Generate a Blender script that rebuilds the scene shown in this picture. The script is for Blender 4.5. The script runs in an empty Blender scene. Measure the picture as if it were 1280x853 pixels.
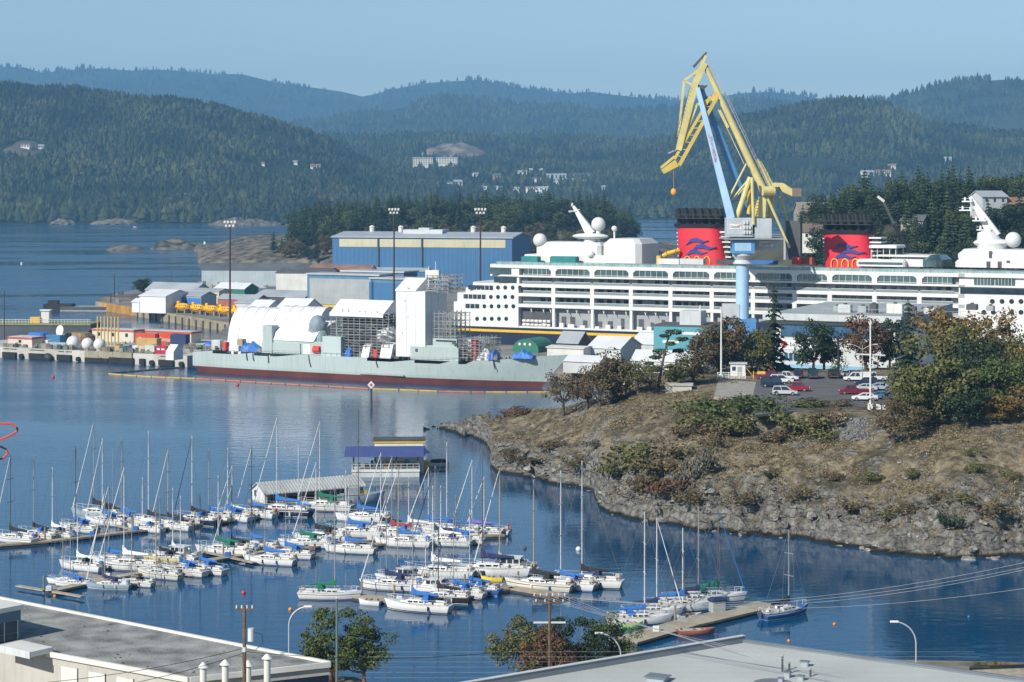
import bpy, math, random
import numpy as np
from mathutils import Vector, Matrix
R = math.radians
SC = bpy.context.scene
COL = SC.collection
# ------------------------------------------------------------------ camera
FPX, YH, HC = 2500.0, 235.0, 60.0          # focal length in photo pixels, horizon row, eye height
cam = bpy.data.cameras.new('camera'); cam.sensor_width = 36.0; cam.sensor_fit = 'HORIZONTAL'
cam.lens = 36.0*FPX/1280.0; cam.shift_y = -(426.5-YH)/1280.0
cam.clip_start = 1.0; cam.clip_end = 30000.0
camo = bpy.data.objects.new('camera', cam); COL.objects.link(camo)
camo.location = (0, 0, HC); camo.rotation_euler = (R(90), 0, 0); SC.camera = camo
# ------------------------------------------------------------------ sky and sun
SUN_EL, SUN_AZ = R(34), R(222)             # azimuth clockwise from +Y: sun behind the camera, to the left
w = bpy.data.worlds.new('World'); SC.world = w; w.use_nodes = True
nt = w.node_tree; bg = nt.nodes['Background']
sky = nt.nodes.new('ShaderNodeTexSky'); sky.sky_type = 'NISHITA'; sky.sun_disc = False
sky.sun_elevation = SUN_EL; sky.sun_rotation = SUN_AZ; sky.altitude = 700; sky.air_density = 1.0; sky.dust_density = 0.0; sky.ozone_density = 1.1
nt.links.new(sky.outputs[0], bg.inputs[0]); bg.inputs[1].default_value = 0.085
sun = bpy.data.lights.new('sun', 'SUN'); sun.energy = 4.6; sun.angle = R(0.5); sun.color = (1.0, 0.94, 0.84)
suno = bpy.data.objects.new('sun', sun); COL.objects.link(suno)
sd = Vector((math.sin(SUN_AZ)*math.cos(SUN_EL), math.cos(SUN_AZ)*math.cos(SUN_EL), math.sin(SUN_EL)))
suno.rotation_euler = sd.to_track_quat('Z', 'Y').to_euler()
SC.view_settings.view_transform = 'Standard'; SC.view_settings.look = 'None'
SC.view_settings.exposure = 0.45; SC.view_settings.gamma = 1.0; SC.view_settings.use_curve_mapping = False
SC.render.engine = 'CYCLES'; SC.cycles.use_denoising = True
SC.cycles.max_bounces = 6; SC.cycles.diffuse_bounces = 2; SC.cycles.glossy_bounces = 3; SC.cycles.transmission_bounces = 2
SC.cycles.volume_bounces = 0; SC.cycles.transparent_max_bounces = 8; SC.cycles.sample_clamp_indirect = 4.0
# ------------------------------------------------------------------ helpers
def W(px, py, z=0.0):
    Y = FPX*(HC-z)/(py-YH); return Vector(((px-640)*Y/FPX, Y, z))
def P(px, py, Y):
    return Vector(((px-640)*Y/FPX, Y, HC-(py-YH)*Y/FPX))
def hsh(a):
    return np.modf(np.abs(np.sin(a)*43758.5453))[0]
def vnoise(x, y, s=0.0):
    x = np.asarray(x, float); y = np.asarray(y, float)
    xi = np.floor(x); yi = np.floor(y); fx = x-xi; fy = y-yi
    fx = fx*fx*(3-2*fx); fy = fy*fy*(3-2*fy)
    h = lambda a, b: hsh(a*12.9898+b*78.233+s*37.719)
    return (h(xi, yi)*(1-fx)+h(xi+1, yi)*fx)*(1-fy)+(h(xi, yi+1)*(1-fx)+h(xi+1, yi+1)*fx)*fy
def fbm(x, y, o=4, s=0.0):
    r = 0; a = 0.5; t = 0
    for k in range(o):
        r = r+a*vnoise(np.asarray(x)*2**k, np.asarray(y)*2**k, s+k*1.7); t += a; a *= 0.5
    return r/t
MATS = {}
def mat(name, col, rough=0.6, metal=0.0, var=0.12, scale=0.35, bump=0.0, bscale=3.0, spec=0.4, streak=0.0, island=0.0, col2=None, alpha=None, emit=None):
    if name in MATS: return MATS[name]
    m = bpy.data.materials.new(name); m.use_nodes = True; MATS[name] = m
    nt = m.node_tree; b = nt.nodes['Principled BSDF']; L = nt.links
    b.inputs['Roughness'].default_value = rough; b.inputs['Metallic'].default_value = metal
    b.inputs['Specular IOR Level'].default_value = spec
    tc = nt.nodes.new('ShaderNodeTexCoord')
    n = nt.nodes.new('ShaderNodeTexNoise'); n.inputs['Scale'].default_value = scale; n.inputs['Detail'].default_value = 5
    L.new(tc.outputs['Object'], n.inputs['Vector'])
    cr = nt.nodes.new('ShaderNodeValToRGB'); L.new(n.outputs['Fac'], cr.inputs[0])
    lo = [max(0, c*(1-var)) for c in col]; hi = [min(1, c*(1+var)) for c in (col2 or col)]
    cr.color_ramp.elements[0].position = 0.32; cr.color_ramp.elements[1].position = 0.68
    cr.color_ramp.elements[0].color = (*lo, 1); cr.color_ramp.elements[1].color = (*hi, 1)
    out = cr.outputs[0]
    if streak:
        mp = nt.nodes.new('ShaderNodeMapping'); mp.inputs['Scale'].default_value = (1.6, 1.6, 0.12)
        L.new(tc.outputs['Object'], mp.inputs[0])
        n2 = nt.nodes.new('ShaderNodeTexNoise'); n2.inputs['Scale'].default_value = 0.9; n2.inputs['Detail'].default_value = 6
        L.new(mp.outputs[0], n2.inputs['Vector'])
        r2 = nt.nodes.new('ShaderNodeMapRange'); r2.inputs[1].default_value = 0.5; r2.inputs[2].default_value = 0.75
        r2.inputs[3].default_value = 1.0; r2.inputs[4].default_value = 1.0-streak
        L.new(n2.outputs['Fac'], r2.inputs[0])
        mx = nt.nodes.new('ShaderNodeMix'); mx.data_type = 'RGBA'; mx.blend_type = 'MULTIPLY'; mx.inputs[0].default_value = 1.0
        L.new(out, mx.inputs[6]); L.new(r2.outputs[0], mx.inputs[7]); out = mx.outputs[2]
    if island:
        g = nt.nodes.new('ShaderNodeNewGeometry')
        hs = nt.nodes.new('ShaderNodeHueSaturation')
        r3 = nt.nodes.new('ShaderNodeMapRange'); r3.inputs[3].default_value = 1-island; r3.inputs[4].default_value = 1+island
        L.new(g.outputs['Random Per Island'], r3.inputs[0]); L.new(r3.outputs[0], hs.inputs['Value'])
        r4 = nt.nodes.new('ShaderNodeMapRange'); r4.inputs[3].default_value = 0.5-island*0.07; r4.inputs[4].default_value = 0.5+island*0.05
        ml = nt.nodes.new('ShaderNodeMath'); ml.operation = 'MULTIPLY'; ml.inputs[1].default_value = 7.31
        fr = nt.nodes.new('ShaderNodeMath'); fr.operation = 'FRACT'
        L.new(g.outputs['Random Per Island'], ml.inputs[0]); L.new(ml.outputs[0], fr.inputs[0]); L.new(fr.outputs[0], r4.inputs[0]); L.new(r4.outputs[0], hs.inputs['Hue'])
        L.new(out, hs.inputs['Color']); out = hs.outputs[0]
    L.new(out, b.inputs['Base Color'])
    if bump:
        n3 = nt.nodes.new('ShaderNodeTexNoise'); n3.inputs['Scale'].default_value = bscale; n3.inputs['Detail'].default_value = 6
        L.new(tc.outputs['Object'], n3.inputs['Vector'])
        bp = nt.nodes.new('ShaderNodeBump'); bp.inputs['Strength'].default_value = bump; bp.inputs['Distance'].default_value = 0.3
        L.new(n3.outputs['Fac'], bp.inputs['Height']); L.new(bp.outputs[0], b.inputs['Normal'])
    if alpha is not None: b.inputs['Alpha'].default_value = alpha
    return m
def tag(o, label=None, cat=None, group=None, kind=None):
    if label: o['label'] = label
    if cat: o['category'] = cat
    if group: o['group'] = group
    if kind: o['kind'] = kind
    return o
def thing(name, label, cat, loc=(0, 0, 0), rz=0.0, group=None):
    o = bpy.data.objects.new(name, None); COL.objects.link(o); o.empty_display_size = 0.5
    o.location = loc; o.rotation_euler = (0, 0, rz)
    return tag(o, label, cat, group)
def link(name, me, m=None, parent=None, loc=None, rz=None):
    o = bpy.data.objects.new(name, me); COL.objects.link(o)
    if parent: o.parent = parent
    if loc is not None: o.location = loc
    if rz is not None: o.rotation_euler = (0, 0, rz)
    if m is not None:
        if not me.materials: me.materials.append(None)
        o.material_slots[0].link = 'OBJECT'; o.material_slots[0].material = m
    return o
def npmesh(name, v, f, smooth=False):
    v = np.asarray(v, np.float32); f = np.asarray(f, np.int32)
    me = bpy.data.meshes.new(name); n = len(f); k = f.shape[1]
    me.vertices.add(len(v)); me.vertices.foreach_set('co', v.ravel())
    me.loops.add(n*k); me.loops.foreach_set('vertex_index', f.ravel())
    me.polygons.add(n); me.polygons.foreach_set('loop_start', np.arange(0, n*k, k, dtype=np.int32))
    try: me.polygons.foreach_set('loop_total', np.full(n, k, dtype=np.int32))
    except Exception: pass
    if smooth: me.polygons.foreach_set('use_smooth', np.ones(n, dtype=bool))
    me.update(calc_edges=True); me.validate(); return me
class MB:
    def __init__(s): s.v = []; s.f = []
    def add(s, vs, fs):
        b = len(s.v); s.v += [tuple(p) for p in vs]; s.f += [tuple(i+b for i in q) for q in fs]; return s
    def box(s, x0, x1, y0, y1, z0, z1):
        return s.add([(x0,y0,z0),(x1,y0,z0),(x1,y1,z0),(x0,y1,z0),(x0,y0,z1),(x1,y0,z1),(x1,y1,z1),(x0,y1,z1)],
                     [(0,3,2,1),(4,5,6,7),(0,1,5,4),(1,2,6,5),(2,3,7,6),(3,0,4,7)])
    def cbox(s, x0, x1, y0, y1, z0, z1, c):       # box with chamfered vertical edges and top
        poly = [(x0+c,y0),(x1-c,y0),(x1,y0+c),(x1,y1-c),(x1-c,y1),(x0+c,y1),(x0,y1-c),(x0,y0+c)]
        cx, cy = (x0+x1)/2, (y0+y1)/2
        q = [(p[0]+(cx-p[0])*min(1, c/max(1e-6, abs(cx-p[0]))) if abs(cx-p[0])>c else p[0], p[1]+(cy-p[1])*min(1, c/max(1e-6, abs(cy-p[1]))) if abs(cy-p[1])>c else p[1]) for p in poly]
        return s.loft([[(p[0],p[1],z0) for p in poly], [(p[0],p[1],z1-c) for p in poly], [(p[0],p[1],z1) for p in q]])
    def loft(s, rings, caps=True, close=True):
        n = len(rings[0]); vs = [p for r in rings for p in r]; fs = []
        for k in range(len(rings)-1):
            for i in range(n if close else n-1):
                j = (i+1) % n; fs.append((k*n+i, k*n+j, (k+1)*n+j, (k+1)*n+i))
        if caps: fs.append(tuple(range(n-1, -1, -1))); fs.append(tuple((len(rings)-1)*n+i for i in range(n)))
        return s.add(vs, fs)
    def cyl(s, p0, p1, r0, r1=None, n=8, caps=True):
        if r1 is None: r1 = r0
        p0 = Vector(p0); p1 = Vector(p1); d = (p1-p0)
        if d.length < 1e-6: return s
        d.normalize(); a = d.orthogonal().normalized(); b = d.cross(a)
        ring = lambda p, r: [p+(a*math.cos(t)+b*math.sin(t))*r for t in [2*math.pi*i/n for i in range(n)]]
        return s.loft([ring(p0, r0), ring(p1, r1)], caps)
    def bar(s, p0, p1, w, h=None, w1=None, h1=None):
        h = w if h is None else h; w1 = w if w1 is None else w1; h1 = h if h1 is None else h1
        p0 = Vector(p0); p1 = Vector(p1); d = (p1-p0).normalized()
        a = d.cross(Vector((0,0,1)))
        a = Vector((1,0,0)) if a.length < 1e-3 else a.normalized()
        b = a.cross(d)
        q = lambda p, w, h: [p+a*w/2+b*h/2, p-a*w/2+b*h/2, p-a*w/2-b*h/2, p+a*w/2-b*h/2]
        return s.loft([q(p0, w, h), q(p1, w1, h1)])
    def path(s, pts, r, n=6):
        for a, b in zip(pts[:-1], pts[1:]): s.cyl(a, b, r, r, n)
        return s
    def prismy(s, poly, y0, y1):                 # poly in (x,z)
        return s.loft([[(x, y0, z) for x, z in poly], [(x, y1, z) for x, z in poly]])
    def prismz(s, poly, z0, z1):
        return s.loft([[(x, y, z0) for x, y in poly], [(x, y, z1) for x, y in poly]])
    def prismx(s, poly, x0, x1):                 # poly in (y,z)
        return s.loft([[(x0, y, z) for y, z in poly], [(x1, y, z) for y, z in poly]])
    def sphere(s, c, r, nu=14, nv=9, sc=(1,1,1)):
        rings = []
        for k in range(1, nv):
            t = math.pi*k/nv
            rings.append([(c[0]+r*sc[0]*math.sin(t)*math.cos(2*math.pi*i/nu), c[1]+r*sc[1]*math.sin(t)*math.sin(2*math.pi*i/nu), c[2]-r*sc[2]*math.cos(t)) for i in range(nu)])
        b = len(s.v); s.loft(rings, caps=False)
        i0 = len(s.v); s.v.append((c[0],c[1],c[2]-r*sc[2])); s.v.append((c[0],c[1],c[2]+r*sc[2]))
        for i in range(nu):
            j = (i+1) % nu
            s.f.append((i0, b+j, b+i)); s.f.append((i0+1, b+(nv-2)*nu+i, b+(nv-2)*nu+j))
        return s
    def lathe(s, prof, c=(0,0), n=16):           # prof: (r,z)
        return s.loft([[(c[0]+r*math.cos(2*math.pi*i/n), c[1]+r*math.sin(2*math.pi*i/n), z) for i in range(n)] for r, z in prof])
    def mesh(s, name='m', smooth=False):
        me = bpy.data.meshes.new(name); me.from_pydata(s.v, [], s.f)
        if smooth:
            me.polygons.foreach_set('use_smooth', [True]*len(me.polygons))
            try: me.set_sharp_from_angle(angle=R(40))
            except Exception: pass
        me.update(); return me
    def build(s, name, m, parent=None, loc=None, rz=None, smooth=False):
        return link(name, s.mesh(name, smooth), m, parent, loc, rz)
def kids(o, _c={}):
    return [c for c in COL.objects if c.parent is o] if False else list(o.children)
def copy_tree(o, parent=None, **kw):
    c = o.copy(); COL.objects.link(c); c.parent = parent
    for ch in o.children: copy_tree(ch, c)
    return c
def bx(name, m, parent, *a): return MB().box(*a).build(name, m, parent)
ANG = R(-27)                                   # the shipyard's common grid direction
def frame(o, ang):                             # returns pixel-row measuring helpers for a vertical plane through o
    d = Vector((math.cos(ang), math.sin(ang), 0)); n = Vector((-math.sin(ang), math.cos(ang), 0)); o = Vector((o[0], o[1], 0))
    def uz(px, py=None, v=0.0):
        q = o+n*v; k = (px-640)/FPX             # X = k*Y
        t = (k*q.y-q.x)/(d.x-k*d.y); Y = q.y+t*d.y
        return (t, HC-(py-YH)*Y/FPX) if py is not None else t
    return uz
# ================================================================== water
def make_water():
    m = bpy.data.materials.new('sea_water'); m.use_nodes = True; nt = m.node_tree; L = nt.links; b = nt.nodes['Principled BSDF']
    b.inputs['Base Color'].default_value = (0.003, 0.054, 0.130, 1); b.inputs['IOR'].default_value = 1.33
    g = nt.nodes.new('ShaderNodeNewGeometry')
    def noise(scale, det, sx, sy, rot=0):
        mp = nt.nodes.new('ShaderNodeMapping'); mp.inputs['Scale'].default_value = (sx, sy, 1); mp.inputs['Rotation'].default_value = (0, 0, rot)
        L.new(g.outputs['Position'], mp.inputs[0])
        n = nt.nodes.new('ShaderNodeTexNoise'); n.inputs['Scale'].default_value = scale; n.inputs['Detail'].default_value = det
        L.new(mp.outputs[0], n.inputs['Vector']); return n.outputs['Fac']
    big = noise(0.011, 4, 0.35, 1.0, R(-8)); mid = noise(0.05, 3, 0.4, 1.0, R(10))
    ad = nt.nodes.new('ShaderNodeMath'); ad.operation = 'MULTIPLY_ADD'; ad.inputs[1].default_value = 0.3; L.new(mid, ad.inputs[0]); L.new(big, ad.inputs[2])
    calm = nt.nodes.new('ShaderNodeMapRange'); calm.inputs[1].default_value = 0.52; calm.inputs[2].default_value = 0.74; L.new(ad.outputs[0], calm.inputs[0])
    sp = nt.nodes.new('ShaderNodeSeparateXYZ'); L.new(g.outputs['Position'], sp.inputs[0])
    far = nt.nodes.new('ShaderNodeMapRange'); far.inputs[1].default_value = 380; far.inputs[2].default_value = 700; far.inputs[3].default_value = 0.10; far.inputs[4].default_value = 1.0
    L.new(sp.outputs['Y'], far.inputs[0])        # the cove by the moorings is sheltered, the open harbour is ruffled
    st = nt.nodes.new('ShaderNodeMath'); st.operation = 'MULTIPLY'; L.new(calm.outputs[0], st.inputs[0]); L.new(far.outputs[0], st.inputs[1])
    ro = nt.nodes.new('ShaderNodeMapRange'); ro.inputs[3].default_value = 0.05; ro.inputs[4].default_value = 0.24; L.new(st.outputs[0], ro.inputs[0])
    L.new(ro.outputs[0], b.inputs['Roughness'])
    w1 = noise(0.45, 3, 0.5, 1.0, R(12)); w2 = noise(1.6, 3, 0.7, 1.0, R(-20))
    a2 = nt.nodes.new('ShaderNodeMath'); a2.operation = 'MULTIPLY_ADD'; a2.inputs[1].default_value = 0.3; L.new(w2, a2.inputs[0]); L.new(w1, a2.inputs[2])
    bp = nt.nodes.new('ShaderNodeBump'); bp.inputs['Distance'].default_value = 0.5
    bs = nt.nodes.new('ShaderNodeMapRange'); bs.inputs[3].default_value = 0.055; bs.inputs[4].default_value = 0.55; L.new(st.outputs[0], bs.inputs[0]); L.new(bs.outputs[0], bp.inputs['Strength'])
    L.new(a2.outputs[0], bp.inputs['Height']); L.new(bp.outputs[0], b.inputs['Normal'])
    o = link('water', npmesh('water', [(-8500,-250,0),(8500,-250,0),(8500,13000,0),(-8500,13000,0)], [(0,1,2,3)]), m)
    o['kind'] = 'structure'
make_water()
# ================================================================== hills
def ground_mat(name, c1, c2, s, thr=(0.45, 0.65), bump=0.4, bs=0.05):
    return mat(name, c1, 0.9, 0, 0.15, s, bump, bs, 0.1, col2=c2)
M_FLOOR = ground_mat('forest_floor', (0.011, 0.023, 0.011), (0.024, 0.034, 0.016), 0.01)
M_FAR = ground_mat('far_forest', (0.014, 0.03, 0.016), (0.04, 0.055, 0.03), 0.004, bump=0.6, bs=0.02)
M_ROCKY = ground_mat('dry_rock', (0.16, 0.135, 0.10), (0.28, 0.25, 0.20), 0.05)
def make_conifer_forest(name, label, xs, ys, zs, hs, rs, m, round_frac=0.25, seed=1):
    rng = np.random.default_rng(seed); N = len(xs); T, K = 3, 6
    kind = rng.random(N) < round_frac
    V = np.zeros((N, T*(K+1), 3), np.float32)
    ph = rng.random(N)*6.28
    for t in range(T):
        zb = np.where(kind, [0.12, 0.30, 0.52][t], [0.08, 0.34, 0.60][t]); zt = np.where(kind, [0.72, 0.88, 0.98][t], [0.62, 0.82, 1.05][t])
        rr = np.where(kind, [0.75, 1.0, 0.75][t], [1.0, 0.78, 0.5][t])
        for k in range(K):
            a = ph+t*0.5+k*2*math.pi/K; j = 0.65+0.7*rng.random(N)
            V[:, t*(K+1)+k, 0] = xs+np.cos(a)*rs*rr*j; V[:, t*(K+1)+k, 1] = ys+np.sin(a)*rs*rr*j
            V[:, t*(K+1)+k, 2] = zs+hs*(zb+0.10*(rng.random(N)-0.5))
        V[:, t*(K+1)+K, 0] = xs+rs*0.35*(rng.random(N)-0.5)*np.where(kind, 2, 1); V[:, t*(K+1)+K, 1] = ys+rs*0.35*(rng.random(N)-0.5); V[:, t*(K+1)+K, 2] = zs+hs*zt
    base = np.array([[t*(K+1)+k, t*(K+1)+(k+1) % K, t*(K+1)+K] for t in range(T) for k in range(K)])
    Fc = (base[None]+(np.arange(N)*T*(K+1))[:, None, None]).reshape(-1, 3)
    # tie each tree's three tiers together as one island by sharing a thin core
    core = np.array([[t*(K+1), (t+1)*(K+1)+K, (t+1)*(K+1)] for t in range(T-1)])
    Fc = np.concatenate([Fc, (core[None]+(np.arange(N)*T*(K+1))[:, None, None]).reshape(-1, 3)])
    o = link(name, npmesh(name, V.reshape(-1, 3), Fc), m); tag(o, label, 'forest', None, 'stuff'); return o
class Hill:
    def __init__(s, crest, Yc, Yf, zf=0.0, Yb=None, amp=0.12, seed=1, pw=1.3, low=None):
        s.px = np.array([c[0] for c in crest], float); s.py = np.array([c[1] for c in crest], float)
        s.X = (s.px-640)*Yc/FPX; s.Z = HC-(s.py-YH)*Yc/FPX
        s.Yc = Yc; s.Yf = Yf; s.zf = zf; s.Yb = Yb or Yc+(Yc-Yf)*0.7; s.amp = amp; s.seed = seed; s.pw = pw
    def z(s, X, Y):
        zc = np.interp(X, s.X, s.Z)
        # shoreline wobble
        yf = s.Yf+(fbm(X*0.004, X*0+s.seed, 3, s.seed)-0.5)*0.10*(s.Yc-s.Yf)
        t = np.clip((Y-yf)/(s.Yc-yf), 0, 1); tb = np.clip((Y-s.Yc)/(s.Yb-s.Yc), 0, 1)
        n = fbm(X*0.0035, Y*0.0035, 4, s.seed)-0.5
        pr = np.power(t, s.pw)*(1-0.25*t)/0.75
        pr = np.clip(pr+n*2*s.amp*np.sin(np.pi*np.clip(t, 0, 1)), 0, 1.0)
        z = s.zf+3*np.clip((Y-yf)/60, -1, 1)+np.maximum(zc-3-s.zf, 0)*pr*np.cos(tb*1.3)
        return z
def hill_mesh(name, h, x0, x1, step, m, ystep=None):
    xs = np.arange(x0, x1+1, step); ys = np.arange(h.Yf-150, h.Yb, ystep or step)
    X, Y = np.meshgrid(xs, ys); Z = h.z(X, Y)
    v = np.stack([X, Y, Z], -1).reshape(-1, 3); nx = len(xs)
    i = (np.arange(len(ys)-1)[:, None]*nx+np.arange(nx-1)[None]).ravel()
    f = np.stack([i, i+1, i+nx+1, i+nx], -1)
    o = link(name, npmesh(name, v, f, True), m); o['kind'] = 'structure'; return o
left_hill = Hill([(-500,130),(-250,112),(-60,106),(0,107),(40,113),(90,112),(130,120),(170,128),(220,131),(260,135),(300,146),(340,156),(380,170),(410,180),(440,196),(475,212),(520,226),(600,232)], 4300, 3330, 0, seed=3, amp=0.06)
mid_land = Hill([(0,200),(250,190),(380,178),(430,173),(500,173),(560,171),(620,174),(700,175),(770,178),(830,176),(900,180),(1000,190),(1300,200)], 6000, 3900, 0, seed=8, amp=0.10, pw=1.0)
right_hill = Hill([(560,225),(640,212),(720,206),(780,198),(830,183),(870,165),(905,152),(950,147),(985,141),(1010,133),(1040,128),(1065,127),(1090,131),(1120,141),(1160,155),(1200,165),(1240,169),(1300,168),(1500,180)], 4900, 3800, 0, seed=5, amp=0.07)
right_far = Hill([(940,170),(1020,150),(1060,139),(1100,128),(1130,120),(1165,112),(1200,105),(1230,101),(1262,99),(1300,100),(1400,110),(1600,130)], 7300, 5600, 20, seed=12, amp=0.06)
mid_ridge = Hill([(-100,160),(200,165),(330,158),(380,152),(420,148),(460,142),(500,135),(530,127),(560,121),(590,124),(640,131),(700,133),(760,137),(830,137),(880,132),(930,128),(960,127),(1000,136),(1060,150),(1300,160)], 8600, 6600, 40, seed=16, amp=0.06)
far_ridge = Hill([(-700,100),(-300,95),(-60,90),(0,84),(25,83),(52,91),(80,88),(125,85),(160,88),(205,87),(250,90),(268,93),(300,92),(340,102),(380,108),(425,114),(455,121),(490,112),(530,104),(570,101),(600,100),(630,106),(660,111),(690,114),(720,117),(735,114),(765,118),(800,122),(850,126),(890,122),(930,116),(965,115),(1000,119),(1030,124),(1060,126),(1100,124),(1300,130),(1700,135)], 12000, 9200, 60, seed=21, amp=0.05)
hill_mesh('far_ridge', far_ridge, -6000, 6000, 60, M_FAR)
hill_mesh('middle_ridge', mid_ridge, -3500, 3200, 40, M_FAR)
hill_mesh('right_ridge', right_far, 300, 3600, 36, M_FAR)
hill_mesh('wooded_left_hill', left_hill, -2900, -100, 24, M_FLOOR)
hill_mesh('valley_floor', mid_land, -2000, 2000, 30, M_FLOOR)
hill_mesh('wooded_right_hill', right_hill, -150, 2300, 26, M_FLOOR)
M_FOREST = mat('conifer_foliage_far', (0.012, 0.030, 0.013), 0.9, 0, 0.4, 0.006, spec=0.05, island=0.45, col2=(0.048, 0.056, 0.021))
CLEAR = []   # (px, py-span) clearings: rocky knolls and quarry, in (X, Y, rx, ry)
def scatter(h, n, x0, x1, y0, y1, seed, zmin=2.0, hh=(10, 21), clear=0.72, cs=0.006):
    rng = np.random.default_rng(seed); X = rng.uniform(x0, x1, n); Y = rng.uniform(y0, y1, n)
    Z = h.z(X, Y); c = fbm(X*cs, Y*cs, 3, seed+5.0)
    k = (Z > zmin) & (c < clear)
    for (cx, cy, rx, ry) in CLEAR: k &= ((X-cx)/rx)**2+((Y-cy)/ry)**2 > 1
    X, Y, Z = X[k], Y[k], Z[k]; H = rng.uniform(hh[0]*.8, hh[1]*1.1, len(X))*(0.45+1.1*fbm(X*0.009, Y*0.009, 3, 3.0)); Rr = H*rng.uniform(0.20, 0.40, len(X))
    return X, Y, Z-1, H, Rr
def on_hill(h, px, py):    # first point of the hill seen along that pixel's ray
    Y = np.arange(h.Yf-50, h.Yc+10, 5.0); X = (px-640)*Y/FPX; Z = HC-(py-YH)*Y/FPX
    k = np.nonzero(h.z(X, Y) >= Z)[0]
    k = k[0] if len(k) else len(Y)-1
    return Vector((X[k], Y[k], float(h.z(X[k], Y[k]))))
qy = on_hill(mid_land, 440, 202); rk = on_hill(mid_land, 568, 192); ap = on_hill(mid_land, 545, 207)
lr1 = on_hill(left_hill, 70, 150); lr2 = on_hill(left_hill, 185, 158); lw = on_hill(left_hill, 30, 186)
for p, a, b in ((qy, 45, 130), (rk, 105, 150), (lw, 45, 60)): CLEAR.append((p.x, p.y, a, b))
make_conifer_forest('hill_forest', 'dense dark conifer forest covering the left hill across the harbour', *scatter(left_hill, 27000, -1900, -150, 3300, 4450, 1), M_FOREST, 0.4, seed=1)
make_conifer_forest('valley_forest', 'conifer forest filling the valley between the two hills', *scatter(mid_land, 22000, -1300, 1300, 3850, 6250, 2, hh=(12, 24), clear=0.70), M_FOREST, 0.4, seed=2)
make_conifer_forest('slope_forest', 'conifer forest on the rounded hill behind the crane', *scatter(right_hill, 22000, -100, 1750, 3760, 5000, 3, clear=0.72), M_FOREST, 0.4, seed=3)
make_conifer_forest('ridge_forest', 'bluish far-off forest on the middle ridge', *scatter(mid_ridge, 9000, -1900, 2000, 7200, 8700, 4, hh=(18, 30), clear=0.66), M_FOREST, 0.1, seed=4)
make_conifer_forest('far_slope_forest', 'far-off forest on the high ridge at the right edge', *scatter(right_far, 6000, 900, 2500, 6200, 7400, 5, hh=(15, 26), clear=0.66), M_FOREST, 0.1, seed=5)
make_conifer_forest('skyline_forest', 'pale blue forest along the farthest skyline ridge', *scatter(far_ridge, 7000, -3300, 3300, 10800, 12050, 6, hh=(16, 30), clear=0.62), M_FOREST, 0.1, seed=6)
def shore_trees(name, label, h, n, x0, x1, seed):
    rng = np.random.default_rng(seed); X = rng.uniform(x0, x1, n*6); Y = h.Yf+rng.uniform(-60, 190, n*6); Z = h.z(X, Y); k = np.nonzero(Z > 1.5)[0][:n]; X, Y, Z = X[k], Y[k], Z[k]
    H = rng.uniform(12, 29, len(X))*(0.55+0.9*fbm(X*0.012, Y*0.012, 2, 8.0)); return make_conifer_forest(name, label, X, Y, Z-1, H, H*rng.uniform(.24, .46, len(X)), M_FOREST, 0.55, seed)
shore_trees('shore_forest', 'taller mixed trees along the far left shore', left_hill, 2600, -1500, -250, 31)
shore_trees('inner_shore_forest', 'taller mixed trees along the inner harbour shore behind the crane', right_hill, 1200, -50, 1100, 32)
# ================================================================== haze
def make_haze():
    m = bpy.data.materials.new('haze_air'); m.use_nodes = True; nt = m.node_tree
    for n in list(nt.nodes):
        if n.type != 'OUTPUT_MATERIAL': nt.nodes.remove(n)
    pv = nt.nodes.new('ShaderNodeVolumePrincipled'); pv.inputs['Color'].default_value = (0.27, 0.605, 1.0, 1); pv.inputs['Density'].default_value = 0.000095; pv.inputs['Anisotropy'].default_value = 0.0
    nt.links.new(pv.outputs[0], nt.nodes['Material Output'].inputs['Volume'])
    me = MB().box(-9000, 9000, -400, 15500, -12, 950).mesh('haze'); o = link('haze', me, m); tag(o, 'thin blue haze over the harbour and hills', 'haze', None, 'stuff')
make_haze()
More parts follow.
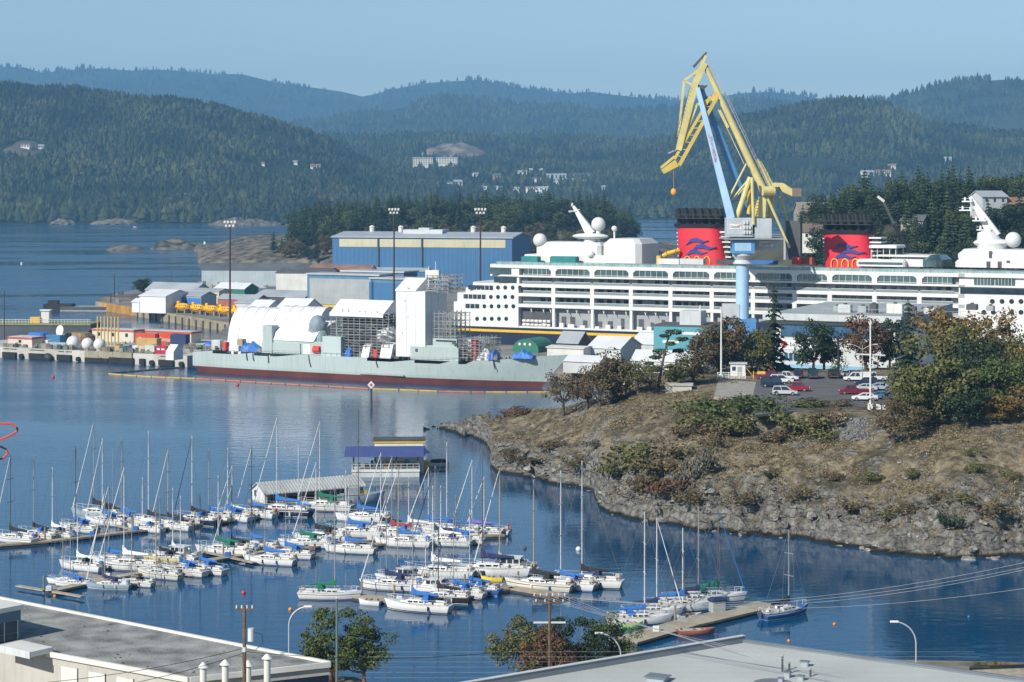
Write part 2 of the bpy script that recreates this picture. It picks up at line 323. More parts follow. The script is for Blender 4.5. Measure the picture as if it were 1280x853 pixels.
# ================================================================== headland terrain
SHORE = [(560,538),(568,540),(578,545),(590,546),(600,549),(609,556),(613,566),(610,578),(612,585),(625,590),(640,592),(660,597),(680,602),(700,606),(722,609),(738,613),(744,620),(750,634),(764,643),(790,648),(815,655),(830,653),(850,657),(875,664),(900,664),(925,668),(950,666),(975,671),(1000,673),(1030,679),(1060,682),(1090,688),(1120,691),(1160,695),(1200,699),(1235,697),(1290,695),(1500,700),(1800,700)]
_spx = np.array([p[0] for p in SHORE], float); _sy = np.array([FPX*HC/(p[1]-YH) for p in SHORE])
PROF = {   # px: profile (distance behind the shoreline, height)
 555:[(0,-1),(4,-.5),(10,-3),(80,-4)], 575:[(0,0),(2,1.2),(7,1.5),(14,0.5),(22,-3),(80,-4)], 600:[(0,0),(1,1.2),(8,3),(22,3),(34,-1),(60,-4)],
 615:[(0,0),(1,1.5),(8,3.6),(30,4.4),(46,4.6),(70,1),(85,-3)], 650:[(0,0),(1,1.6),(10,4.4),(45,5.6),(60,6),(90,3),(115,-2)], 700:[(0,0),(1,1.6),(7,4.9),(20,7.4),(38,9.4),(48,9.8),(80,6),(118,-2)],
 750:[(0,0),(1,1.6),(6,5.4),(26,10),(45,13),(54,13.5),(85,11),(145,4)], 800:[(0,0),(1,1.5),(4,3.4),(14,8),(34,11.5),(61,15),(82,16.2),(110,16),(190,4)],
 850:[(0,0),(1,1.5),(3,4.4),(17,9.6),(48,14),(87,16.9),(112,17),(170,6)], 900:[(0,0),(1,1.5),(3,4.2),(17,9.3),(36,13),(60,16.4),(98,17),(132,17),(180,5)],
 1000:[(0,0),(1,1.5),(3,3.6),(16,8.8),(34,13.7),(42,16.8),(60,17),(137,17),(180,5)], 1100:[(0,0),(1,1.5),(5,4.2),(18,8.9),(30,14.2),(42,17),(70,17),(149,17),(190,5)],
 1200:[(0,0),(1,1.5),(3,4.6),(12,9.2),(26,14.2),(37,17),(70,17.3),(155,17),(195,5)], 1290:[(0,0),(1,1.5),(4,4.7),(14,10),(28,15),(39,18),(70,18),(155,17),(195,5)], 1800:[(0,0),(1,1.5),(4,4.7),(14,10),(28,15),(39,18),(70,18),(155,17),(195,5)]}
_pk = sorted(PROF); _dg = np.concatenate([[-12], np.arange(0, 12, 0.5), np.arange(12, 230, 2.0)])
_pz = np.array([np.interp(_dg, [-12]+[a for a, b in PROF[k]], [-5]+[b for a, b in PROF[k]]) for k in _pk])
_xx = np.arange(540, 1800, 2.0); _yy = np.interp(_xx, _spx, _sy); _kk = np.exp(-np.linspace(-2.2, 2.2, 61)**2); _kk /= _kk.sum(); _ysm = np.convolve(np.pad(_yy, 30, mode='edge'), _kk, 'valid')
def head_z(X, Y, detail=True):
    X = np.asarray(X, float); Y = np.asarray(Y, float)
    px = 640+FPX*X/Y; d = Y-np.interp(px, _spx, _sy)
    ds = Y-np.interp(px, _xx, _ysm); bt = np.clip((np.maximum(d, 0)-2)/34, 0, 1); bt = bt*bt*(3-2*bt)*np.clip((px-615)/50, 0, 1); d = d+(np.maximum(ds, 2)-d)*bt
    wob = (fbm(X*0.16, Y*0.16, 3, 2.0)-0.5)*5*np.clip(1-np.abs(d-2)/14, 0, 1); d = d+wob
    pi = np.interp(px, _pk, np.arange(len(_pk))); i0 = np.clip(np.floor(pi).astype(int), 0, len(_pk)-2); t = pi-i0
    di = np.interp(d, _dg, np.arange(len(_dg))); j0 = np.clip(np.floor(di).astype(int), 0, len(_dg)-2); u = di-j0
    a = _pz[i0, j0]*(1-u)+_pz[i0, j0+1]*u; b = _pz[i0+1, j0]*(1-u)+_pz[i0+1, j0+1]*u
    z = a*(1-t)+b*t
    if detail:
        rg = 1-np.abs(2*fbm(X*0.22, Y*0.22, 4, 9.0)-1)*2; n2 = fbm(X*0.06, Y*0.06, 4, 4.0)-0.5; fine = fbm(X*0.75, Y*0.75, 3, 6.0)-0.5
        shore = np.clip(1-(d-1)/16, 0, 1)*np.clip((d+4)/5, 0, 1); slope = np.clip((17.2-z)/4, 0, 1)*np.clip((d+4)/6, 0, 1)
        led = np.abs(np.modf(fbm(X*0.11+Y*0.05, Y*0.16-X*0.06, 3, 14.0)*7)[0]-0.5)*2      # tilted ledges
        rh = 1-np.abs(2*fbm(X*0.42+3, Y*0.42, 3, 19.0)-1)*2.2
        z = z+shore*((rg-0.35)*1.7+(led-0.4)*1.6+(rh-0.45)*1.5)+slope*(n2*2.4+(rg-0.5)*0.7+(led-0.5)*0.55)+fine*(0.5*slope+0.9*shore)
    flat = np.clip((px-915)/25, 0, 1)*np.clip((1150-px)/25, 0, 1)*np.clip((Y-383)/5, 0, 1)*np.clip((476-Y)/6, 0, 1)
    fl2 = np.clip((px-886)/8, 0, 1)*np.clip((952-px)/8, 0, 1)*np.clip((Y-424)/4, 0, 1)*np.clip((476-Y)/6, 0, 1)
    flat = np.maximum(flat, fl2)
    return z*(1-flat)+17.0*flat
def on_head(px, py):
    Y = np.arange(300, 520, 0.5); X = (px-640)*Y/FPX; Z = HC-(py-YH)*Y/FPX
    k = np.nonzero(head_z(X, Y, True) >= Z)[0]; k = k[0] if len(k) else len(Y)-1
    return Vector((X[k], Y[k], float(head_z(X[k], Y[k]))))
def head_material():
    m = bpy.data.materials.new('dry_headland'); m.use_nodes = True; nt = m.node_tree; L = nt.links; b = nt.nodes['Principled BSDF']
    b.inputs['Roughness'].default_value = 0.95; b.inputs['Specular IOR Level'].default_value = 0.15
    g = nt.nodes.new('ShaderNodeNewGeometry')
    def nz(scale, det=6, rough=0.6):
        n = nt.nodes.new('ShaderNodeTexNoise'); n.inputs['Scale'].default_value = scale; n.inputs['Detail'].default_value = det; n.inputs['Roughness'].default_value = rough
        L.new(g.outputs['Position'], n.inputs['Vector']); return n.outputs['Fac']
    def ramp(fac, stops):
        r = nt.nodes.new('ShaderNodeValToRGB'); L.new(fac, r.inputs[0]); e = r.color_ramp.elements
        while len(e) < len(stops): e.new(0.5)
        for k, (p, c) in enumerate(stops): e[k].position = p; e[k].color = (*c, 1)
        return r.outputs[0]
    def mix(f, a, c):
        x = nt.nodes.new('ShaderNodeMix'); x.data_type = 'RGBA'; L.new(f, x.inputs[0]); L.new(a, x.inputs[6]); L.new(c, x.inputs[7]); return x.outputs[2]
    def rng(v, a, c, o0=0.0, o1=1.0):
        r = nt.nodes.new('ShaderNodeMapRange'); r.inputs[1].default_value = a; r.inputs[2].default_value = c; r.inputs[3].default_value = o0; r.inputs[4].default_value = o1; L.new(v, r.inputs[0]); return r.outputs[0]
    def mth(op, a, c):
        x = nt.nodes.new('ShaderNodeMath'); x.operation = op; x.use_clamp = True
        for k, q in enumerate((a, c)):
            if isinstance(q, (int, float)): x.inputs[k].default_value = q
            else: L.new(q, x.inputs[k])
        return x.outputs[0]
    grass = ramp(nz(0.55, 8, 0.7), [(0.28, (0.09,0.071,0.043)), (0.42, (0.225,0.18,0.11)), (0.55, (0.36,0.30,0.195)), (0.72, (0.52,0.45,0.315))])
    scrub = ramp(nz(1.1, 8, 0.75), [(0.30, (0.055,0.05,0.027)), (0.55, (0.13,0.108,0.062)), (0.75, (0.22,0.18,0.105))])
    rock = ramp(nz(0.8, 9, 0.75), [(0.30, (0.05,0.047,0.04)), (0.43, (0.17,0.163,0.145)), (0.56, (0.32,0.31,0.28)), (0.72, (0.54,0.53,0.49))])
    sp = nt.nodes.new('ShaderNodeSeparateXYZ'); L.new(g.outputs['Position'], sp.inputs[0])
    sn = nt.nodes.new('ShaderNodeSeparateXYZ'); L.new(g.outputs['True Normal'], sn.inputs[0])
    steep = rng(sn.outputs['Z'], 0.74, 0.50); low = rng(sp.outputs['Z'], 2.0, 1.0); patch = rng(nz(0.16, 7, 0.75), 0.555, 0.60)
    scr = rng(nz(0.10, 8, 0.75), 0.48, 0.56)
    base = mix(scr, grass, scrub)
    rk = mth('MAXIMUM', mth('MAXIMUM', steep, low), patch)
    base = mix(rk, base, rock)
    wet = rng(sp.outputs['Z'], 0.75, 0.35)
    dk = nt.nodes.new('ShaderNodeRGB'); dk.outputs[0].default_value = (0.035, 0.032, 0.022, 1)
    base = mix(wet, base, dk.outputs[0])
    L.new(base, b.inputs['Base Color'])
    vo = nt.nodes.new('ShaderNodeTexVoronoi'); vo.feature = 'DISTANCE_TO_EDGE'; vo.inputs['Scale'].default_value = 0.30
    wp = nt.nodes.new('ShaderNodeMapping'); wp.inputs['Scale'].default_value = (.45, 1.0, 2.4); wp.inputs['Rotation'].default_value = (.5, .3, .7); L.new(g.outputs['Position'], wp.inputs[0])
    nv = nt.nodes.new('ShaderNodeTexNoise'); nv.inputs['Scale'].default_value = .6; nv.inputs['Detail'].default_value = 5; L.new(g.outputs['Position'], nv.inputs['Vector'])
    vm = nt.nodes.new('ShaderNodeVectorMath'); vm.operation = 'MULTIPLY_ADD'; vm.inputs[1].default_value = (2.6, 2.6, 2.6); L.new(nv.outputs['Color'], vm.inputs[0]); L.new(wp.outputs[0], vm.inputs[2]); L.new(vm.outputs[0], vo.inputs['Vector'])
    crack = mth('MULTIPLY', rng(vo.outputs['Distance'], 0.0, 0.14), rk)
    hgt = nt.nodes.new('ShaderNodeMath'); hgt.operation = 'MULTIPLY_ADD'; hgt.inputs[1].default_value = 0.7; L.new(crack, hgt.inputs[0]); L.new(nz(1.8, 9, 0.75), hgt.inputs[2])
    bp = nt.nodes.new('ShaderNodeBump'); bp.inputs['Strength'].default_value = 1.0; bp.inputs['Distance'].default_value = 1.0
    L.new(hgt.outputs[0], bp.inputs['Height']); L.new(bp.outputs[0], b.inputs['Normal'])
    return m
M_HEAD = head_material()
def grid_land(name, fz, x0, x1, y0, y1, st, m, zcut=-2.5):
    xs = np.arange(x0, x1+st/2, st); ys = np.arange(y0, y1+st/2, st); X, Y = np.meshgrid(xs, ys); Z = fz(X, Y)
    nx = len(xs); v = np.stack([X, Y, Z], -1).reshape(-1, 3)
    i = (np.arange(len(ys)-1)[:, None]*nx+np.arange(nx-1)[None]).ravel(); f = np.stack([i, i+1, i+nx+1, i+nx], -1)
    zz = v[:, 2]; f = f[zz[f].max(1) > zcut]
    o = link(name, npmesh(name, v, f), m); o['kind'] = 'structure'; return o
grid_land('headland', head_z, -22, 175, 316, 528, 0.7, M_HEAD)
# ------------------------------------------------------------------ boulders, car park, track
M_ROCK = mat('shore_rock', (0.08, 0.077, 0.07), 0.95, 0, 0.4, 0.9, 0.8, 2.5, 0.15, col2=(0.26, 0.25, 0.23))
def rock_mesh(seed):
    rg = random.Random(seed); m = MB(); m.sphere((0,0,0), 1.0, 9, 6)
    k = [(rg.uniform(-1,1), rg.uniform(-1,1), rg.uniform(-.6,1)) for _ in range(7)]; v = []
    for p in m.v:
        p = Vector(p)
        for q in k:
            q = Vector(q).normalized(); d = p.dot(q)
            if d > 0.62: p = p-q*(d-0.62)
        v.append(p+Vector((rg.uniform(-.07,.07), rg.uniform(-.07,.07), rg.uniform(-.07,.07))))
    m.v = [tuple(p) for p in v]; return m.mesh('boulder')
ROCKS = [rock_mesh(s) for s in range(6)]
rg = random.Random(5)
for k in range(90):
    px = rg.uniform(600, 1275); Y = float(np.interp(px, _spx, _sy))+rg.uniform(-1.5, 4.5); X = (px-640)*Y/FPX
    s = rg.choice([0.35, 0.5, 0.6, 0.8, 1.1]); z = float(head_z(X, Y))
    o = link('boulder', ROCKS[k % 6], M_ROCK, None, (X, Y, max(z, -0.3)+s*0.1), rg.uniform(0, 6)); o.scale = (s*rg.uniform(.9, 1.7), s*rg.uniform(.7, 1.2), s*rg.uniform(.5, .9))
    tag(o, 'grey lichen-pale boulder at the waterline of the rocky headland', 'boulder', 'boulders along the headland shore')
for k in range(36):
    px = rg.uniform(640, 1275); p = on_head(px, rg.uniform(530, 640) if px > 800 else rg.uniform(535, 590)); s = rg.choice([0.3, 0.4, 0.5, 0.7])
    o = link('slope_boulder', ROCKS[k % 6], M_ROCK, None, p+Vector((0, 0, s*0.1)), rg.uniform(0, 6)); o.scale = (s*1.4, s, s*.7)
    tag(o, 'grey boulder lying in the dry grass of the headland slope', 'boulder', 'boulders on the grassy slope')
M_ASPH = mat('asphalt', (0.12, 0.12, 0.122), 0.9, 0, 0.15, 0.25, 0.2, 6, 0.2)
def sheet(name, pix, z, m, th=0.03):
    pts = [W(a, b, z) for a, b in pix]; o = MB().prismz([(p.x, p.y) for p in pts], z-0.4, z+th).build(name, m); o['kind'] = 'structure'; return o
sheet('car_park', [(944,519),(975,516),(1040,509),(1120,506),(1135,470),(950,467),(940,490)], 17.0, M_ASPH)
sheet('lookout_pad', [(892,497),(940,500),(945,478),(898,474)], 17.0, mat('pale_gravel', (0.30,0.28,0.24), 0.95, 0, 0.2, 0.8), 0.035)
# rip-rap of small grey stone below the car park edge
def riprap():
    rg = random.Random(3); m = MB()
    for k in range(420):
        px = 1068+rg.gauss(0, 13); py = rg.uniform(524, 552)
        p = on_head(px+ (py-535)*-0.2, py); s = rg.uniform(.15, .38)
        m.sphere(p+Vector((0,0,.1)), s, 5, 3, (1, 1, .7))
    o = m.build('stone_bank', mat('broken_stone', (0.15,0.155,0.16), 0.95, 0, 0.3, 2.0, island=0.35)); tag(o, 'bank of broken grey stone below the car park edge', 'rubble', None, 'stuff')
riprap()
# ------------------------------------------------------------------ tree and bush meshes
def quad_cloud(rng, C, Rad, n, size, flat=0.0, up=0.3):
    """n leaf quads spread over the shell of an ellipsoid clump"""
    d = rng.normal(size=(n, 3)); d /= np.linalg.norm(d, axis=1)[:, None]
    p = np.array(C)+d*np.array(Rad)*(0.55+0.5*rng.random((n, 1)))
    nrm = d+rng.normal(size=(n, 3))*0.6+np.array([0, 0, up]); nrm /= np.linalg.norm(nrm, axis=1)[:, None]
    a = np.cross(nrm, rng.normal(size=(n, 3))); a /= np.linalg.norm(a, axis=1)[:, None]+1e-9; b = np.cross(nrm, a)
    s = size*(0.6+0.8*rng.random((n, 1))); t = s*(0.55+0.4*rng.random((n, 1)))
    return np.stack([p-a*s-b*t*.3, p-a*s*.1-b*t, p+a*s+b*t*.2, p+b*t], 1)
def cloud_mesh(name, Q):
    V = np.concatenate(Q); return npmesh(name, V.reshape(-1, 3), np.arange(len(V)*4).reshape(-1, 4))
def broadleaf(seed, nc=26, nl=125, leaf=0.021, sparse=1.0, cz=0.53, rx=0.33, rz=0.40, cr=0.15):
    rng = np.random.default_rng(seed); cl = []; Q = []
    for k in range(nc):
        d = rng.normal(size=3); d /= np.linalg.norm(d); r = 0.35+0.75*rng.random()
        c = np.array([d[0]*rx*r, d[1]*rx*r, cz+d[2]*rz*r*(0.95 if d[2] > 0 else 0.8)]); cl.append(c)
        q = cr*(0.45+0.95*rng.random()); Q.append(quad_cloud(rng, c, (q, q, q*0.75), int(nl*sparse), leaf))
    crown = cloud_mesh('crown', Q); m = MB(); rg = random.Random(seed)
    fork = Vector((rg.uniform(-.03,.03), rg.uniform(-.03,.03), cz-rz*0.75)); m.cyl((0,0,-0.03), fork, 0.032, 0.022, 7)
    for c in cl[:9]:
        c = Vector(c); mid = fork.lerp(c, 0.5)+Vector((rg.uniform(-.03,.03), rg.uniform(-.03,.03), -0.02))
        m.cyl(fork, mid, 0.016, 0.010, 5); m.cyl(mid, c, 0.010, 0.003, 5)
    return crown, m.mesh('trunk')
def conifer(seed, lev=15, br=7, rad=0.2, droop=0.25, low=0.12, gap=0.0):
    rng = np.random.default_rng(seed); Q = []
    for k in range(lev):
        t = k/(lev-1); z = low+(0.97-low)*t; r = rad*(1-t)**0.8*(0.75+0.4*rng.random())+0.012
        for i in range(br):
            if rng.random() < gap: continue
            a = 2*math.pi*(i+rng.random()*0.7)/br+k*0.9; L = r*(0.6+0.6*rng.random())
            for s in range(4):
                u0, u1 = s/4*L, (s+1.25)/4*L; wd = 0.30*L*(1-0.55*s/4)+0.008
                ca, sa = math.cos(a), math.sin(a); dz0 = -droop*u0*(0.6+s*.2)+rng.normal()*0.006; dz1 = -droop*u1*(0.6+s*.2)-0.006+rng.normal()*0.006
                tw = rng.normal()*0.4
                Q.append(np.array([[[ca*u0-sa*wd, sa*u0+ca*wd, z+dz0-0.02+tw*wd], [ca*u0+sa*wd*.2, sa*u0-ca*wd*.2, z+dz0+0.012], [ca*u0+sa*wd, sa*u0-ca*wd, z+dz0-0.02-tw*wd], [ca*u1, sa*u1, z+dz1]]]))
    m = MB().cyl((0,0,-0.03), (0,0,0.98), 0.016, 0.002, 6)
    return cloud_mesh('crown', Q), m.mesh('trunk')
M_BARK = mat('bark', (0.09, 0.07, 0.055), 0.95, 0, 0.3, 4.0, 0.5, 8)
M_BARK2 = mat('pale_bark', (0.2, 0.17, 0.14), 0.9, 0, 0.3, 4.0)
leafm = lambda n, c, c2=None: mat(n, c, 0.75, 0, 0.25, 0.25, spec=0.2, island=0.45, col2=c2)
LEAF = {'green': leafm('leaf_green', (0.055,0.088,0.025), (0.09,0.115,0.036)), 'olive': leafm('leaf_olive', (0.085,0.098,0.032), (0.125,0.125,0.042)), 'brown': leafm('leaf_brown', (0.092,0.072,0.036), (0.135,0.105,0.052)),
        'gold': leafm('leaf_gold', (0.14,0.10,0.028), (0.18,0.125,0.038)), 'dark': leafm('leaf_dark', (0.018,0.036,0.018), (0.035,0.058,0.024)), 'rust': leafm('leaf_rust', (0.105,0.062,0.034), (0.14,0.085,0.045)),
        'grey': leafm('leaf_grey', (0.09,0.085,0.065), (0.14,0.13,0.10)), 'yellow': leafm('leaf_yellow', (0.22,0.19,0.04)), 'pine': leafm('needle_green', (0.025,0.048,0.02), (0.05,0.075,0.028))}
BROAD = [broadleaf(s) for s in range(10, 16)]; THIN = [broadleaf(s, nc=24, nl=60, leaf=0.017, cr=0.12, cz=.56, rz=.36) for s in range(30, 33)]
CONI = [conifer(s) for s in range(40, 45)]; GAPPY = [conifer(s, 17, 6, 0.21, 0.32, 0.16, 0.25) for s in range(50, 52)]
BUSH = [broadleaf(s, nc=11, nl=60, leaf=0.05, cz=0.36, rx=0.62, rz=0.30, cr=0.27)[0] for s in range(60, 65)]
def tree(name, label, loc, h, wd, kind, leaf, cat='tree', group=None, seed=0, bark=None):
    lib = {'broad': BROAD, 'thin': THIN, 'conifer': CONI, 'gappy': GAPPY}[kind]; c, t = lib[seed % len(lib)]
    r = thing(name, label, cat, loc, seed*1.7, group)
    wid = {'broad': 0.84, 'thin': 0.80, 'conifer': 0.40, 'gappy': 0.42}[kind]; k = wd/(h*wid)
    for nm, me, mm in (('crown', c, LEAF[leaf]), ('trunk', t, bark or M_BARK)):
        o = link(nm, me, mm, r); o.scale = (h*k, h*k, h)
    return r
def bush(label, loc, h, wd, leaf, group=None, seed=0, name='bush'):
    o = link(name, BUSH[seed % 5], LEAF[leaf], None, loc, seed*1.3); o.scale = (wd/1.5, wd/1.5, h/0.85); return tag(o, label, 'bush', group)
# trees of the headland: name, label, px, base row, height px, width px, kind, leaf
HT = [
 ('oak_tree','thin brown-leaved tree leaning out at the headland point beside the grey bow',704,520,72,52,'thin','brown'),
 ('oak_tree','sparse rusty brown tree second from the grey bow',733,514,66,46,'thin','rust'),
 ('oak_tree','broad brownish green tree in front of the low grey shed',765,503,74,66,'broad','brown'),
 ('oak_tree','dull olive tree between the low shed and the windswept pine',798,494,58,46,'thin','olive'),
 ('conifer_tree','small dark green conifer among the brown trees on the headland',772,502,58,26,'conifer','pine'),
 ('oak_tree','low olive scrub tree just right of the windswept pine',848,484,44,52,'broad','olive'),
 ('oak_tree','brown and gold oak behind the white flagpole',884,476,66,56,'broad','brown'),
 ('oak_tree','tall golden brown oak below the crane column',918,474,78,56,'broad','brown'),
 ('oak_tree','dark green bushy tree behind the white lookout hut',940,472,52,46,'broad','green'),
 ('fir_tree','tall dark open-branched fir beside the lookout hut',967,470,112,54,'gappy','dark'),
 ('oak_tree','dark green oak in front of the sign on the long grey building',1016,471,66,54,'broad','dark'),
 ('oak_tree','small olive tree behind the dark cars',1050,470,52,36,'broad','olive'),
 ('oak_tree','reddish brown tree behind the white cross mast',1082,471,76,62,'broad','rust'),
 ('oak_tree','dark green tree filling the back corner of the car park',1112,470,70,46,'broad','dark'),
 ('fir_tree','dense dark pointed fir in front of the grey building corner',1135,470,94,44,'conifer','dark'),
 ('oak_tree','golden-topped large tree by the grey building end',1188,478,104,84,'broad','gold'),
 ('oak_tree','gold and green tree in front of the white ship bow',1248,474,84,62,'broad','gold'),
 ('oak_tree','big olive green tree in the middle of the car park clump',1165,530,120,104,'broad','olive'),
 ('oak_tree','dark green tree right of the big olive one',1222,514,100,76,'broad','dark'),
 ('oak_tree','olive gold tree cut by the right edge above the low golden bush',1276,512,104,60,'broad','olive'),
 ('oak_tree','low spreading olive tree at the front of the clump',1150,536,64,62,'broad','olive'),
 ('oak_tree','dark low tree between the trunks under the big olive one',1208,536,60,60,'broad','dark'),
 ('oak_tree','leafless-looking brown small tree at the seaward edge of the clump',1118,556,74,66,'thin','brown'),
 ('oak_tree','low golden tree beside the rocks at the right edge',1262,528,48,72,'broad','gold'),
 ('oak_tree','olive tree filling the left shoulder of the car park clump',1136,520,74,74,'broad','olive'),
 ('oak_tree','dull green tree high in the middle of the clump',1200,498,104,84,'broad','olive'),
 ('oak_tree','dark green tree deep in the clump behind the olive ones',1190,520,84,80,'broad','dark'),
 ('oak_tree','dark green tree near the right edge behind the golden bush',1250,520,92,76,'broad','green'),
 ('oak_tree','rounded brown green tree above the low golden one',1240,500,90,70,'broad','brown'),
 ('oak_tree','low brown tree at the left foot of the clump',1138,552,56,60,'thin','brown'),
 ('oak_tree','olive tree between the lookout hut and the tall fir',948,474,60,44,'broad','olive'),
 ('oak_tree','dark tree closing the gap between the back row cars and the office',1030,470,60,50,'broad','dark'),
 ('oak_tree','brown scrub tree in the gap left of the flagpole',866,480,52,50,'broad','brown'),
 ('oak_tree','tangled brown tree in front of the low white sheds',750,508,66,58,'thin','brown'),
 ('oak_tree','grey-brown tree at the foot of the windswept pine',812,490,44,44,'thin','olive'),
 ('oak_tree','green brown tree behind the brown scrub left of the flagpole',900,474,60,52,'broad','green'),
]
for k, (n, l, px, py, hp, wp, kd, lf) in enumerate(HT):
    p = on_head(px, py-(8 if px > 860 and py < 480 else 0)); s = FPX/p.y; tree(n, l, p-Vector((0, 0, .09*hp/s)), hp/s*1.06, wp/s*1.1, kd, lf, group='trees on the headland', seed=k)
# windswept pine with flat clumps on a leaning trunk
def pine():
    p = on_head(822, 486); s = p.y/FPX; r = thing('pine_tree', 'windswept pine with a leaning trunk and flat tufts of needles', 'tree', p, 0, 'trees on the headland')
    q = lambda px, py, dy=0: ((px-822)*s, dy, (486-py)*s)
    m = MB().cyl(q(822,488), q(828,455), .35, .28, 7).cyl(q(828,455), q(834,428), .28, .18, 7).cyl(q(834,428), q(840,414), .18, .08, 6)
    rng = np.random.default_rng(7); Q = []
    for (x, y, w, h) in [(842,416,20,6),(852,424,14,6),(826,441,18,8),(820,448,14,5),(818,462,16,8),(836,467,14,7),(848,440,12,5),(838,430,12,5),(812,455,9,4),(830,420,10,4)]:
        c = np.array(q(x, y, rng.uniform(-1.5, 1.5))); Q.append(quad_cloud(rng, c, (w*s*.6, w*s*.5, h*s*.5), 130, 0.28)); m.cyl(q(830+(y-440)*-.3, y+6), Vector(c), .1, .05, 5)
    m.build('trunk', M_BARK, r); link('crown', cloud_mesh('crown', Q), LEAF['pine'], r)
pine()
# bushes on the slope: px, row, width px, height px, leaf, label
HB = [(905,520,70,30,'green','large green bramble thicket below the lookout pad, nearest the pad'),(940,512,66,28,'green','green bramble thicket beside the silver estate car'),(880,535,60,30,'olive','olive bramble mound spreading downslope of the green thicket'),(925,540,62,28,'olive','yellowish olive bush at the foot of the green thicket'),(960,530,40,22,'olive','small olive bush between the thicket and the dry gully'),
 (1000,540,66,36,'olive','large rounded olive bush below the car park, left of the grey stones'),(1030,538,44,30,'brown','brown rounded bush touching the grey stone bank'),(975,552,46,26,'brown','low brown bush left of the large rounded one'),
 (1010,508,56,14,'olive','low hedge-like scrub along the car park edge'),(1046,508,40,12,'brown','brown scrub along the car park edge under the dark red pickup'),
 (1186,668,34,26,'dark','bright dark green round bush near the shore at the right'),(1215,570,22,14,'olive','small olive bush high on the right slope'),(1218,592,26,18,'olive','olive bush in the middle of the right slope'),(1140,598,22,16,'olive','lone olive bush below the tree shadow'),
 (790,575,60,28,'olive','olive brown thicket in the hollow at mid headland'),(815,590,54,30,'brown','brown thicket in the hollow beside the olive one'),(770,602,44,26,'olive','olive bush above the shore notch'),(690,560,40,14,'brown','brown low scrub on the left headland face'),(640,572,44,12,'brown','reddish low scrub near the headland tip'),
 (865,600,30,40,'grey','grey leafless shrub standing in the headland hollow'),(885,590,24,48,'grey','tall bare grey shrub right of the leafless one'),(830,630,48,30,'rust','rusty brown shrub just above the shore rocks'),(862,632,46,26,'brown','brown shrub above the shore rocks beside the rusty one'),
 (650,520,30,18,'rust','red-leaved small shrub near the headland tip'),(632,522,22,14,'rust','smaller rusty shrub nearest the headland tip'),(850,545,40,18,'brown','brown scrub patch on the left of the bramble slope'),(745,560,34,14,'grey','grey green scrub on the left headland ridge'),(900,508,40,16,'brown','dry brown brush in front of the concrete bunker'),
 (1040,600,30,14,'brown','brown scrub patch in mid slope below the stones'),(1000,625,34,16,'brown','brown heather patch low on the slope'),(1060,640,40,18,'brown','wide brown heather patch above the shore'),(1110,650,36,16,'olive','olive heather patch above the shore rocks'),(1240,645,50,20,'brown','brown heather by the right edge above the shore'),(1262,600,30,14,'olive','olive tuft near the right edge of the slope'),(1170,625,34,14,'brown','brown tuft left of the dark green round bush'),(960,600,40,16,'brown','brown heather on the gully rim'),(930,635,40,16,'brown','brown heather low in the gully'),(870,515,54,26,'olive','olive bramble at the left rim of the green thicket'),(895,545,52,26,'brown','brown bramble below the olive mound'),(955,520,44,24,'green','green bramble at the right end of the thicket'),(842,575,50,26,'brown','dark brown thicket deepest in the hollow'),(800,615,46,24,'brown','brown brush just above the notch rocks'),(845,612,44,26,'rust','rusty brush in the lower hollow'),(1025,552,40,22,'olive','olive bush under the rounded one by the stones'),(720,585,50,14,'brown','long low brown scrub above the left shore rocks'),(665,580,46,12,'brown','low brown scrub strip nearest the headland tip rocks'),(1090,600,36,14,'olive','olive scrub below the seaward brown tree'),(1130,640,40,16,'brown','brown heather mat in the middle of the right slope'),(1200,630,36,14,'olive','olive scrub above the dark green round bush'),(890,560,40,20,'brown','brown brush under the bramble thicket')]
for k, (px, py, wp, hp, lf, l) in enumerate(HB):
    p = on_head(px, py); s = p.y/FPX; bush(l, p-Vector((0, 0, hp*s*0.15)), hp*s*1.0, wp*s*1.25, lf, 'bushes on the headland slope', k)
# ground cover of dry tufts and small shrubs
def tufts():
    rng = np.random.default_rng(11); Q = []
    px = rng.uniform(600, 1290, 18000); d = rng.uniform(2, 95, 18000); Y = np.interp(px, _spx, _sy)+d; X = (px-640)*Y/FPX
    Z = head_z(X, Y); c = fbm(X*0.09, Y*0.09, 3, 7.0); k = (Z > 2.2) & (c > 0.41) & ~((px > 925) & (px < 1145) & (Y > 381)); X, Y, Z = X[k], Y[k], Z[k]
    for x, y, z in zip(X, Y, Z):
        s = rng.uniform(0.18, 0.7)**1.3; Q.append(quad_cloud(rng, (x, y, z+s*.25), (s*1.3, s*1.3, s*.6), 9, 0.125))
    o = link('dry_scrub', cloud_mesh('dry_scrub', Q), mat('dry_scrub', (0.085,0.068,0.037), 0.9, 0, 0.4, 0.10, spec=0.1, island=0.45, col2=(0.25,0.20,0.11))); tag(o, 'dry scrub and grass tufts over the headland', 'scrub', None, 'stuff')
tufts()
# ================================================================== harbour land behind
M_CONC = mat('quay_concrete', (0.47, 0.46, 0.42), 0.9, 0, 0.18, 0.15, 0.2, 3, 0.2, streak=0.25)
M_YARD = mat('yard_ground', (0.20, 0.195, 0.18), 0.95, 0, 0.3, 0.06, 0.2, 2, 0.2)
def land(name, poly, z0, z1, m):
    o = MB().prismz(poly, z0, z1).build(name, m); o['kind'] = 'structure'; return o
land('shipyard_ground', [(-205,988),(-117,832),(-112,737),(-96,677),(18,615),(62,540),(420,500),(420,1480),(-90,1480),(-165,1330),(-212,1080)][::1], -6, 3.6, M_YARD)
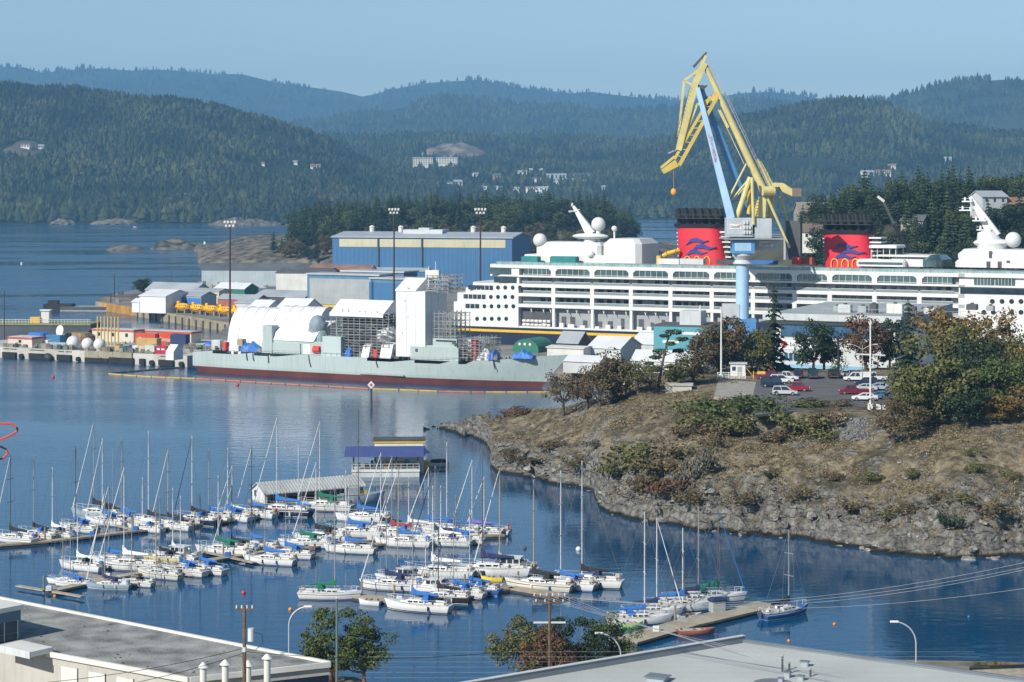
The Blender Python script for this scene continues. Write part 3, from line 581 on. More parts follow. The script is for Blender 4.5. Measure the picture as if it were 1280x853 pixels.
# rocky wooded point behind the yard
def point_z(X, Y):
    px = 640+FPX*X/Y
    sh = np.interp(px, [200,243,260,300,350,420,520,700,800,900], [1700,1575,1545,1530,1512,1495,1490,1490,1490,1490])+(fbm(X*.03, X*0, 3, 3.)-.5)*25
    d = Y-sh-np.clip((250-px)/8, 0, 1)*400; top = np.interp(px, [235,250,300,345,365,400,470,560,640,720,760,790,830,900], [-3,5,14,16,17,22,27,30,30,30,27,16,6,-3])
    return -4+np.clip(d/6, -1, 1)*6+np.maximum(top-2, 0)*np.clip(d/110, 0, 1)**0.7*np.clip((2050-Y)/200, -.1, 1)+(fbm(X*.05, Y*.05, 4, 5.)-.5)*7*np.clip(d/20, 0, 1)
M_ISLE = mat('grey_shore_rock', (0.055,0.05,0.042), .95, 0, .4, .12, .9, .25, .1, col2=(0.16,0.145,0.115))
grid_land('wooded_point', point_z, -420, 320, 1440, 2100, 6, M_ISLE)
def east_z(X, Y):
    t = np.clip((Y-770)/170, 0, 1); r = np.clip((X-75)/110, 0, 1); r = r*r*(3-2*r)
    return -2+5+44*t*r*np.clip((1400-Y)/300, 0, 1)-6*np.clip((40-X)/30, 0, 1)+(fbm(X*.02, Y*.02, 3, 2.)-.5)*5*t*r
grid_land('east_slope', east_z, 60, 520, 745, 1400, 8, mat('east_ground', (0.07,0.07,0.04), 0.95, 0, 0.4, 0.05), -50)
# islands
def isle(name, pix, hz, seed):
    (x0, x1, yw) = pix; Yc = FPX*HC/(yw-YH); X0, X1 = (x0-640)*Yc/FPX, (x1-640)*Yc/FPX
    def fz(X, Y):
        a = (X-(X0+X1)/2)/((X1-X0)/2); b = (Y-Yc-14)/26
        return -1.5+hz*np.clip(1-a*a-b*b, -0.5, 1)+(fbm(X*.07, Y*.07, 4, seed)-.45)*hz*1.3*np.clip(1.2-a*a-b*b, 0, 1)
    grid_land(name, fz, X0-6, X1+6, Yc-20, Yc+50, 2.5, M_ISLE)
isle('rock_islet', (128, 180, 313), 6, 1.0); isle('long_islet', (182, 252, 312), 9, 2.0); isle('beacon_islet', (246, 284, 315), 2.6, 3.0); isle('shoal_islet', (262, 312, 309), 3.5, 4.0); isle('harbour_islet', (248, 366, 282), 11, 5.0)
# trees behind: individual conifers on the wooded point
rg = random.Random(9); n = 0
def plant(label, n, xr, yr, fz, group, hr, seed, kinds, zmin=3):
    rg = random.Random(seed); k = 0; tries = 0
    while k < n and tries < n*20:
        tries += 1; Y = rg.uniform(*yr); X = (rg.uniform(*xr)-640)*Y/FPX; z = float(fz(X, Y))
        if z < zmin: continue
        kd, lf = rg.choice(kinds); h = rg.uniform(*hr)*(0.8 if kd == 'broad' else 1.0)
        tree('conifer_tree' if kd in ('conifer', 'gappy') else 'broadleaf_tree', label[0] if kd in ('conifer', 'gappy') else label[1], (X, Y, z-0.5), h, h*(rg.uniform(.5, .62) if kd != 'broad' else rg.uniform(.8, 1.1)), kd, lf, group=group, seed=rg.randrange(99)); k += 1
plant(('tall dark conifer in the wood behind the big blue hall','rounded dark tree in the wood behind the big blue hall'), 270, (362, 790), (1545, 1800), point_z, 'wood behind the blue hall', (20, 30), 4, [('conifer','dark'),('conifer','pine'),('broad','dark'),('conifer','dark'),('broad','green')])
plant(('conifer at the brown front edge of the wood behind the yard','low brown tree along the front edge of the wood behind the yard'), 110, (352, 770), (1500, 1560), point_z, 'brown trees along the wood edge', (12, 19), 5, [('broad','brown'),('broad','olive'),('broad','brown'),('broad','dark')])
plant(('tall dark conifer on the slope behind the cruise ship','rounded green tree on the slope behind the cruise ship'), 170, (1000, 1330), (815, 1010), east_z, 'trees on the slope behind the ship', (17, 26), 6, [('conifer','dark'),('broad','dark'),('conifer','pine'),('broad','green'),('broad','dark')], 12)
plant(('conifer low on the bank behind the red funnels','olive or brown low tree on the bank behind the red funnels'), 60, (985, 1320), (775, 830), east_z, 'low trees behind the funnels', (7, 12), 7, [('broad','olive'),('broad','green'),('broad','brown'),('broad','yellow')], 5)
plant(('conifer between the two radar masts and the funnel','dark bushy tree beside the stern funnel'), 26, (765, 842), (880, 960), lambda x, y: 9.0, 'trees beside the stern funnel', (12, 20), 8, [('broad','dark'),('conifer','dark'),('broad','olive')])
for k, (px, py, h) in enumerate(((342, 305, 17), (352, 306, 12))):
    p = P(px, py, 1555); tree('lone_fir', ('lone slender fir at the tip of the rocky point','smaller fir next to the lone slender one')[k], (p.x, p.y, float(point_z(p.x, p.y))), h, h*.6, 'gappy', 'dark', seed=k)
# ================================================================== paints
WHITE = mat('ship_white', (0.66, 0.67, 0.66), 0.45, 0, 0.05, 0.08, streak=0.08)
OFFW = mat('off_white', (0.62, 0.62, 0.58), 0.6, 0, 0.1, 0.2, streak=0.12)
GREYP = mat('grey_paint', (0.33, 0.35, 0.36), 0.6, 0, 0.1, 0.2, streak=0.15)
LGREY = mat('light_grey_paint', (0.50, 0.53, 0.54), 0.6, 0, 0.1, 0.2, streak=0.15)
DGREY = mat('dark_grey_paint', (0.07, 0.075, 0.08), 0.6, 0, 0.2, 0.3)
BLACK = mat('black_paint', (0.016, 0.017, 0.02), 0.55, 0, 0.3, 0.5)
NAVY = mat('navy_hull', (0.012, 0.022, 0.05), 0.4, 0, 0.2, 0.1)
YELLOW = mat('yellow_paint', (0.72, 0.42, 0.02), 0.5, 0, 0.1, 0.3, streak=0.15)
GLASSD = mat('dark_window', (0.02, 0.035, 0.05), 0.12, 0, 0.4, 0.4, spec=0.7)
GLASSG = mat('sea_green_glass', (0.05, 0.10, 0.115), 0.10, 0, 0.4, 0.15, spec=0.8)
RAILG = mat('railing_glass', (0.20, 0.24, 0.25), 0.3, 0, 0.1, 0.3)
CABIN = mat('cabin_wall_shaded', (0.30, 0.315, 0.33), 0.6, 0, 0.1, 0.3)  # wall grey darkened to put deck-ceiling shade into the openings
REDF = mat('funnel_red', (0.60, 0.022, 0.04), 0.45, 0, 0.06, 0.1)
GOLD = mat('gold_trim', (0.75, 0.45, 0.05), 0.4, 0, 0.1, 0.3)
BLUEE = mat('emblem_blue', (0.03, 0.05, 0.22), 0.5)
TEAL = mat('teal_canvas', (0.02, 0.20, 0.20), 0.7, 0, 0.15, 0.3)
BLUE = mat('blue_paint', (0.035, 0.14, 0.40), 0.55, 0, 0.12, 0.2)
RED = mat('red_paint', (0.55, 0.05, 0.035), 0.6, 0, 0.15, 0.3)
def text(body, size, m, parent, loc, rot, name='lettering', ext=0.02):
    cu = bpy.data.curves.new(name, 'FONT'); cu.body = body; cu.size = size; cu.extrude = ext; cu.align_x = 'CENTER'; cu.align_y = 'CENTER'; cu.resolution_u = 2
    t = bpy.data.objects.new(name, cu); COL.objects.link(t); bpy.context.view_layer.update()
    me = bpy.data.meshes.new_from_object(t.evaluated_get(bpy.context.evaluated_depsgraph_get())); bpy.data.objects.remove(t); bpy.data.curves.remove(cu)
    me.materials.clear(); o = link(name, me, m, parent, loc); o.rotation_euler = rot; return o
# ================================================================== cruise ship
def cruise():
    O = (-22.8, 729.0); A = math.atan2(-65, 129.5); S = frame(O, A); U = lambda px, v=0: S(px, None, v)
    r = thing('cruise_ship', 'huge white cruise ship with navy hull, yellow stripe and two red funnels in dry dock', 'ship', (O[0], O[1], 0), A)
    def plan(u0, u1, v0, v1, c0, bow):
        p = [(u0+c0, v0), (u1-bow, v0)]
        if bow: p += [(u1-bow*.55, v0+2.2), (u1-bow*.2, v0+8), (u1, (v0+v1)/2), (u1-bow*.2, v1-8), (u1-bow*.55, v1-2.2)]
        p += [(u1-bow, v1), (u0+c0, v1), (u0+c0*.3, v1-c0*.3), (u0, v1-c0), (u0, v0+c0), (u0+c0*.3, v0+c0*.3)]; return p
    MB().prismz(plan(-1, 292, 0.1, 31.9, 6, 75), 3.0, 9.9).build('hull', NAVY, r)
    MB().prismz([(2, 0.02), (222, 0.02), (222, 0.12), (2, 0.12)], 8.1, 9.0).build('hull_stripe', YELLOW, r)
    us, um, ub = U(648), U(1198), 292.0
    # white aft block, stepped
    MB().prismz(plan(-0.5, us, 0, 32, 5, 0), 9.9, 18.4).prismz(plan(0.5, us, 0, 32, 6, 0), 18.4, 21.8).build('stern_block', WHITE, r)
    MB().prismz(plan(3.5, us, 0.02, 31.98, 7, 0), 21.8, 23.6).prismz(plan(6, us, 0.02, 31.98, 8, 0), 23.6, 25.65).prismz(plan(16, us, 0.6, 31.4, 8, 0), 25.65, 28.2).build('stern_terrace', WHITE, r)
    MB().prismz(plan(13, us, 0.05, 31.95, 8, 0), 28.2, 28.8).prismz(plan(15, us, 0.5, 31.5, 6, 0), 28.8, 31.3).prismz(plan(14, us, 0, 32, 6, 0), 31.3, 32.4).build('stern_upper', WHITE, r)
    # core and bands amidships
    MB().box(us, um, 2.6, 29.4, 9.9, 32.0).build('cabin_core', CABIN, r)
    for z0, z1 in ((17.3, 18.5), (21.2, 22.35), (24.5, 25.7), (28.1, 28.75), (31.2, 32.4)):
        MB().box(us, um+2, 0, 2.7, z0, z1).box(us, um+2, 29.3, 32, z0, z1).build('deck_band', WHITE, r)
    MB().box(us, um, 0.1, 2.7, 9.9, 10.5).box(us, um, 29.3, 31.9, 9.9, 10.5).build('promenade_deck', WHITE, r)
    MB().box(us, um, 2.5, 29.5, 32.0, 32.38).build('sun_deck', mat('deck_teal', (0.22,0.27,0.27), 0.8, 0, 0.2, 0.2), r)
    PIL = [691.5, 740, 788.5, 838, 889.5, 941, 993, 1037, 1093, 1149]
    edges = [us+1]+[U(p) for p in PIL]+[um-1]
    for p in PIL:
        u = U(p)
        MB().box(u-.5, u+.5, 0.15, 1.1, 10.5, 17.3).build('promenade_post', WHITE, r)
        MB().box(u-.75, u+.75, 0.02, 2.6, 18.5, 21.2).box(u-.75, u+.75, 0.02, 2.6, 22.35, 24.5).build('bay_pillar', WHITE, r)
        MB().prismy([(u-.9, 28.7), (u+.9, 28.7), (u+.9, 30.4), (u+1.9, 31.25), (u-1.9, 31.25), (u-.9, 30.4)], 0.02, 1.2).build('window_pillar', WHITE, r)
    rg = random.Random(2)
    cab = MB(); rail = MB(); prom = MB(); promw = MB(); cap = MB()
    for a, b in zip(edges[:-1], edges[1:]):
        a2, b2 = a+1.0, b-1.0; n = max(2, int((b2-a2)/2.6))
        g = MB().box(a2+.1, b2-.1, 0.35, 0.6, 28.8, 31.2).build('window', GLASSG, r)
        mu = MB()
        for k in range(1, 6): x = a2+(b2-a2)*k/6; mu.box(x-.06, x+.06, 0.25, 0.36, 28.8, 31.2)
        mu.box(a2, b2, .22, .36, 29.05, 29.2).build('mullion', OFFW, g)
        for z in (18.5, 22.35, 25.7):
            h = 2.1 if z < 25 else 2.2
            for k in range(n):
                x = a2+(b2-a2)*(k+.5)/n
                if rg.random() < .93: cab.box(x-.95+rg.uniform(-.15,.15), x+.65, 2.45, 2.62, z+.1, z+h)
            rail.box(a2-.6 if z > 25 else a2-.2, b2+.6 if z > 25 else b2+.2, 0.12, 0.2, z, z+0.85); cap.box(a2-.6 if z > 25 else a2-.2, b2+.6 if z > 25 else b2+.2, 0.08, 0.24, z+.85, z+.97)
        for k in range(3):
            x = a2+(b2-a2)*(k+.4+rg.uniform(-.2,.2))/3; promw.box(x-rg.uniform(.5,1.3), x+.6, 2.4, 2.62, 11.0, 10.8+rg.choice([2.1, 2.3, 3.4]))
            prom.box(x-1.2, x+rg.uniform(.2,1.2), .5, 1.6, 10.5, 10.5+rg.uniform(.7,1.6))
            prom.cyl((x+1.5,1.2,16.9), (x+2.2,.7,15.6), .16, .12, 5); prom.cyl((x+2.0,1.2,17.2), (x+2.0,1.2,15.9), .2, .1, 5)
    tag(cab.build('cabin_windows', GLASSD, r), kind='stuff'); tag(rail.build('balcony_rails', RAILG, r), kind='stuff'); tag(cap.build('rail_caps', WHITE, r), kind='stuff'); tag(prom.build('promenade_gear', WHITE, r), kind='stuff'); tag(promw.build('promenade_doors', DGREY, r), kind='stuff')
    # life raft canisters at the first bay
    a = U(650)
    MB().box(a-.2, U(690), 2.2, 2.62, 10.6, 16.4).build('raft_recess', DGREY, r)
    for k in range(7):
        for z in (11.0, 12.4): MB().cyl((a+.8+k*1.62, .6, z), (a+2.1+k*1.62, .6, z), .55, .55, 8).build('life_raft', OFFW, r)
    # portholes and long windows of the stern and bow blocks
    Z = lambda yy: yy/6.4+330; X = lambda xx: xx/6.4+480
    for yy, xs in ((440, [745,805,862,920,978]), (340, [803,860,918,978,1035]), (265, [855,912,970,1028]), (190, [912,970,1030,1088])):
        for x in xs:
            u, z = S(X(x), Z(yy)); MB().cyl((u, 0.15, z), (u, -0.05, z), .78, .78, 12).build('porthole', GLASSD, r)
    for yy, x0, x1 in ((332, 538, 765), (258, 605, 815), (186, 672, 875)):
        u0, z = S(X(x0), Z(yy)); u1 = U(X(x1)); v = 1.4 if yy < 400 else 0
        for k in range(6):
            a0, b0 = u0+(u1-u0)*k/6+.12, u0+(u1-u0)*(k+1)/6-.12
            f = lambda u: -0.06 if u > 6 else (6-u)*0.9
            MB().loft([[(a0,f(a0),z-.85),(b0,f(b0),z-.85),(b0,f(b0)+.5,z-.85),(a0,f(a0)+.5,z-.85)],[(a0,f(a0),z+.75),(b0,f(b0),z+.75),(b0,f(b0)+.5,z+.75),(a0,f(a0)+.5,z+.75)]]).build('long_window', GLASSD, r)
    g = MB().box(U(611), U(638), -.06, .2, 28.9, 31.1).build('window', GLASSG, r)
    MB().box(U(617), us-1, .3, .65, 25.9, 27.9).build('stern_balcony_window', GLASSD, r)
    # bow block
    MB().prismz(plan(um, 290, 0, 32, 0.01, 70), 9.9, 24.6).prismz(plan(um, 285, 0, 32, 0.01, 70), 24.6, 25.7).prismz(plan(um, 268, 0.5, 31.5, 0.01, 56), 25.7, 28.1).build('bow_block', WHITE, r)
    MB().prismz(plan(um, 262, 0, 32, 0.01, 52), 28.1, 28.7).prismz(plan(um, 258, .9, 31.1, 0.01, 50), 28.7, 31.2).prismz(plan(um, 262, 0, 32, 0.01, 52), 31.2, 32.6).build('bridge_block', WHITE, r)
    MB().box(um+.5, um+26, .28, .6, 25.9, 27.8).build('bow_balcony_window', GLASSD, r)
    for x0, x1 in ((1217, 1242), (1243.5, 1268)):
        g = MB().box(U(x0), U(x1), .55, .95, 28.8, 31.1).build('bridge_window', GLASSG, r); mu = MB()
        for k in range(1, 6): x = U(x0)+(U(x1)-U(x0))*k/6; mu.box(x-.06, x+.06, .45, .56, 28.8, 31.1)
        mu.build('mullion', OFFW, g)
    for yy, xs in ((627, [1025,1077,1128,1178,1230]), (685, [980,1030,1128,1178,1230])):
        for x in xs:
            u, z = S(1000+x/4.264, 230+yy/4.264); MB().cyl((u, .15, z), (u, -.05, z), .8, .8, 12).build('porthole', GLASSD, r)
    # top rail
    rl = MB(); u0, u1 = U(620), 258
    for u in np.arange(u0, u1, 2.4): rl.box(u-.05, u+.05, .25, .33, 32.4, 33.6)
    rl.box(u0, u1, .25, .33, 33.5, 33.62); tag(rl.build('deck_railing', RAILG, r), kind='stuff')
    MB().box(u0, u1, .34, .38, 32.4, 33.4).build('wind_screen', mat('screen_glass', (0.25,0.36,0.37), 0.2, 0, 0.2, 0.3), r)
    # upper works: (name, px0, px1, row top, row bottom, v0, v1, material)
    def blk(name, px0, px1, y0, y1, v0, v1, m, c=0.0):
        a0, zt = S(px0, y0, v0); a1, zb = S(px1, y1, v0); zb = max(zb, 32.2)
        return (MB().cbox(a0, a1, v0, v1, zb, zt, c) if c else MB().box(a0, a1, v0, v1, zb, zt)).build(name, m, r)
    blk('aft_house', 669, 750, 302.5, 330, 9, 25, WHITE, 1.2); blk('aft_house', 752, 800, 298.5, 330, 7, 26, WHITE, 1.8)
    blk('aft_deckhouse', 655, 765, 318, 331, 8, 27, OFFW, .3)
    for k, (a, b) in enumerate(((651, 672), (687, 720))): blk('canvas_shelter', a, b, 320.5, 331, 3, 6, TEAL, .3)
    u, z = S(738, 295.5, 14); MB().sphere((u, 14, z), 1, 20, 8, (7.0, 4.0, 1.15)).build('mast_platform', WHITE, r, smooth=True)
    MB().cyl((u, 14, z-4), (u, 14, z), 2.4, 2.4, 12).build('platform_stem', WHITE, r)
    b = S(739, 293, 14); t = S(717, 258, 14)
    m = MB().bar((b[0], 14, b[1]), (t[0], 14, t[1]), 1.6, 3.4, .7, .9).build('radar_mast', WHITE, r)
    MB().box(t[0]-1.6, t[0]+1.4, 13.2, 14.8, t[1]-1.9, t[1]-1.6).cyl((t[0]-.5, 14, t[1]), (t[0]-.5, 14, t[1]+1.2), .45, .3, 8).cyl((t[0]-1.8, 14, t[1]-2.2), (t[0]+2.4, 14, t[1]-1.2), .2, .2, 6).build('radar', OFFW, m)
    for px, py, rr, vv in ((748, 280.5, 2.55, 15), (675, 300.5, 2.5, 10), (768, 286, 1.05, 12), (738.5, 318, 1.3, 8)):
        u, z = S(px, py, vv); d = MB().sphere((u, vv, z), rr, 18, 12).build('satellite_dome', WHITE, r, smooth=True)
        if px != 738.5: MB().cyl((u, vv, 33), (u, vv, z-rr*.8), rr*.3, rr*.35, 8).build('dome_stem', WHITE, d)
    blk('deck_container', 822, 848.5, 323.5, 331, 3, 6, OFFW); blk('deck_container', 849.5, 879, 323.5, 331, 3, 6, LGREY); blk('deck_container', 895, 920, 325, 331, 3, 6, DGREY); blk('deck_container', 937, 969, 325.5, 331, 3, 6, BLUE)
    blk('deck_container', 990, 1002, 322, 331, 5, 8, RED); blk('deck_container', 1003, 1015, 322, 331, 5, 8, mat('rust_red', (0.33,0.07,0.04), 0.7))
    sl = MB(); p0 = S(829, 320, 8); p1 = S(846, 313.5, 8)
    sl.path([(p0[0], 8, p0[1]), (p0[0]+1.5, 8, p0[1]+.8), (p1[0]-1, 9, p1[1]-.3), (p1[0], 10, p1[1])], .75, 8).cyl((p0[0]-1.5, 8, 32.4), (p0[0]-1.5, 8, p0[1]), 1.1, 1.0, 10).build('water_slide', YELLOW, r)
    # funnels
    def funnel(pl0, pl1, pr1, pr0, yt, yb, n, first):
        v = 16; ub0, zb = S(pl0, yb, 11); ut0, zt = S(pl1, yt, 11); ut1 = U(pr1, 11); ub1 = U(pr0, 11)
        def ring(a, b, z, hw): return [((a+b)/2+(b-a)/2*math.copysign(abs(math.cos(t))**.5, math.cos(t)), v+hw*math.copysign(abs(math.sin(t))**.6, math.sin(t)), z) for t in [2*math.pi*i/28 for i in range(28)]]
        f = MB().loft([ring(ub0, ub1, 32.2, 5.4), ring(ut0, ut1, zt, 5.0)]).build('funnel', REDF, r, smooth=True)
        MB().loft([ring(ut0-1, ut1+.6, zt, 5.3), ring(ut0-1.4, ut1+.6, zt+1.3, 5.6)]).build('funnel_cap', BLACK, f)
        st = MB()
        for k in range(n):
            u = ut0+.8+(ut1-ut0-1.8)*k/(n-1)
            for vv in (13.4, 18.6): st.cyl((u+.6, vv, zt+1), (u-.5, vv, zt+6.6), .95, .95, 9)
        st.build('exhaust_pipes', BLACK, f)
        rr = MB()
        for hz in (3.2, 4.4): rr.path([(ut0-2.6, 10.5, zt+hz), (ut1+1.5, 10.5, zt+hz), (ut1+1.5, 21.5, zt+hz), (ut0-2.6, 21.5, zt+hz), (ut0-2.6, 10.5, zt+hz)], .12, 5)
        for k in range(6): u = ut0-2.6+(ut1-ut0+4)*k/5; rr.cyl((u, 10.5, zt+1), (u, 10.5, zt+4.4), .1, .1, 5)
        rr.box(ut0-2.6, ut1+1.5, 10.4, 21.6, zt+3.1, zt+3.25).build('exhaust_gallery', BLACK, f)
        # blue wave flashes only (the mascot is left out)
        w = ut1-ut0; em = MB()
        for (x, z, ln, th) in ((.42, .66, .46, .11), (.55, .50, .5, .12), (.40, .37, .45, .11)):
            pts = [(x-ln/2, z-.10), (x-ln*.25, z+th*.6), (x, z+th*.8), (x+ln*.3, z+th*.1), (x+ln*.55, z+.02), (x+ln*.25, z-th*.45), (x, z-th*.1), (x-ln*.22, z-.02)]
            em.prismy([(ub0+(w+2)*(a+.02), 32.2+(zt-32.2)*b) for a, b in pts], v-5.62, v-4.6)
        em.build('wave_emblem', BLUEE, f)
        for k in range(3):
            u = ub0+(w)*(0.28+.23*k); z = 34.2; ar = MB(); pts = [(u+1.2*math.cos(a), v-5.55, z+1.9*math.sin(a)) for a in np.linspace(-.5, math.pi+.5, 9)]
            ar.path(pts, .24, 5).build('gold_scroll', GOLD, f)
        lad = MB()
        for k in range(9): lad.box(ub0-.5+(ut0-ub0)*k/9, ub0+.1+(ut0-ub0)*k/9, v-2, v+2, 33.2+k*1.35, 33.5+k*1.35)
        lad.build('aft_louvers', OFFW, f)
        lv = MB(); hh = zt-34
        for k in range(7): lv.box(ut1+(ub1-ut1)*(1-k/7)+.1, ut1+4.6, v-3.6, v+3.6, 34+hh*k/7, 34.5+hh*k/7)
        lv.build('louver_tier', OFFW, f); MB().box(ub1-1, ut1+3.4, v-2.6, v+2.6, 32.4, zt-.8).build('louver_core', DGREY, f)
    funnel(845, 843, 896, 906, 284.5, 330, 6, True); funnel(1028, 1026, 1083, 1091, 292.5, 333, 6, False)
    s = blk('cinema_screen', 982, 1000.5, 276, 325, 13, 15, DGREY); blk('screen_back', 979.5, 982, 276, 325, 13, 16, GREYP)
    # forward sun decks
    blk('pool_house', 1070, 1131, 324, 334, 6, 22, WHITE, .6); blk('pool_house', 1112, 1166, 322, 334, 9, 22, WHITE, .6); blk('glass_lounge', 1152, 1176, 319.5, 334, 6, 22, GLASSG, 1.5); blk('upper_terrace', 1096, 1168, 318.5, 322, 8, 22, OFFW)
    u0, z = S(1089, 308, 12); u1 = U(1124, 12); c = MB().cbox(u0, u1, 9, 20, z-.5, z+.5, .3).build('canopy', WHITE, r); cp = MB()
    for k in range(5): u = u0+.6+(u1-u0-1.2)*k/4; cp.cyl((u, 10, 36), (u, 10, z-.4), .14, .14, 6).cyl((u, 19, 36), (u, 19, z-.4), .14, .14, 6)
    cp.build('canopy_posts', WHITE, c); blk('pool_windows', 1073, 1128, 327.5, 331.5, 5.9, 6.2, GLASSG)
    blk('forward_house', 1193, 1300, 323, 336, 5, 27, WHITE, 1.2); blk('forward_house', 1196, 1300, 311.5, 325, 7, 25, WHITE, 1.6); blk('forward_door', 1236, 1240, 314, 323, 6.9, 7.2, DGREY); blk('forward_door', 1233, 1238, 327, 335, 4.9, 5.2, DGREY); blk('forward_door', 1247, 1252, 327, 335, 4.9, 5.2, DGREY); blk('forward_window', 1258, 1262, 326, 329, 4.9, 5.2, DGREY)
    u, z = S(1240, 304, 14); MB().sphere((u, 14, z), 1, 20, 8, (6.2, 4.5, 1.6)).cyl((u, 14, z-3), (u, 14, z), 4.4, 5.0, 14).cyl((u-1, 14, z), (u-2, 14, z+4), 4.2, 2.8, 14).build('mast_platform', WHITE, r, smooth=True)
    u, z = S(1266.5, 300, 12); MB().sphere((u, 12, z), 2.55, 18, 12).build('satellite_dome', WHITE, r, smooth=True)
    b = S(1244, 296, 14); t = S(1213, 246, 14); m = MB().bar((b[0], 14, b[1]), (t[0], 14, t[1]), 1.8, 4.0, .8, 1.2).build('radar_mast', WHITE, r)
    for k, (px, py, w) in enumerate(((1211, 252, 3.4), (1209, 263, 4.2), (1226, 276, 4.4), (1232, 287.5, 4.8))):
        u, z = S(px, py, 14); MB().box(u-w/2, u+w/2, 11.5, 16.5, z-.2, z+.2).box(u-w/2, u+w/2, 11.5, 11.6, z+.9, z+1.0).cyl((u-w*.3, 13, z+.2), (u-w*.3, 13, z+1.4), .4, .3, 8).cyl((u+w*.3, 13, z+.2), (u+w*.3, 13, z+1.1), .3, .3, 8).build('radar_platform', WHITE, m)
    return r
cruise()
# ================================================================== dockside luffing crane
def crane():
    Y0 = 655.0; c0 = P(928, 445, Y0); s = Y0/FPX; X0 = c0.x
    r = thing('dockside_crane', 'tall yellow and pale blue luffing crane on a blue column beside the ship', 'crane', (X0, Y0, 0))
    q = lambda px, py, dy=0.0: Vector(((px-640)*(Y0+dy)/FPX-X0, dy, HC-(py-YH)*(Y0+dy)/FPX))
    LB = mat('crane_pale_blue', (0.34, 0.52, 0.72), 0.5, 0, 0.08, 0.2, streak=0.12); MBL = mat('crane_mid_blue', (0.09, 0.25, 0.50), 0.5, 0, 0.1, 0.2)
    YC = mat('crane_yellow', (0.60, 0.52, 0.22), 0.55, 0, 0.1, 0.3, streak=0.12); YD = mat('crane_deep_yellow', (0.58, 0.43, 0.09), 0.55, 0, 0.1, 0.3)
    CG = mat('crane_house_grey', (0.44, 0.49, 0.52), 0.6, 0, 0.08, 0.2, streak=0.1)
    MB().lathe([(3.4, 3.6), (3.4, 6), (2.5, 8), (2.15, 14), (2.15, 34.6)], n=20).build('column', LB, r, smooth=True)
    MB().lathe([(2.15, 34.6), (3.2, 35.2), (2.3, 36.4), (3.3, 37.8), (3.3, 38.5), (2.9, 38.6)], n=20).build('slewing_ring', LGREY, r)
    MB().box(-3.6, 3.6, -3.4, 3.4, 38.6, 45.0).build('turntable_block', MBL, r)
    MB().box(-2.9, 2.5, -3.5, -3.39, 39.4, 42.2).build('block_panel', LB, r)
    for k in range(5): MB().cyl((2.25*math.cos(-2.4+k*.5), 2.25*math.sin(-2.4+k*.5), 16), (2.25*math.cos(-2.4+k*.5), 2.25*math.sin(-2.4+k*.5), 17), .14, .14, 6).build('column_fitting', GREYP, r)
    MB().box(-6.4, -1.2, -2, 3, 17.5, 22.0).build('access_cabin', LGREY, r); MB().box(-5.0, 4.2, -3.2, 3.2, 8, 17.2).build('base_house', MBL, r); MB().box(-4.0, -.6, -3.3, -3.19, 12, 16.8).build('base_panel', LB, r)
    # machinery houses with sign panels
    h1 = MB().cbox(-5.4, 2.9, -4.6, 4, 44.0, 50.2, .15).build('machinery_house', CG, r); h2 = MB().cbox(3.6, 9.2, -4, 4, 43.6, 50.0, .15).build('machinery_house', CG, r)
    h3 = MB().prismy([(3.2, 39.6), (12.9, 39.6), (12.9, 43.3), (11.9, 44), (4.4, 44), (3.2, 42)], 3, 12).build('machinery_house', CG, r)
    RD = mat('sign_red', (0.6, 0.03, 0.03), 0.6); WS = mat('sign_white', (0.75, 0.75, 0.73), 0.5); BT = mat('sign_black', (0.02, 0.02, 0.02), 0.6)
    for h, x, y, z, wd in ((h1, -2.8, -4.64, 47.4, 3.9), (h3, 8.2, 2.96, 41.6, 4.6)):
        sg = MB().box(x-wd/2, x+wd/2, y-.04, y, z-.85, z+.85).build('sign_panel', WS, h); text('Canada', 1.15, BT, sg, (x-.25, y-.06, z-.05), (R(90), 0, 0)); MB().box(x+wd/2-.85, x+wd/2-.6, y-.07, y-.045, z+.15, z+.65).box(x+wd/2-.35, x+wd/2-.1, y-.07, y-.045, z+.15, z+.65).build('flag_mark', RD, sg)
    cl = MB()
    for k in range(8): cl.box(-.2+(k % 3)*.9, .35+(k % 3)*.9, -5.2, -4.55, 45+(k//3)*1.6, 46+(k//3)*1.6)
    cl.build('house_vents', OFFW, h1)
    # pale blue jib legs
    b1 = MB().bar(q(914, 273, -3), q(872, 110, -1.0), 2.7, 2.6, 1.3, 1.4).build('jib_leg', LB, r)
    b2 = MB().bar(q(936, 268, 6), q(877, 112, 1.5), 2.7, 2.4, 1.3, 1.2).build('jib_leg', MBL, r)
    a, b = q(884.5, 168, -2.6), q(894, 203, -2.6); d = (b-a); n = 'WASHINGTON'
    for k, ch in enumerate(n):
        p = a+d*(k+.5)/len(n); text(ch, 1.25, RD, b1, (p.x+.2, -3.75+ (k*.06), p.z), (R(90), math.atan2(d.x, -d.z)*-1+R(90), 0), 'lettering')
    for k in range(7):
        t = .12+k*.12; p1 = q(914, 273, -3).lerp(q(872, 110, -1), t); p2 = q(936, 268, 6).lerp(q(877, 112, 1.5), t); MB().cyl(p1, p2, .18, .18, 5).build('jib_brace', MBL, r)
    MB().bar(q(866, 108), q(881, 110), 1.2, 1.4).bar(q(876, 113), q(884, 107), .5).build('jib_head', DGREY, r)
    # yellow upper boom and tip
    def mem(name, pts, w0, w1, m, round_=False, dy=0.0, parent=None):
        mb = MB()
        for (a, b2_) in zip(pts[:-1], pts[1:]):
            (mb.cyl(q(*a, dy), q(*b2_, dy), w0/2, w1/2, 10) if round_ else mb.bar(q(*a, dy), q(*b2_, dy), w0, w0, w1, w1))
        return mb.build(name, m, parent or r)
    tb = mem('tie_boom', [(881, 81), (955, 240)], 1.7, 2.6, YC, True)
    wk = MB()
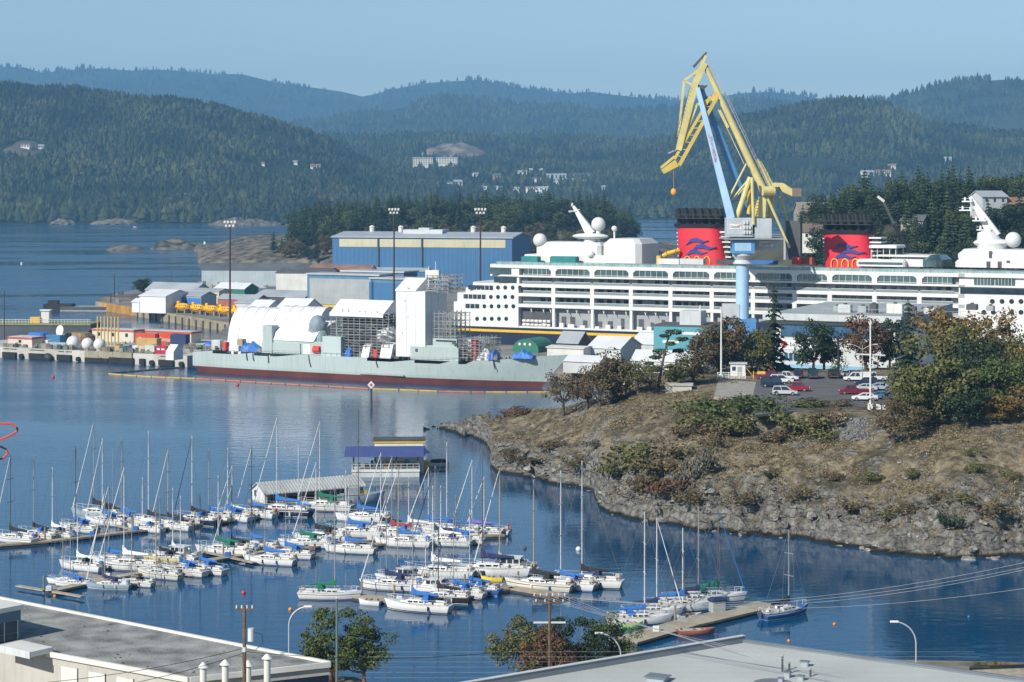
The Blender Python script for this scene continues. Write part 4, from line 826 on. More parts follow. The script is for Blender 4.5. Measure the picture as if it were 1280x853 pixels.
    for k in range(26):
        p = q(883, 81).lerp(q(957, 238), k/25); wk.cyl(p+Vector((.6, -.8, .7)), p+Vector((1.2, -.8, 1.7)), .07, .07, 4)
    p, e = q(883, 81), q(957, 238); wk.cyl(p+Vector((1.2, -.8, 1.7)), e+Vector((1.2, -.8, 1.7)), .08, .08, 4).cyl(p+Vector((.8, -.8, 1.0)), e+Vector((.8, -.8, 1.0)), .14, .14, 4)
    wk.build('walkway_rail', GREYP, tb)
    mem('tie_boom_fin', [(899, 138), (910, 160)], .9, .9, YC, dy=.3); mem('tie_rope', [(896, 134), (930, 205)], .22, .22, YC)
    tj = mem('front_jib', [(880, 79), (868, 107), (848, 188)], 2.3, 1.9, YC); mem('jib_tie', [(874, 87), (855, 101), (848, 172)], .75, .75, YC); mem('jib_strut', [(855, 101), (866, 107)], .6, .6, YC); mem('jib_strut', [(868, 85), (867, 105)], .3, .3, GREYP)
    wk = MB()
    for k in range(18):
        p = q(866, 112).lerp(q(843, 188), k/17); wk.cyl(p+Vector((-.3, -1.2, 0)), p+Vector((-1.0, -1.2, .7)), .06, .06, 4)
    wk.cyl(q(866, 112)+Vector((-1, -1.2, .7)), q(843, 188)+Vector((-1, -1.2, .7)), .1, .1, 4).build('jib_ladder', DGREY, tj)
    mem('top_gantry', [(867, 84), (883, 66)], .8, .6, DGREY); mem('top_gantry_rail', [(866, 82), (881, 65), (886, 65.5)], .35, .3, GREYP); mem('top_spar', [(876, 84), (882, 70)], .9, .8, YC)
    # lower grab jib
    lj = MB()
    lj.bar(q(896, 122, -1), q(849, 207, -1), 1.1, 1.1).bar(q(896, 122, 2), q(849, 207, 2), .8, .8).bar(q(846, 204, .5), q(828, 215, .5), 2.4, 2.4, 1.6, 1.6).bar(q(843, 196, .5), q(826, 210, .5), .8)
    for k in range(9):
        a = q(896, 122, -1).lerp(q(849, 207, -1), k/9); b = q(896, 122, 2).lerp(q(849, 207, 2), (k+1)/9); c = q(886, 124, 0).lerp(q(843, 198, 0), (k+.5)/9); lj.cyl(a, b, .12, .12, 5).cyl(a, c, .12, .12, 5)
    lj.bar(q(888, 121, 0), q(843, 199, 0), .9, .9); lj.build('fly_jib', YD, r)
    mem('fly_tie', [(893, 122), (871, 131), (852, 180)], .8, .8, YC); mem('fly_head', [(889, 126), (897, 117)], 1.8, 1.8, YD); mem('rope_guide', [(846, 187), (835, 192)], .5, .4, GREYP)
    # apex frame
    mem('frame_leg', [(938, 222), (921, 272)], 1.9, 1.7, YC, True, -2); mem('frame_leg', [(940, 222), (942, 281)], 1.1, 1.1, YC, True, -4.5); mem('frame_leg', [(938, 222), (936, 268)], 1.6, 1.5, YD, True, 4)
    mem('frame_strut', [(933, 205), (910, 250)], .65, .65, YC, True, -2); mem('frame_strut', [(938, 222), (915, 249)], .65, .65, YC, True, -1); mem('frame_strut', [(918, 249), (940, 224)], .4, .4, YC, True, 2)
    mem('king_post', [(953, 246), (951, 272)], 2.3, 2.6, YC); mem('king_brace', [(948, 250), (943, 270)], .8, .8, YC); mem('king_brace', [(966, 240), (961, 276)], 1.5, 1.5, YD, True, 3)
    lad = MB()
    for k in range(6): lad.box(*(lambda p: (p.x-.9, p.x+.5, -2.2, -1.9, p.z-.1, p.z+.1))(q(946.5, 250+k*3.6)))
    lad.build('ladder', YD, r)
    mem('rear_beam', [(948, 203), (964, 233)], 1.7, 2.0, YC, False, 4); mem('rear_beam_cap', [(945, 200), (950, 210)], 2.0, 2.2, YC, True, 4); mem('rear_strut', [(959, 247), (987, 310)], .95, .8, YC, True, -1); mem('rear_strut', [(975, 245), (984, 276)], .7, .7, YD, True, 7)
    dr = q(953, 239, -2); MB().cyl(dr, dr+Vector((3.9, 1.0, -.1)), 1.55, 1.55, 16).build('winch_drum', YC, r)
    MB().box(dr.x+1, dr.x+4.8, -.5, 3, dr.z-1.4, dr.z+1.2).build('drum_frame', LGREY, r)
    a, b = q(964, 232), q(989, 240); cw = MB().prismy([(a.x, a.z-.8), (a.x+1, a.z+.9), (a.x+3.6, a.z+.8), (b.x, b.z+1), (b.x, b.z-1.4), (a.x+3.4, a.z-2.1), (a.x+2.4, a.z-.4)], -2.2, 2.2).build('counterweight_arm', YC, r)
    MB().box(b.x, b.x+3.0, -2.3, 2.3, b.z-1.5, b.z+1.2).build('counterweight', mat('counterweight_brown', (0.20,0.15,0.12), 0.7), r)
    hk = q(842, 240); MB().cyl(q(842, 213), hk, .06, .06, 4).sphere(hk, .95, 8, 6, (1, .8, 1.2)).build('hook_block', mat('hook_orange', (0.75,0.33,0.03), 0.6), r)
    pf = q(941, 297); MB().box(-6.4, 13.2, -4.8, 12, 43.2, 43.55).build('platform', GREYP, r)
    rr = MB()
    for z in (44.2, 44.8): rr.path([(13, -4.7, z), (-6.3, -4.7, z), (-6.3, 8, z)], .07, 4)
    rr.build('platform_rail', LGREY, r)
crane()
# ================================================================== grey frigate under refit
MINT = mat('navy_pale_grey', (0.38, 0.455, 0.44), 0.6, 0, 0.06, 0.06, streak=0.16)
BOOT = mat('boot_topping', (0.12, 0.035, 0.03), 0.7, 0, 0.2, 0.2)
WRAP = mat('shrink_wrap', (0.68, 0.69, 0.70), 0.45, 0, 0.06, 0.3, 0.5, 0.7)
TARPB = mat('blue_tarp', (0.04, 0.16, 0.48), 0.5, 0, 0.15, 0.6, 0.5, 1.5)
STEEL = mat('scaffold_steel', (0.28, 0.29, 0.29), 0.5, 0.3, 0.3, 0.4)
BOARD = mat('scaffold_board', (0.33, 0.29, 0.22), 0.85, 0, 0.3, 0.5)
WOOD = mat('grey_wood', (0.24, 0.20, 0.15), 0.9, 0, 0.3, 0.6)
OF = W(237, 465); AF = math.atan2(-61.6, 114.5); SF = frame((OF.x, OF.y), AF)
def scaffold(name, label, F, parent_loc, ang, px0, px1, y0, y1, v0, v1, nx=6, nv=3, nz=6, zb=None, cat='scaffolding'):
    a, zt = F(px0, y0, v0); b, z0 = F(px1, y1, v0); z0 = zb if zb is not None else z0
    r = thing(name, label, cat, parent_loc, ang); p = MB(); bd = MB(); rg = random.Random(int(px0))
    for i in range(nx+1):
        for j in range(nv+1):
            u = a+(b-a)*i/nx; v = v0+(v1-v0)*j/nv; p.cyl((u, v, z0), (u, v, zt+rg.uniform(0, 1)), .12, .12, 4)
    for k in range(1, nz+1):
        z = z0+(zt-z0)*k/nz
        for j in range(nv+1):
            v = v0+(v1-v0)*j/nv; p.cyl((a-.4, v, z), (b+.4, v, z), .11, .11, 4); p.cyl((a, v, z-.9), (b, v, z-.9), .08, .08, 4)
        for i in range(nx+1): u = a+(b-a)*i/nx; p.cyl((u, v0, z), (u, v1, z), .08, .08, 4)
        for i in range(nx):
            if rg.random() < .3: p.cyl((a+(b-a)*i/nx, v0, z), (a+(b-a)*(i+1)/nx, v0, z-(zt-z0)/nz), .06, .06, 4)
            if rg.random() < .6: bd.box(a+(b-a)*i/nx, a+(b-a)*(i+1)/nx-.1, v0+.1, v0+1.3, z-.02, z+.06)
            if rg.random() < .6: bd.box(a+(b-a)*i/nx, a+(b-a)*(i+1)/nx-.1, v1-1.3, v1-.1, z-.02, z+.06)
    tag(p.build('pole_frame', STEEL, r), kind='stuff'); tag(bd.build('walk_boards', BOARD, r), kind='stuff'); return r
def gable(x0, x1, y0, y1, z0, ze, zr, along='x'):
    m = MB()
    if along == 'x': return m.prismx([(y0, z0), (y1, z0), (y1, ze), ((y0+y1)/2, zr), (y0, ze)], x0, x1)
    return m.prismy([(x0, z0), (x1, z0), (x1, ze), ((x0+x1)/2, zr), (x0, ze)], y0, y1)
def frigate():
    L0 = (OF.x, OF.y, 0); r = thing('frigate', 'long pale grey warship with rust red waterline moored at the quay under refit', 'ship', L0, AF)
    st = []; B = 8.2
    def sec(u, zlist):
        t = u/134.0; hb = B*min(1, (0.80+0.2*min(1, t/.15)))*(1 if t < .62 else max(0.0, 1-((t-.62)/.38)**2.1))
        zd = 7.2+0.2*t+(2.9*((t-.7)/.3)**1.5 if t > .7 else 0)
        fl = 0.0 if t < .55 else (t-.55)/.45       # flare
        out = []
        for z in zlist:
            k = z/zd; w = hb*(1-fl*0.55*(1-k)**1.2)*(0.94+.06*min(1, k*3)); out.append((w, z if z < 99 else zd))
        return out, zd
    def hull(z0f, z1f, name, m, n=6):
        rings = []
        for u in list(np.linspace(0, 94, 12))+list(np.linspace(98, 134, 16)):
            _, zd = sec(u, [1]); za, zb = z0f(zd), z1f(zd); zs = [za+(zb-za)*k/n for k in range(n+1)]; s, _ = sec(u, zs)
            rake = lambda z: u+(max(0, u-110)/24)*(-9*(1-z/zd))+(1-min(1, u/6))*(2.2*max(0, 1.9-z)*0.6-.0)
            rings.append([(rake(z), 8.2-w, z) for w, z in s]+[(rake(z), 8.2+w, z) for w, z in reversed(s)])
        MB().loft(rings).build(name, m, r)
    hull(lambda d: -1.0, lambda d: 1.9, 'boot_topping', BOOT, 3); hull(lambda d: 1.9, lambda d: d, 'hull', MINT, 6)
    def zd(u): return sec(u, [1])[1]
    def blk(name, px0, px1, y0, y1, v0, v1, m, c=0.0):
        a, zt = SF(px0, y0, v0); b = SF(px1, None, v0); zb = zd((a+b)/2)-.02
        if y1: zb = max(zb, SF(px1, y1, v0)[1])
        return (MB().cbox(a, b, v0, v1, zb, zt, c) if c else MB().box(a, b, v0, v1, zb, zt)).build(name, m, r)
    blk('hangar', 327, 375, 427.5, None, 1.2, 15.2, MINT); blk('hangar_corner', 328, 340, 407, None, 1.0, 4.5, MINT); blk('hangar_roof', 340, 410, 425, None, 1.6, 15, MINT)
    blk('deck_module', 403, 426, 420.5, None, .6, 4.2, mat('module_grey', (0.44,0.52,0.51), 0.6, 0, 0.05, 0.2)); blk('bridge_base', 513, 573, 433, None, 1.3, 15, MINT); blk('bridge', 541, 571, 423, None, 2.2, 14, MINT); blk('bridge_step', 514, 545, 431, None, 2.5, 14, MINT)
    blk('scaffold_shade_core', 428, 482, 398, None, 4.6, 12.5, DGREY); br = blk('bridge_windows', 545, 570, 425, 428, 2.1, 2.3, GLASSD); blk('midship_house', 425, 515, 436, None, 3.2, 13, DGREY)  # dark blocks amidships stand in for the shade within the scaffolding
    for k, (a, b) in enumerate(((565, 569), (548, 551), (519, 522))): blk('doorway', a, b, 436 if k else 427, 440 if k else 431, 1.2 if k != 1 else 2.1, 1.4 if k != 1 else 2.3, DGREY)
    # deck edge railing and anchor recess line
    rl = MB()
    for u in np.arange(2, 128, 2.2):
        s, z = sec(u, [zd(u)]); y = 8.2-s[0][0]+.15; rl.cyl((u, y, z), (u, y, z+1.0), .05, .05, 4)
        s2, z2 = sec(min(u+2.2, 131), [zd(min(u+2.2, 131))]); rl.cyl((u, y, z+1), (u+2.2, 8.2-s2[0][0]+.15, z2+1), .05, .05, 4)
    tag(rl.build('deck_railing', STEEL, r), kind='stuff')
    rg = random.Random(4)
    for k, px in enumerate((308, 316, 335, 386, 470, 612)):
        u = SF(px); s, z = sec(u, [zd(u)]); y = 8.2-s[0][0]-.1
        MB().path([(u, y+.1, z+.1), (u+.2, y-.05, z-1.5), (u+rg.uniform(.3,.9), y-.05, z-rg.uniform(2.4,4))], .16, 5).build('hanging_hose', BLACK, r)
    u0, u1 = SF(450), SF(505); MB().box(u0, u1, -.35, .1, 2.2, 2.6).build('fender_float', GREYP, r)
    # ---- things standing on the deck
    loc = L0
    def on(name, label, cat, mb, m, smooth=False):
        o = mb.build(name, m, None, loc, AF, smooth); tag(o, label, cat); return o
    # arched white covers over the flight deck and hangar
    def arch(px0, px1, ytop, v0, v1, zb, name, label, parts=5):
        a, zt = SF(px0, ytop, (v0+v1)/2); b = SF(px1, None, (v0+v1)/2); t = thing(name, label, 'cover', loc, AF); N = 12; mb = MB(); rings = []
        for x in np.linspace(a, b, parts*3+1): rings.append([(x, (v0+v1)/2-(v1-v0)/2*math.cos(math.pi*i/N), zb+(zt-zb)*math.sin(math.pi*i/N)**.75+.12*math.cos((x-a)/(b-a)*parts*2*math.pi)) for i in range(N+1)])
        MB().loft(rings).build('cover_skin', WRAP, t, smooth=True); 
        for k in range(1, parts):
            x = a+(b-a)*k/parts; MB().path([(x, (v0+v1)/2-(v1-v0)/2*math.cos(math.pi*i/N)-.02, zb+(zt-zb)*math.sin(math.pi*i/N)**.75+.16) for i in range(N+1)], .07, 4).build('cover_rib', GREYP, t)
        return t
    arch(303, 356, 383, 7, 24, 4.0, 'arched_cover', 'tall white arched fabric shelter behind the warship hangar, farther left', 4); arch(357, 412, 382, 6, 22, 4.0, 'arched_cover', 'white arched fabric shelter next to the scaffolded midship', 4)
    a, zt = SF(334, 401, 8); b = SF(402, None, 3); zb = SF(360, 426, 2)[1]
    w = MB().loft([[(a, 1.5, zb), (b-2, 1.2, zb), (b, 13, zb), (a-1, 13, zb)], [(a+.5, 2.5, zb+2.5), (b-1, 3, zb+3), (b, 12, zb+5), (a-1, 12, zb+3)], [(a+1, 7, zt-1), (b+1, 7.5, zt), (b+1, 10, zt+.6), (a, 10, zt)]])
    on('sloping_wrap', 'white sloping plastic wrap over the warship hangar front', 'cover', w, WRAP)
    p0 = SF(375, 441, 1); MB(); on('small_tent', 'small white tent beside the red drum on the warship deck', 'tent', MB().cbox(SF(374), SF(386), 1.5, 4, zd(60), zd(60)+3.6, .5), WRAP)
    lump = MB(); rgx = random.Random(2)
    for (px, py, rr) in ((397, 408, 2.9), (394, 417, 2.6), (400, 424, 3.0), (391, 428, 1.5)): u, z = SF(px, py, 5); lump.sphere((u, 5, z), rr, 9, 7, (1, .9, 1.25))
    on('wrapped_funnel', 'grey tarpaulin-wrapped bulge between the white wraps amidships', 'cover', lump, mat('grey_tarp', (0.22,0.28,0.31), 0.6, 0, 0.2, 0.4, 0.6, 1.0), True)
    on('red_drum', 'red hose drum on the warship deck', 'drum', MB().cyl((SF(389), 1.6, 9), (SF(397), 1.6, 9), 1.2, 1.2, 10), RED)
    scaffold('deck_scaffold', 'dense scaffolding under the white pitched roof amidships on the warship', SF, loc, AF, 414, 486, 390, 444, 2.2, 14, 10, 4, 8, 7.3)
    a, zt = SF(413, 391, 2); b = SF(480, None, 2); zr = SF(430, 374, 8)[1]
    on('pitched_cover', 'white pitched plastic roof over the midship scaffolding', 'cover', MB().loft([[(a, 1.5, zt), (a, 14.5, zt), (a, 8, zr), (a, 7.9, zr)], [(b, 1.5, zt), (b, 14.5, zt), (b, 8, zr), (b, 7.9, zr)]]).box(a, b, 1.45, 1.6, zt-1, zt+.1), WRAP)
    on('dome_tent', 'rounded white tent on the warship beside the white tower', 'tent', MB().sphere((SF(484, None, 7), 7, SF(484, 419, 7)[1]), 3.4, 12, 8, (1.15, 1, .95)), WRAP, True)
    for k, (x0, x1, y0) in enumerate(((453, 462, 432), (476, 490, 431))):
        a, z = SF(x0, y0, 2); b = SF(x1, None, 2); on('deck_tent', ('small white deck tent left of the red bundle','small white lean-to tent at the foot of the white tower')[k], 'tent', MB().prismx([(1.2, 7.3), (6, 7.3), (6, z+.8), (2.6, z)], a, b), WRAP)
    # tall white tower wrap around the mast
    a, b = SF(495, None, 2), SF(531.5, None, 2); ze = SF(513, 364, 2)[1]; zr = SF(505, 347, 8)[1]; b2 = SF(562, None, 14)
    t = thing('tower_cover', 'tall white plastic-wrapped tower around the warship mast', 'cover', loc, AF)
    MB().loft([[(a, 2, 8), (b, 2, 8), (b, 15, 8), (a, 15, 8)], [(a, 2, ze), (b, 2, ze), (b, 15, ze), (a, 15, ze)]]).build('wrap_walls', WRAP, t)
    MB().prismx([(1.8, ze-.1), (15.2, ze-.1), (15.2, ze+.3), (8.5, zr), (8.2, zr), (1.8, ze+.3)], a-.2, a+(b-a)*.70).build('wrap_roof', WRAP, t)
    sm = MB()
    for k in (.35, .68): sm.box(a+(b-a)*k-.05, a+(b-a)*k+.05, 1.93, 2, 8.5, ze-.3)
    for z in (15, 20, 25, 29): sm.box(a+2+(z % 3), a+2.5+(z % 3), 1.92, 2, z, z+.6)
    for k in (.3, .62): sm.box(b, b+.06, 2+13*k-.05, 2+13*k+.05, 8.5, ze-.3)
    sm.build('wrap_seam', LGREY, t)
    scaffold('mast_scaffold', 'open scaffolding and aerials on top of the white tower', SF, loc, AF, 534, 560, 345, 364, 4, 13, 4, 2, 4, ze-.5)
    u, z = SF(541, 343, 8); on('antenna_box', 'white aerial box on top of the tower scaffolding', 'antenna', MB().box(u-2.4, u+2.4, 7.5, 8.6, z-1, z+1.3).cyl((u+1, 8, z-4), (u+1, 8, z+4), .18, .1, 6).cyl((u-1.5, 8, z-4), (u-1.5, 8, z+2.5), .18, .1, 6).bar((u-2, 8, z-2), (u+2.5, 8, z-1.4), .3), OFFW)
    scaffold('bridge_scaffold', 'scaffolding between the white tower and the warship bridge', SF, loc, AF, 543, 569, 392, 424, 3, 12, 5, 3, 5, 10)
    scaffold('foredeck_scaffold', 'dark low scaffolding on the foredeck ahead of the bridge', SF, loc, AF, 574, 604, 424, 446, 2.4, 13, 6, 3, 4, 8)
    def heap(name, label, px0, px1, y0, v, m, seed):
        a, zt = SF(px0, y0, v); b = SF(px1, None, v); z0 = zd((a+b)/2); rgx = random.Random(seed); mb = MB()
        N = 9; rings = []
        for k in range(N):
            x = a+(b-a)*k/(N-1); h = (zt-z0)*(0.55+.45*rgx.random())*(0.35+.65*math.sin(math.pi*(k+.6)/(N+.2))); w = 2.2*(.8+.3*rgx.random()); rings.append([(x, v-w, z0), (x+rgx.uniform(-.2,.2), v-w*.75, z0+h*.7), (x, v-.4, z0+h), (x, v+w*.8, z0+h*.6), (x, v+w, z0)])
        mb.loft(rings); on(name, label, 'tarpaulin', mb, m)
    heap('tarpaulin', 'white tarpaulin over gear on the warship foredeck', 600, 614, 432, 4.5, WRAP, 1); heap('tarpaulin', 'small blue tarpaulin beside the white one on the foredeck', 614, 624, 435, 4, TARPB, 2); heap('tarpaulin', 'large blue tarpaulin near the warship bow', 643, 668, 434, 5, TARPB, 3)
    heap('tarpaulin', 'blue tarpaulin slung over the stern gear near the hangar corner', 302, 326, 424, 4, TARPB, 4); heap('tarpaulin', 'long blue cover behind the stern gear', 257, 292, 423, 12, TARPB, 5); heap('tarpaulin', 'blue tarpaulin hanging at the foot of the midship scaffolding', 434, 442, 432, 2.6, TARPB, 6)
    for k, (px, w, y0, v, m, l) in enumerate(((264, 11, 425, 2.5, LGREY, 'pale grey equipment cabin on the warship stern'), (286, 12, 432, 1.6, WRAP, 'white low box at the stern rail'), (296, 7, 424, 3, mat('tan_box', (0.33,0.27,0.18), .8), 'tan crate at the stern between the blue tarpaulins'), (278, 4, 428, 2, RED, 'small red locker at the stern'), (245, 6, 432, 3, mat('green_gear', (0.04,0.2,0.08), .7), 'green gear case near the stern end'), (466, 5, 437, 2, RED, 'red bundle among the midship tents'), (590, 5, 425, 3, RED, 'red safety box above the foredeck scaffolding'), (585, 4, 424, 5, OFFW, 'white box above the foredeck scaffolding'))):
        a, z = SF(px, y0, v); b = SF(px+w, None, v); on('deck_box', l, 'box', MB().cbox(a, b, v, v+2.2, zd(a)-.02, z, .12), m)
    # white gangway tent at the stern
    a, z = SF(219, 428, 4); on('gangway_tent', 'white pointed tent at the end of the jetty by the warship stern', 'tent', MB().prismx([(-1, 3.6), (4, 3.6), (4, 6.4), (1.5, 8.6), (-1, 6.4)], a, a+3.2), WRAP)
    jn = MB(); rgj = random.Random(8)
    for k in range(150):
        px = rgj.choice([rgj.uniform(240, 326), rgj.uniform(425, 500), rgj.uniform(575, 690)]); u = SF(px); v = rgj.uniform(1.6, 9) if px < 620 else rgj.uniform(4, 9); s = rgj.uniform(.15, .7); z = zd(u)
        if u < 118: jn.box(u-s, u+s, v-s*.6, v+s*.6, z-.02, z+rgj.uniform(.3, 1.6))
    o = on('deck_clutter', 'scattered pipes, crates and tools along the warship deck', 'clutter', jn, mat('mixed_gear', (0.18,0.17,0.15), .8, 0, .4, .5, island=.6)); o['kind'] = 'stuff'
frigate()
# floating oil booms in front of the warship
def boom(label, pts, m, z=.12):
    w = [W(*p) for p in pts]; mb = MB()
    for a, b in zip(w[:-1], w[1:]):
        n = max(1, int((b-a).length/5))
        for k in range(n): p, q = a.lerp(b, k/n), a.lerp(b, (k+.94)/n); mb.cyl((p.x, p.y, z), (q.x, q.y, z), .24, .24, 6)
    tag(mb.build('oil_boom', m), label, 'boom')
OR = mat('boom_orange', (0.42, 0.17, 0.10), 0.7, 0, .15, .3); YB = mat('boom_yellow', (0.5, 0.36, 0.10), 0.7, 0, .15, .3)
boom('yellow floating boom at the jetty end left of the warship stern', [(136,468),(190,472),(245,474)], YB); boom('dark floating boom running from the jetty to the yellow one', [(140,467),(200,462),(226,460)], DGREY); boom('orange floating boom along the warship stern half', [(246,474),(340,480),(430,485),(462,487)], OR); boom('yellow floating boom along the warship waist', [(463,487),(500,488),(548,490)], YB); boom('orange floating boom near the warship forward waist', [(549,490),(590,491),(606,491)], OR); boom('yellow floating boom off the warship bow', [(607,491),(660,491),(688,491)], YB)
boom('brown log boom far out on the harbour water', [(42,293),(120,292),(200,291.5),(268,290.5)], mat('log_brown', (0.1,0.06,0.05), .9))
# channel marker pole
p = W(464, 510); t = thing('channel_marker', 'dark pile with a white diamond sign standing in the water', 'marker', p)
MB().cyl((0,0,-3), (0,0,6.2), .35, .3, 8).build('pile', DGREY, t); MB().prismy([(0,5.2),(1.0,6.3),(0,7.4),(-1.0,6.3)], -.45, -.36).build('diamond_sign', WHITE, t); MB().prismy([(0,5.8),(.45,6.3),(0,6.8),(-.45,6.3)], -.5, -.46).build('diamond_mark', RED, t)
# white beacon on the islet
p = W(254.5, 312.5); t = thing('beacon', 'small white beacon tower on a low rock islet', 'beacon', (p.x, p.y+8, 0)); MB().lathe([(1.7,0),(1.2,6),(1.0,8)], n=10).build('tower', WHITE, t); MB().lathe([(1.4,8),(1.4,8.4),(.7,8.5),(.7,10),(.1,10.8)], n=10).build('lantern', DGREY, t)
# ================================================================== buildings of the yard
def shed(name, label, px, py, w, d, he, hr, wall, roof, ang=ANG, z=3.6, along='x', cat='shed', doors=(), wins=(), over=.4, dy=0):
    """px,py: front-left ground corner in the photo; w along the front, d deep"""
    p = W(px, py, z); r = thing(name, label, cat, (p.x, p.y+dy, z), ang)
    gable(0, w, 0, d, 0, he, hr-.15, along).build('wall', wall, r)
    if along == 'x': rp = MB().prismx([(-over, he-.1), (d/2, hr-.02), (d+over, he-.1), (d+over, he+.2), (d/2, hr+.3), (-over, he+.2)], -over, w+over)
    else: rp = MB().prismy([(-over, he-.1), (w/2, hr-.02), (w+over, he-.1), (w+over, he+.2), (w/2, hr+.3), (-over, he+.2)], -over, d+over)
    rp.build('roof', roof, r)
    for (x0, x1, z0, z1) in doors: MB().box(x0, x1, -.08, .1, z0, z1).build('door', DGREY, r)
    for (x0, x1, z0, z1) in wins:
        o = MB().box(x0, x1, -.07, .1, z0, z1).build('window', GLASSD, r); MB().box(x0-.12, x1+.12, -.12, .1, z0-.15, z0-.02).build('sill', OFFW, o)
    return r
ROOFG = mat('metal_roof_grey', (0.42,0.45,0.47), .5, .2, .1, .1, streak=.2); ROOFD = mat('dark_roof', (0.10,0.11,0.12), .8, 0, .2, .1); ROOFR = mat('rusty_roof', (0.27,0.15,0.10), .8, 0, .25, .15); ROOFW = mat('white_roof', (0.66,0.68,0.69), .5, 0, .06, .1, streak=.1)
CLADB = mat('blue_cladding', (0.045,0.145,0.29), .55, 0, .08, .05, streak=.14); CLADG = mat('grey_cladding', (0.36,0.42,0.45), .6, 0, .1, .1, streak=.18); TEALW = mat('teal_cladding', (0.09,0.30,0.36), .55, 0, .06, .1, streak=.1); CREAM = mat('cream_panel', (0.50,0.47,0.33), .6, 0, .08, .1, streak=.15); GREENW = mat('green_wall', (0.03,0.16,0.11), .7)
# ---- big blue hall
def hall():
    AH = R(-14); p = P(415.5, 357, 1160); r = thing('blue_hall', 'large blue industrial hall with a cream band under its pale roof', 'building', (p.x, p.y, 3.6), AH)
    H = frame((p.x, p.y), AH); w = H(640); d = 46; he = H(500, 297)[1]-3.6
    MB().prismx([(0, 0), (d, 0), (d, he), (d/2, he+2.4), (0, he)], 0, w).build('wall', CLADB, r)
    MB().prismx([(-.8, he-.2), (d/2, he+2.4), (d+.8, he-.2), (d+.8, he+.3), (d/2, he+2.9), (-.8, he+.3)], -.8, w+.8).build('roof', ROOFG, r)
    n = 40
    rib = MB()
    for k in range(n+1): x = w*k/n; rib.box(x-.06, x+.06, -.1, .05, 0, he-6.4)
    tag(rib.build('cladding_ribs', CLADB, r), kind='stuff')
    for a, b in ((.04, .255), (.268, .50), (.513, .965)): MB().box(w*a, w*b, -.25, .1, he-5.6, he-1).build('cream_panel', CREAM, r)
    for k in (.262, .507): MB().cyl((w*k, -.5, 0), (w*k, -.5, he), .35, .35, 6).build('downpipe', DGREY, r)
    for k in (.155, .32, .73, .90): MB().cyl((w*k, d*.5, he+2), (w*k, d*.5, he+5.4), 1.3, 1.5, 10).cyl((w*k, d*.5, he+5.4), (w*k, d*.5, he+6.4), 1.9, .6, 10).build('roof_vent', OFFW, r)
    MB().box(w*.36, w*.58, d*.3, d*.6, he+1.2, he+4.2).box(w*.44, w*.5, d*.35, d*.55, he+3.5, he+5.2).build('roof_plant', LGREY, r)
    MB().box(-.2, w*.42, -14, -.3, 0, he*.16).build('annex', CLADB, r); MB().box(-.6, w*.42+.4, -14.4, -.3, he*.16+.01, he*.19).build('annex_roof', ROOFG, r)
hall()
# ---- sheds: left yard
shed('long_warehouse','long low grey warehouse with a dark roof near the harbour mouth',252,357,62,18,9,12.5,CLADG,ROOFD,R(-6))
shed('white_workshop','white workshop with a dark edged roof left of the rusty one',345,370,28,26,12,14,OFFW,ROOFD,R(-8))
shed('rusty_workshop','white-walled workshop with a rust red roof in the yard',383,368,34,22,11,15,OFFW,ROOFR,R(-8))
shed('blue_store','low blue store with a pale roof in front of the big hall',412,362,56,12,10.5,12,CLADB,ROOFG,R(-14))
t = shed('white_shelter','large white boxy shelter on the inner quay',174.5,391,14.5,20,7.6,10,WRAP,WRAP,ANG)
shed('boat_shed','open grey shed with blue tarps behind the yellow lifeboats',213,389.5,17,12,7.2,9,CLADG,ROOFG,ANG,doors=((1,16,0,5),))
for k in range(2): tag(MB().box(0, 7, -.3, 0, 4.2, 6.8).build('shed_tarp', TARPB, None, tuple(W(215+k*20, 389.7+k*1.6, 3.6)+Vector((0,-.6,0))), ANG), ('blue tarp hung across the left half of the open boat shed','blue tarp hung across the right half of the open boat shed')[k], 'tarpaulin')
shed('grey_hut','small white gabled hut by the white boxy shelter',165,390.5,4,7,4.6,6,WRAP,WRAP,ANG)
shed('small_shed','low grey pitched shed behind the white shelter',182,375,30,14,5,8.5,LGREY,ROOFG,ANG)
shed('green_shed','green walled shed with a white roof in the middle of the left yard',268,377,18,12,6.5,9,GREENW,ROOFW,ANG); shed('cream_shed','cream block shed left of the green one',240,379,16,10,6,7,CREAM,ROOFG,ANG); shed('white_tent_shed','white pyramid tent behind the yellow lifeboats',280,372,16,14,4.5,8,WRAP,WRAP,ANG,along='y')
shed('red_shed','low shed with a reddish wall right behind the lifeboats',272,386,22,10,4.6,6.5,mat('dull_red_wall',(0.35,0.12,0.08),.8),ROOFG,ANG); shed('tin_shed','small grey tin shed near the tall dark light mast',294,396,16,10,6,7.5,LGREY,ROOFG,ANG); shed('dark_gable_shed','grey roofed shed with an open dark front in the left yard',318,385,28,16,5.5,8,DGREY,ROOFG,ANG)
shed('white_gable','white gabled tent above the arched shelter, left one',312,407,9,10,7.5,10,WRAP,WRAP,ANG); shed('white_gable','white gabled tent above the arched shelter, right one',346,410,13,14,7.8,11.5,WRAP,WRAP,ANG)
def bay(name, label, px, py, w, h, m, band):
    p = W(px, py, 3.6); r = thing(name, label, 'building', (p.x, p.y, 3.6), ANG); MB().box(0, w, 0, 12, 0, h).build('frame', mat('steel_blue',(0.08,0.19,0.30),.6), r); MB().box(1.4, w-1.4, -.2, .1, 5 if band else 1, h-1.6).build('front_panel', m, r); MB().box(-.5, w+.5, -.6, 12.6, h+.01, h+.7).build('roof', ROOFG, r)
    if band: MB().box(1.4, w-1.4, -.4, 0, 3.6, 4.8).build('yellow_band', YELLOW, r)
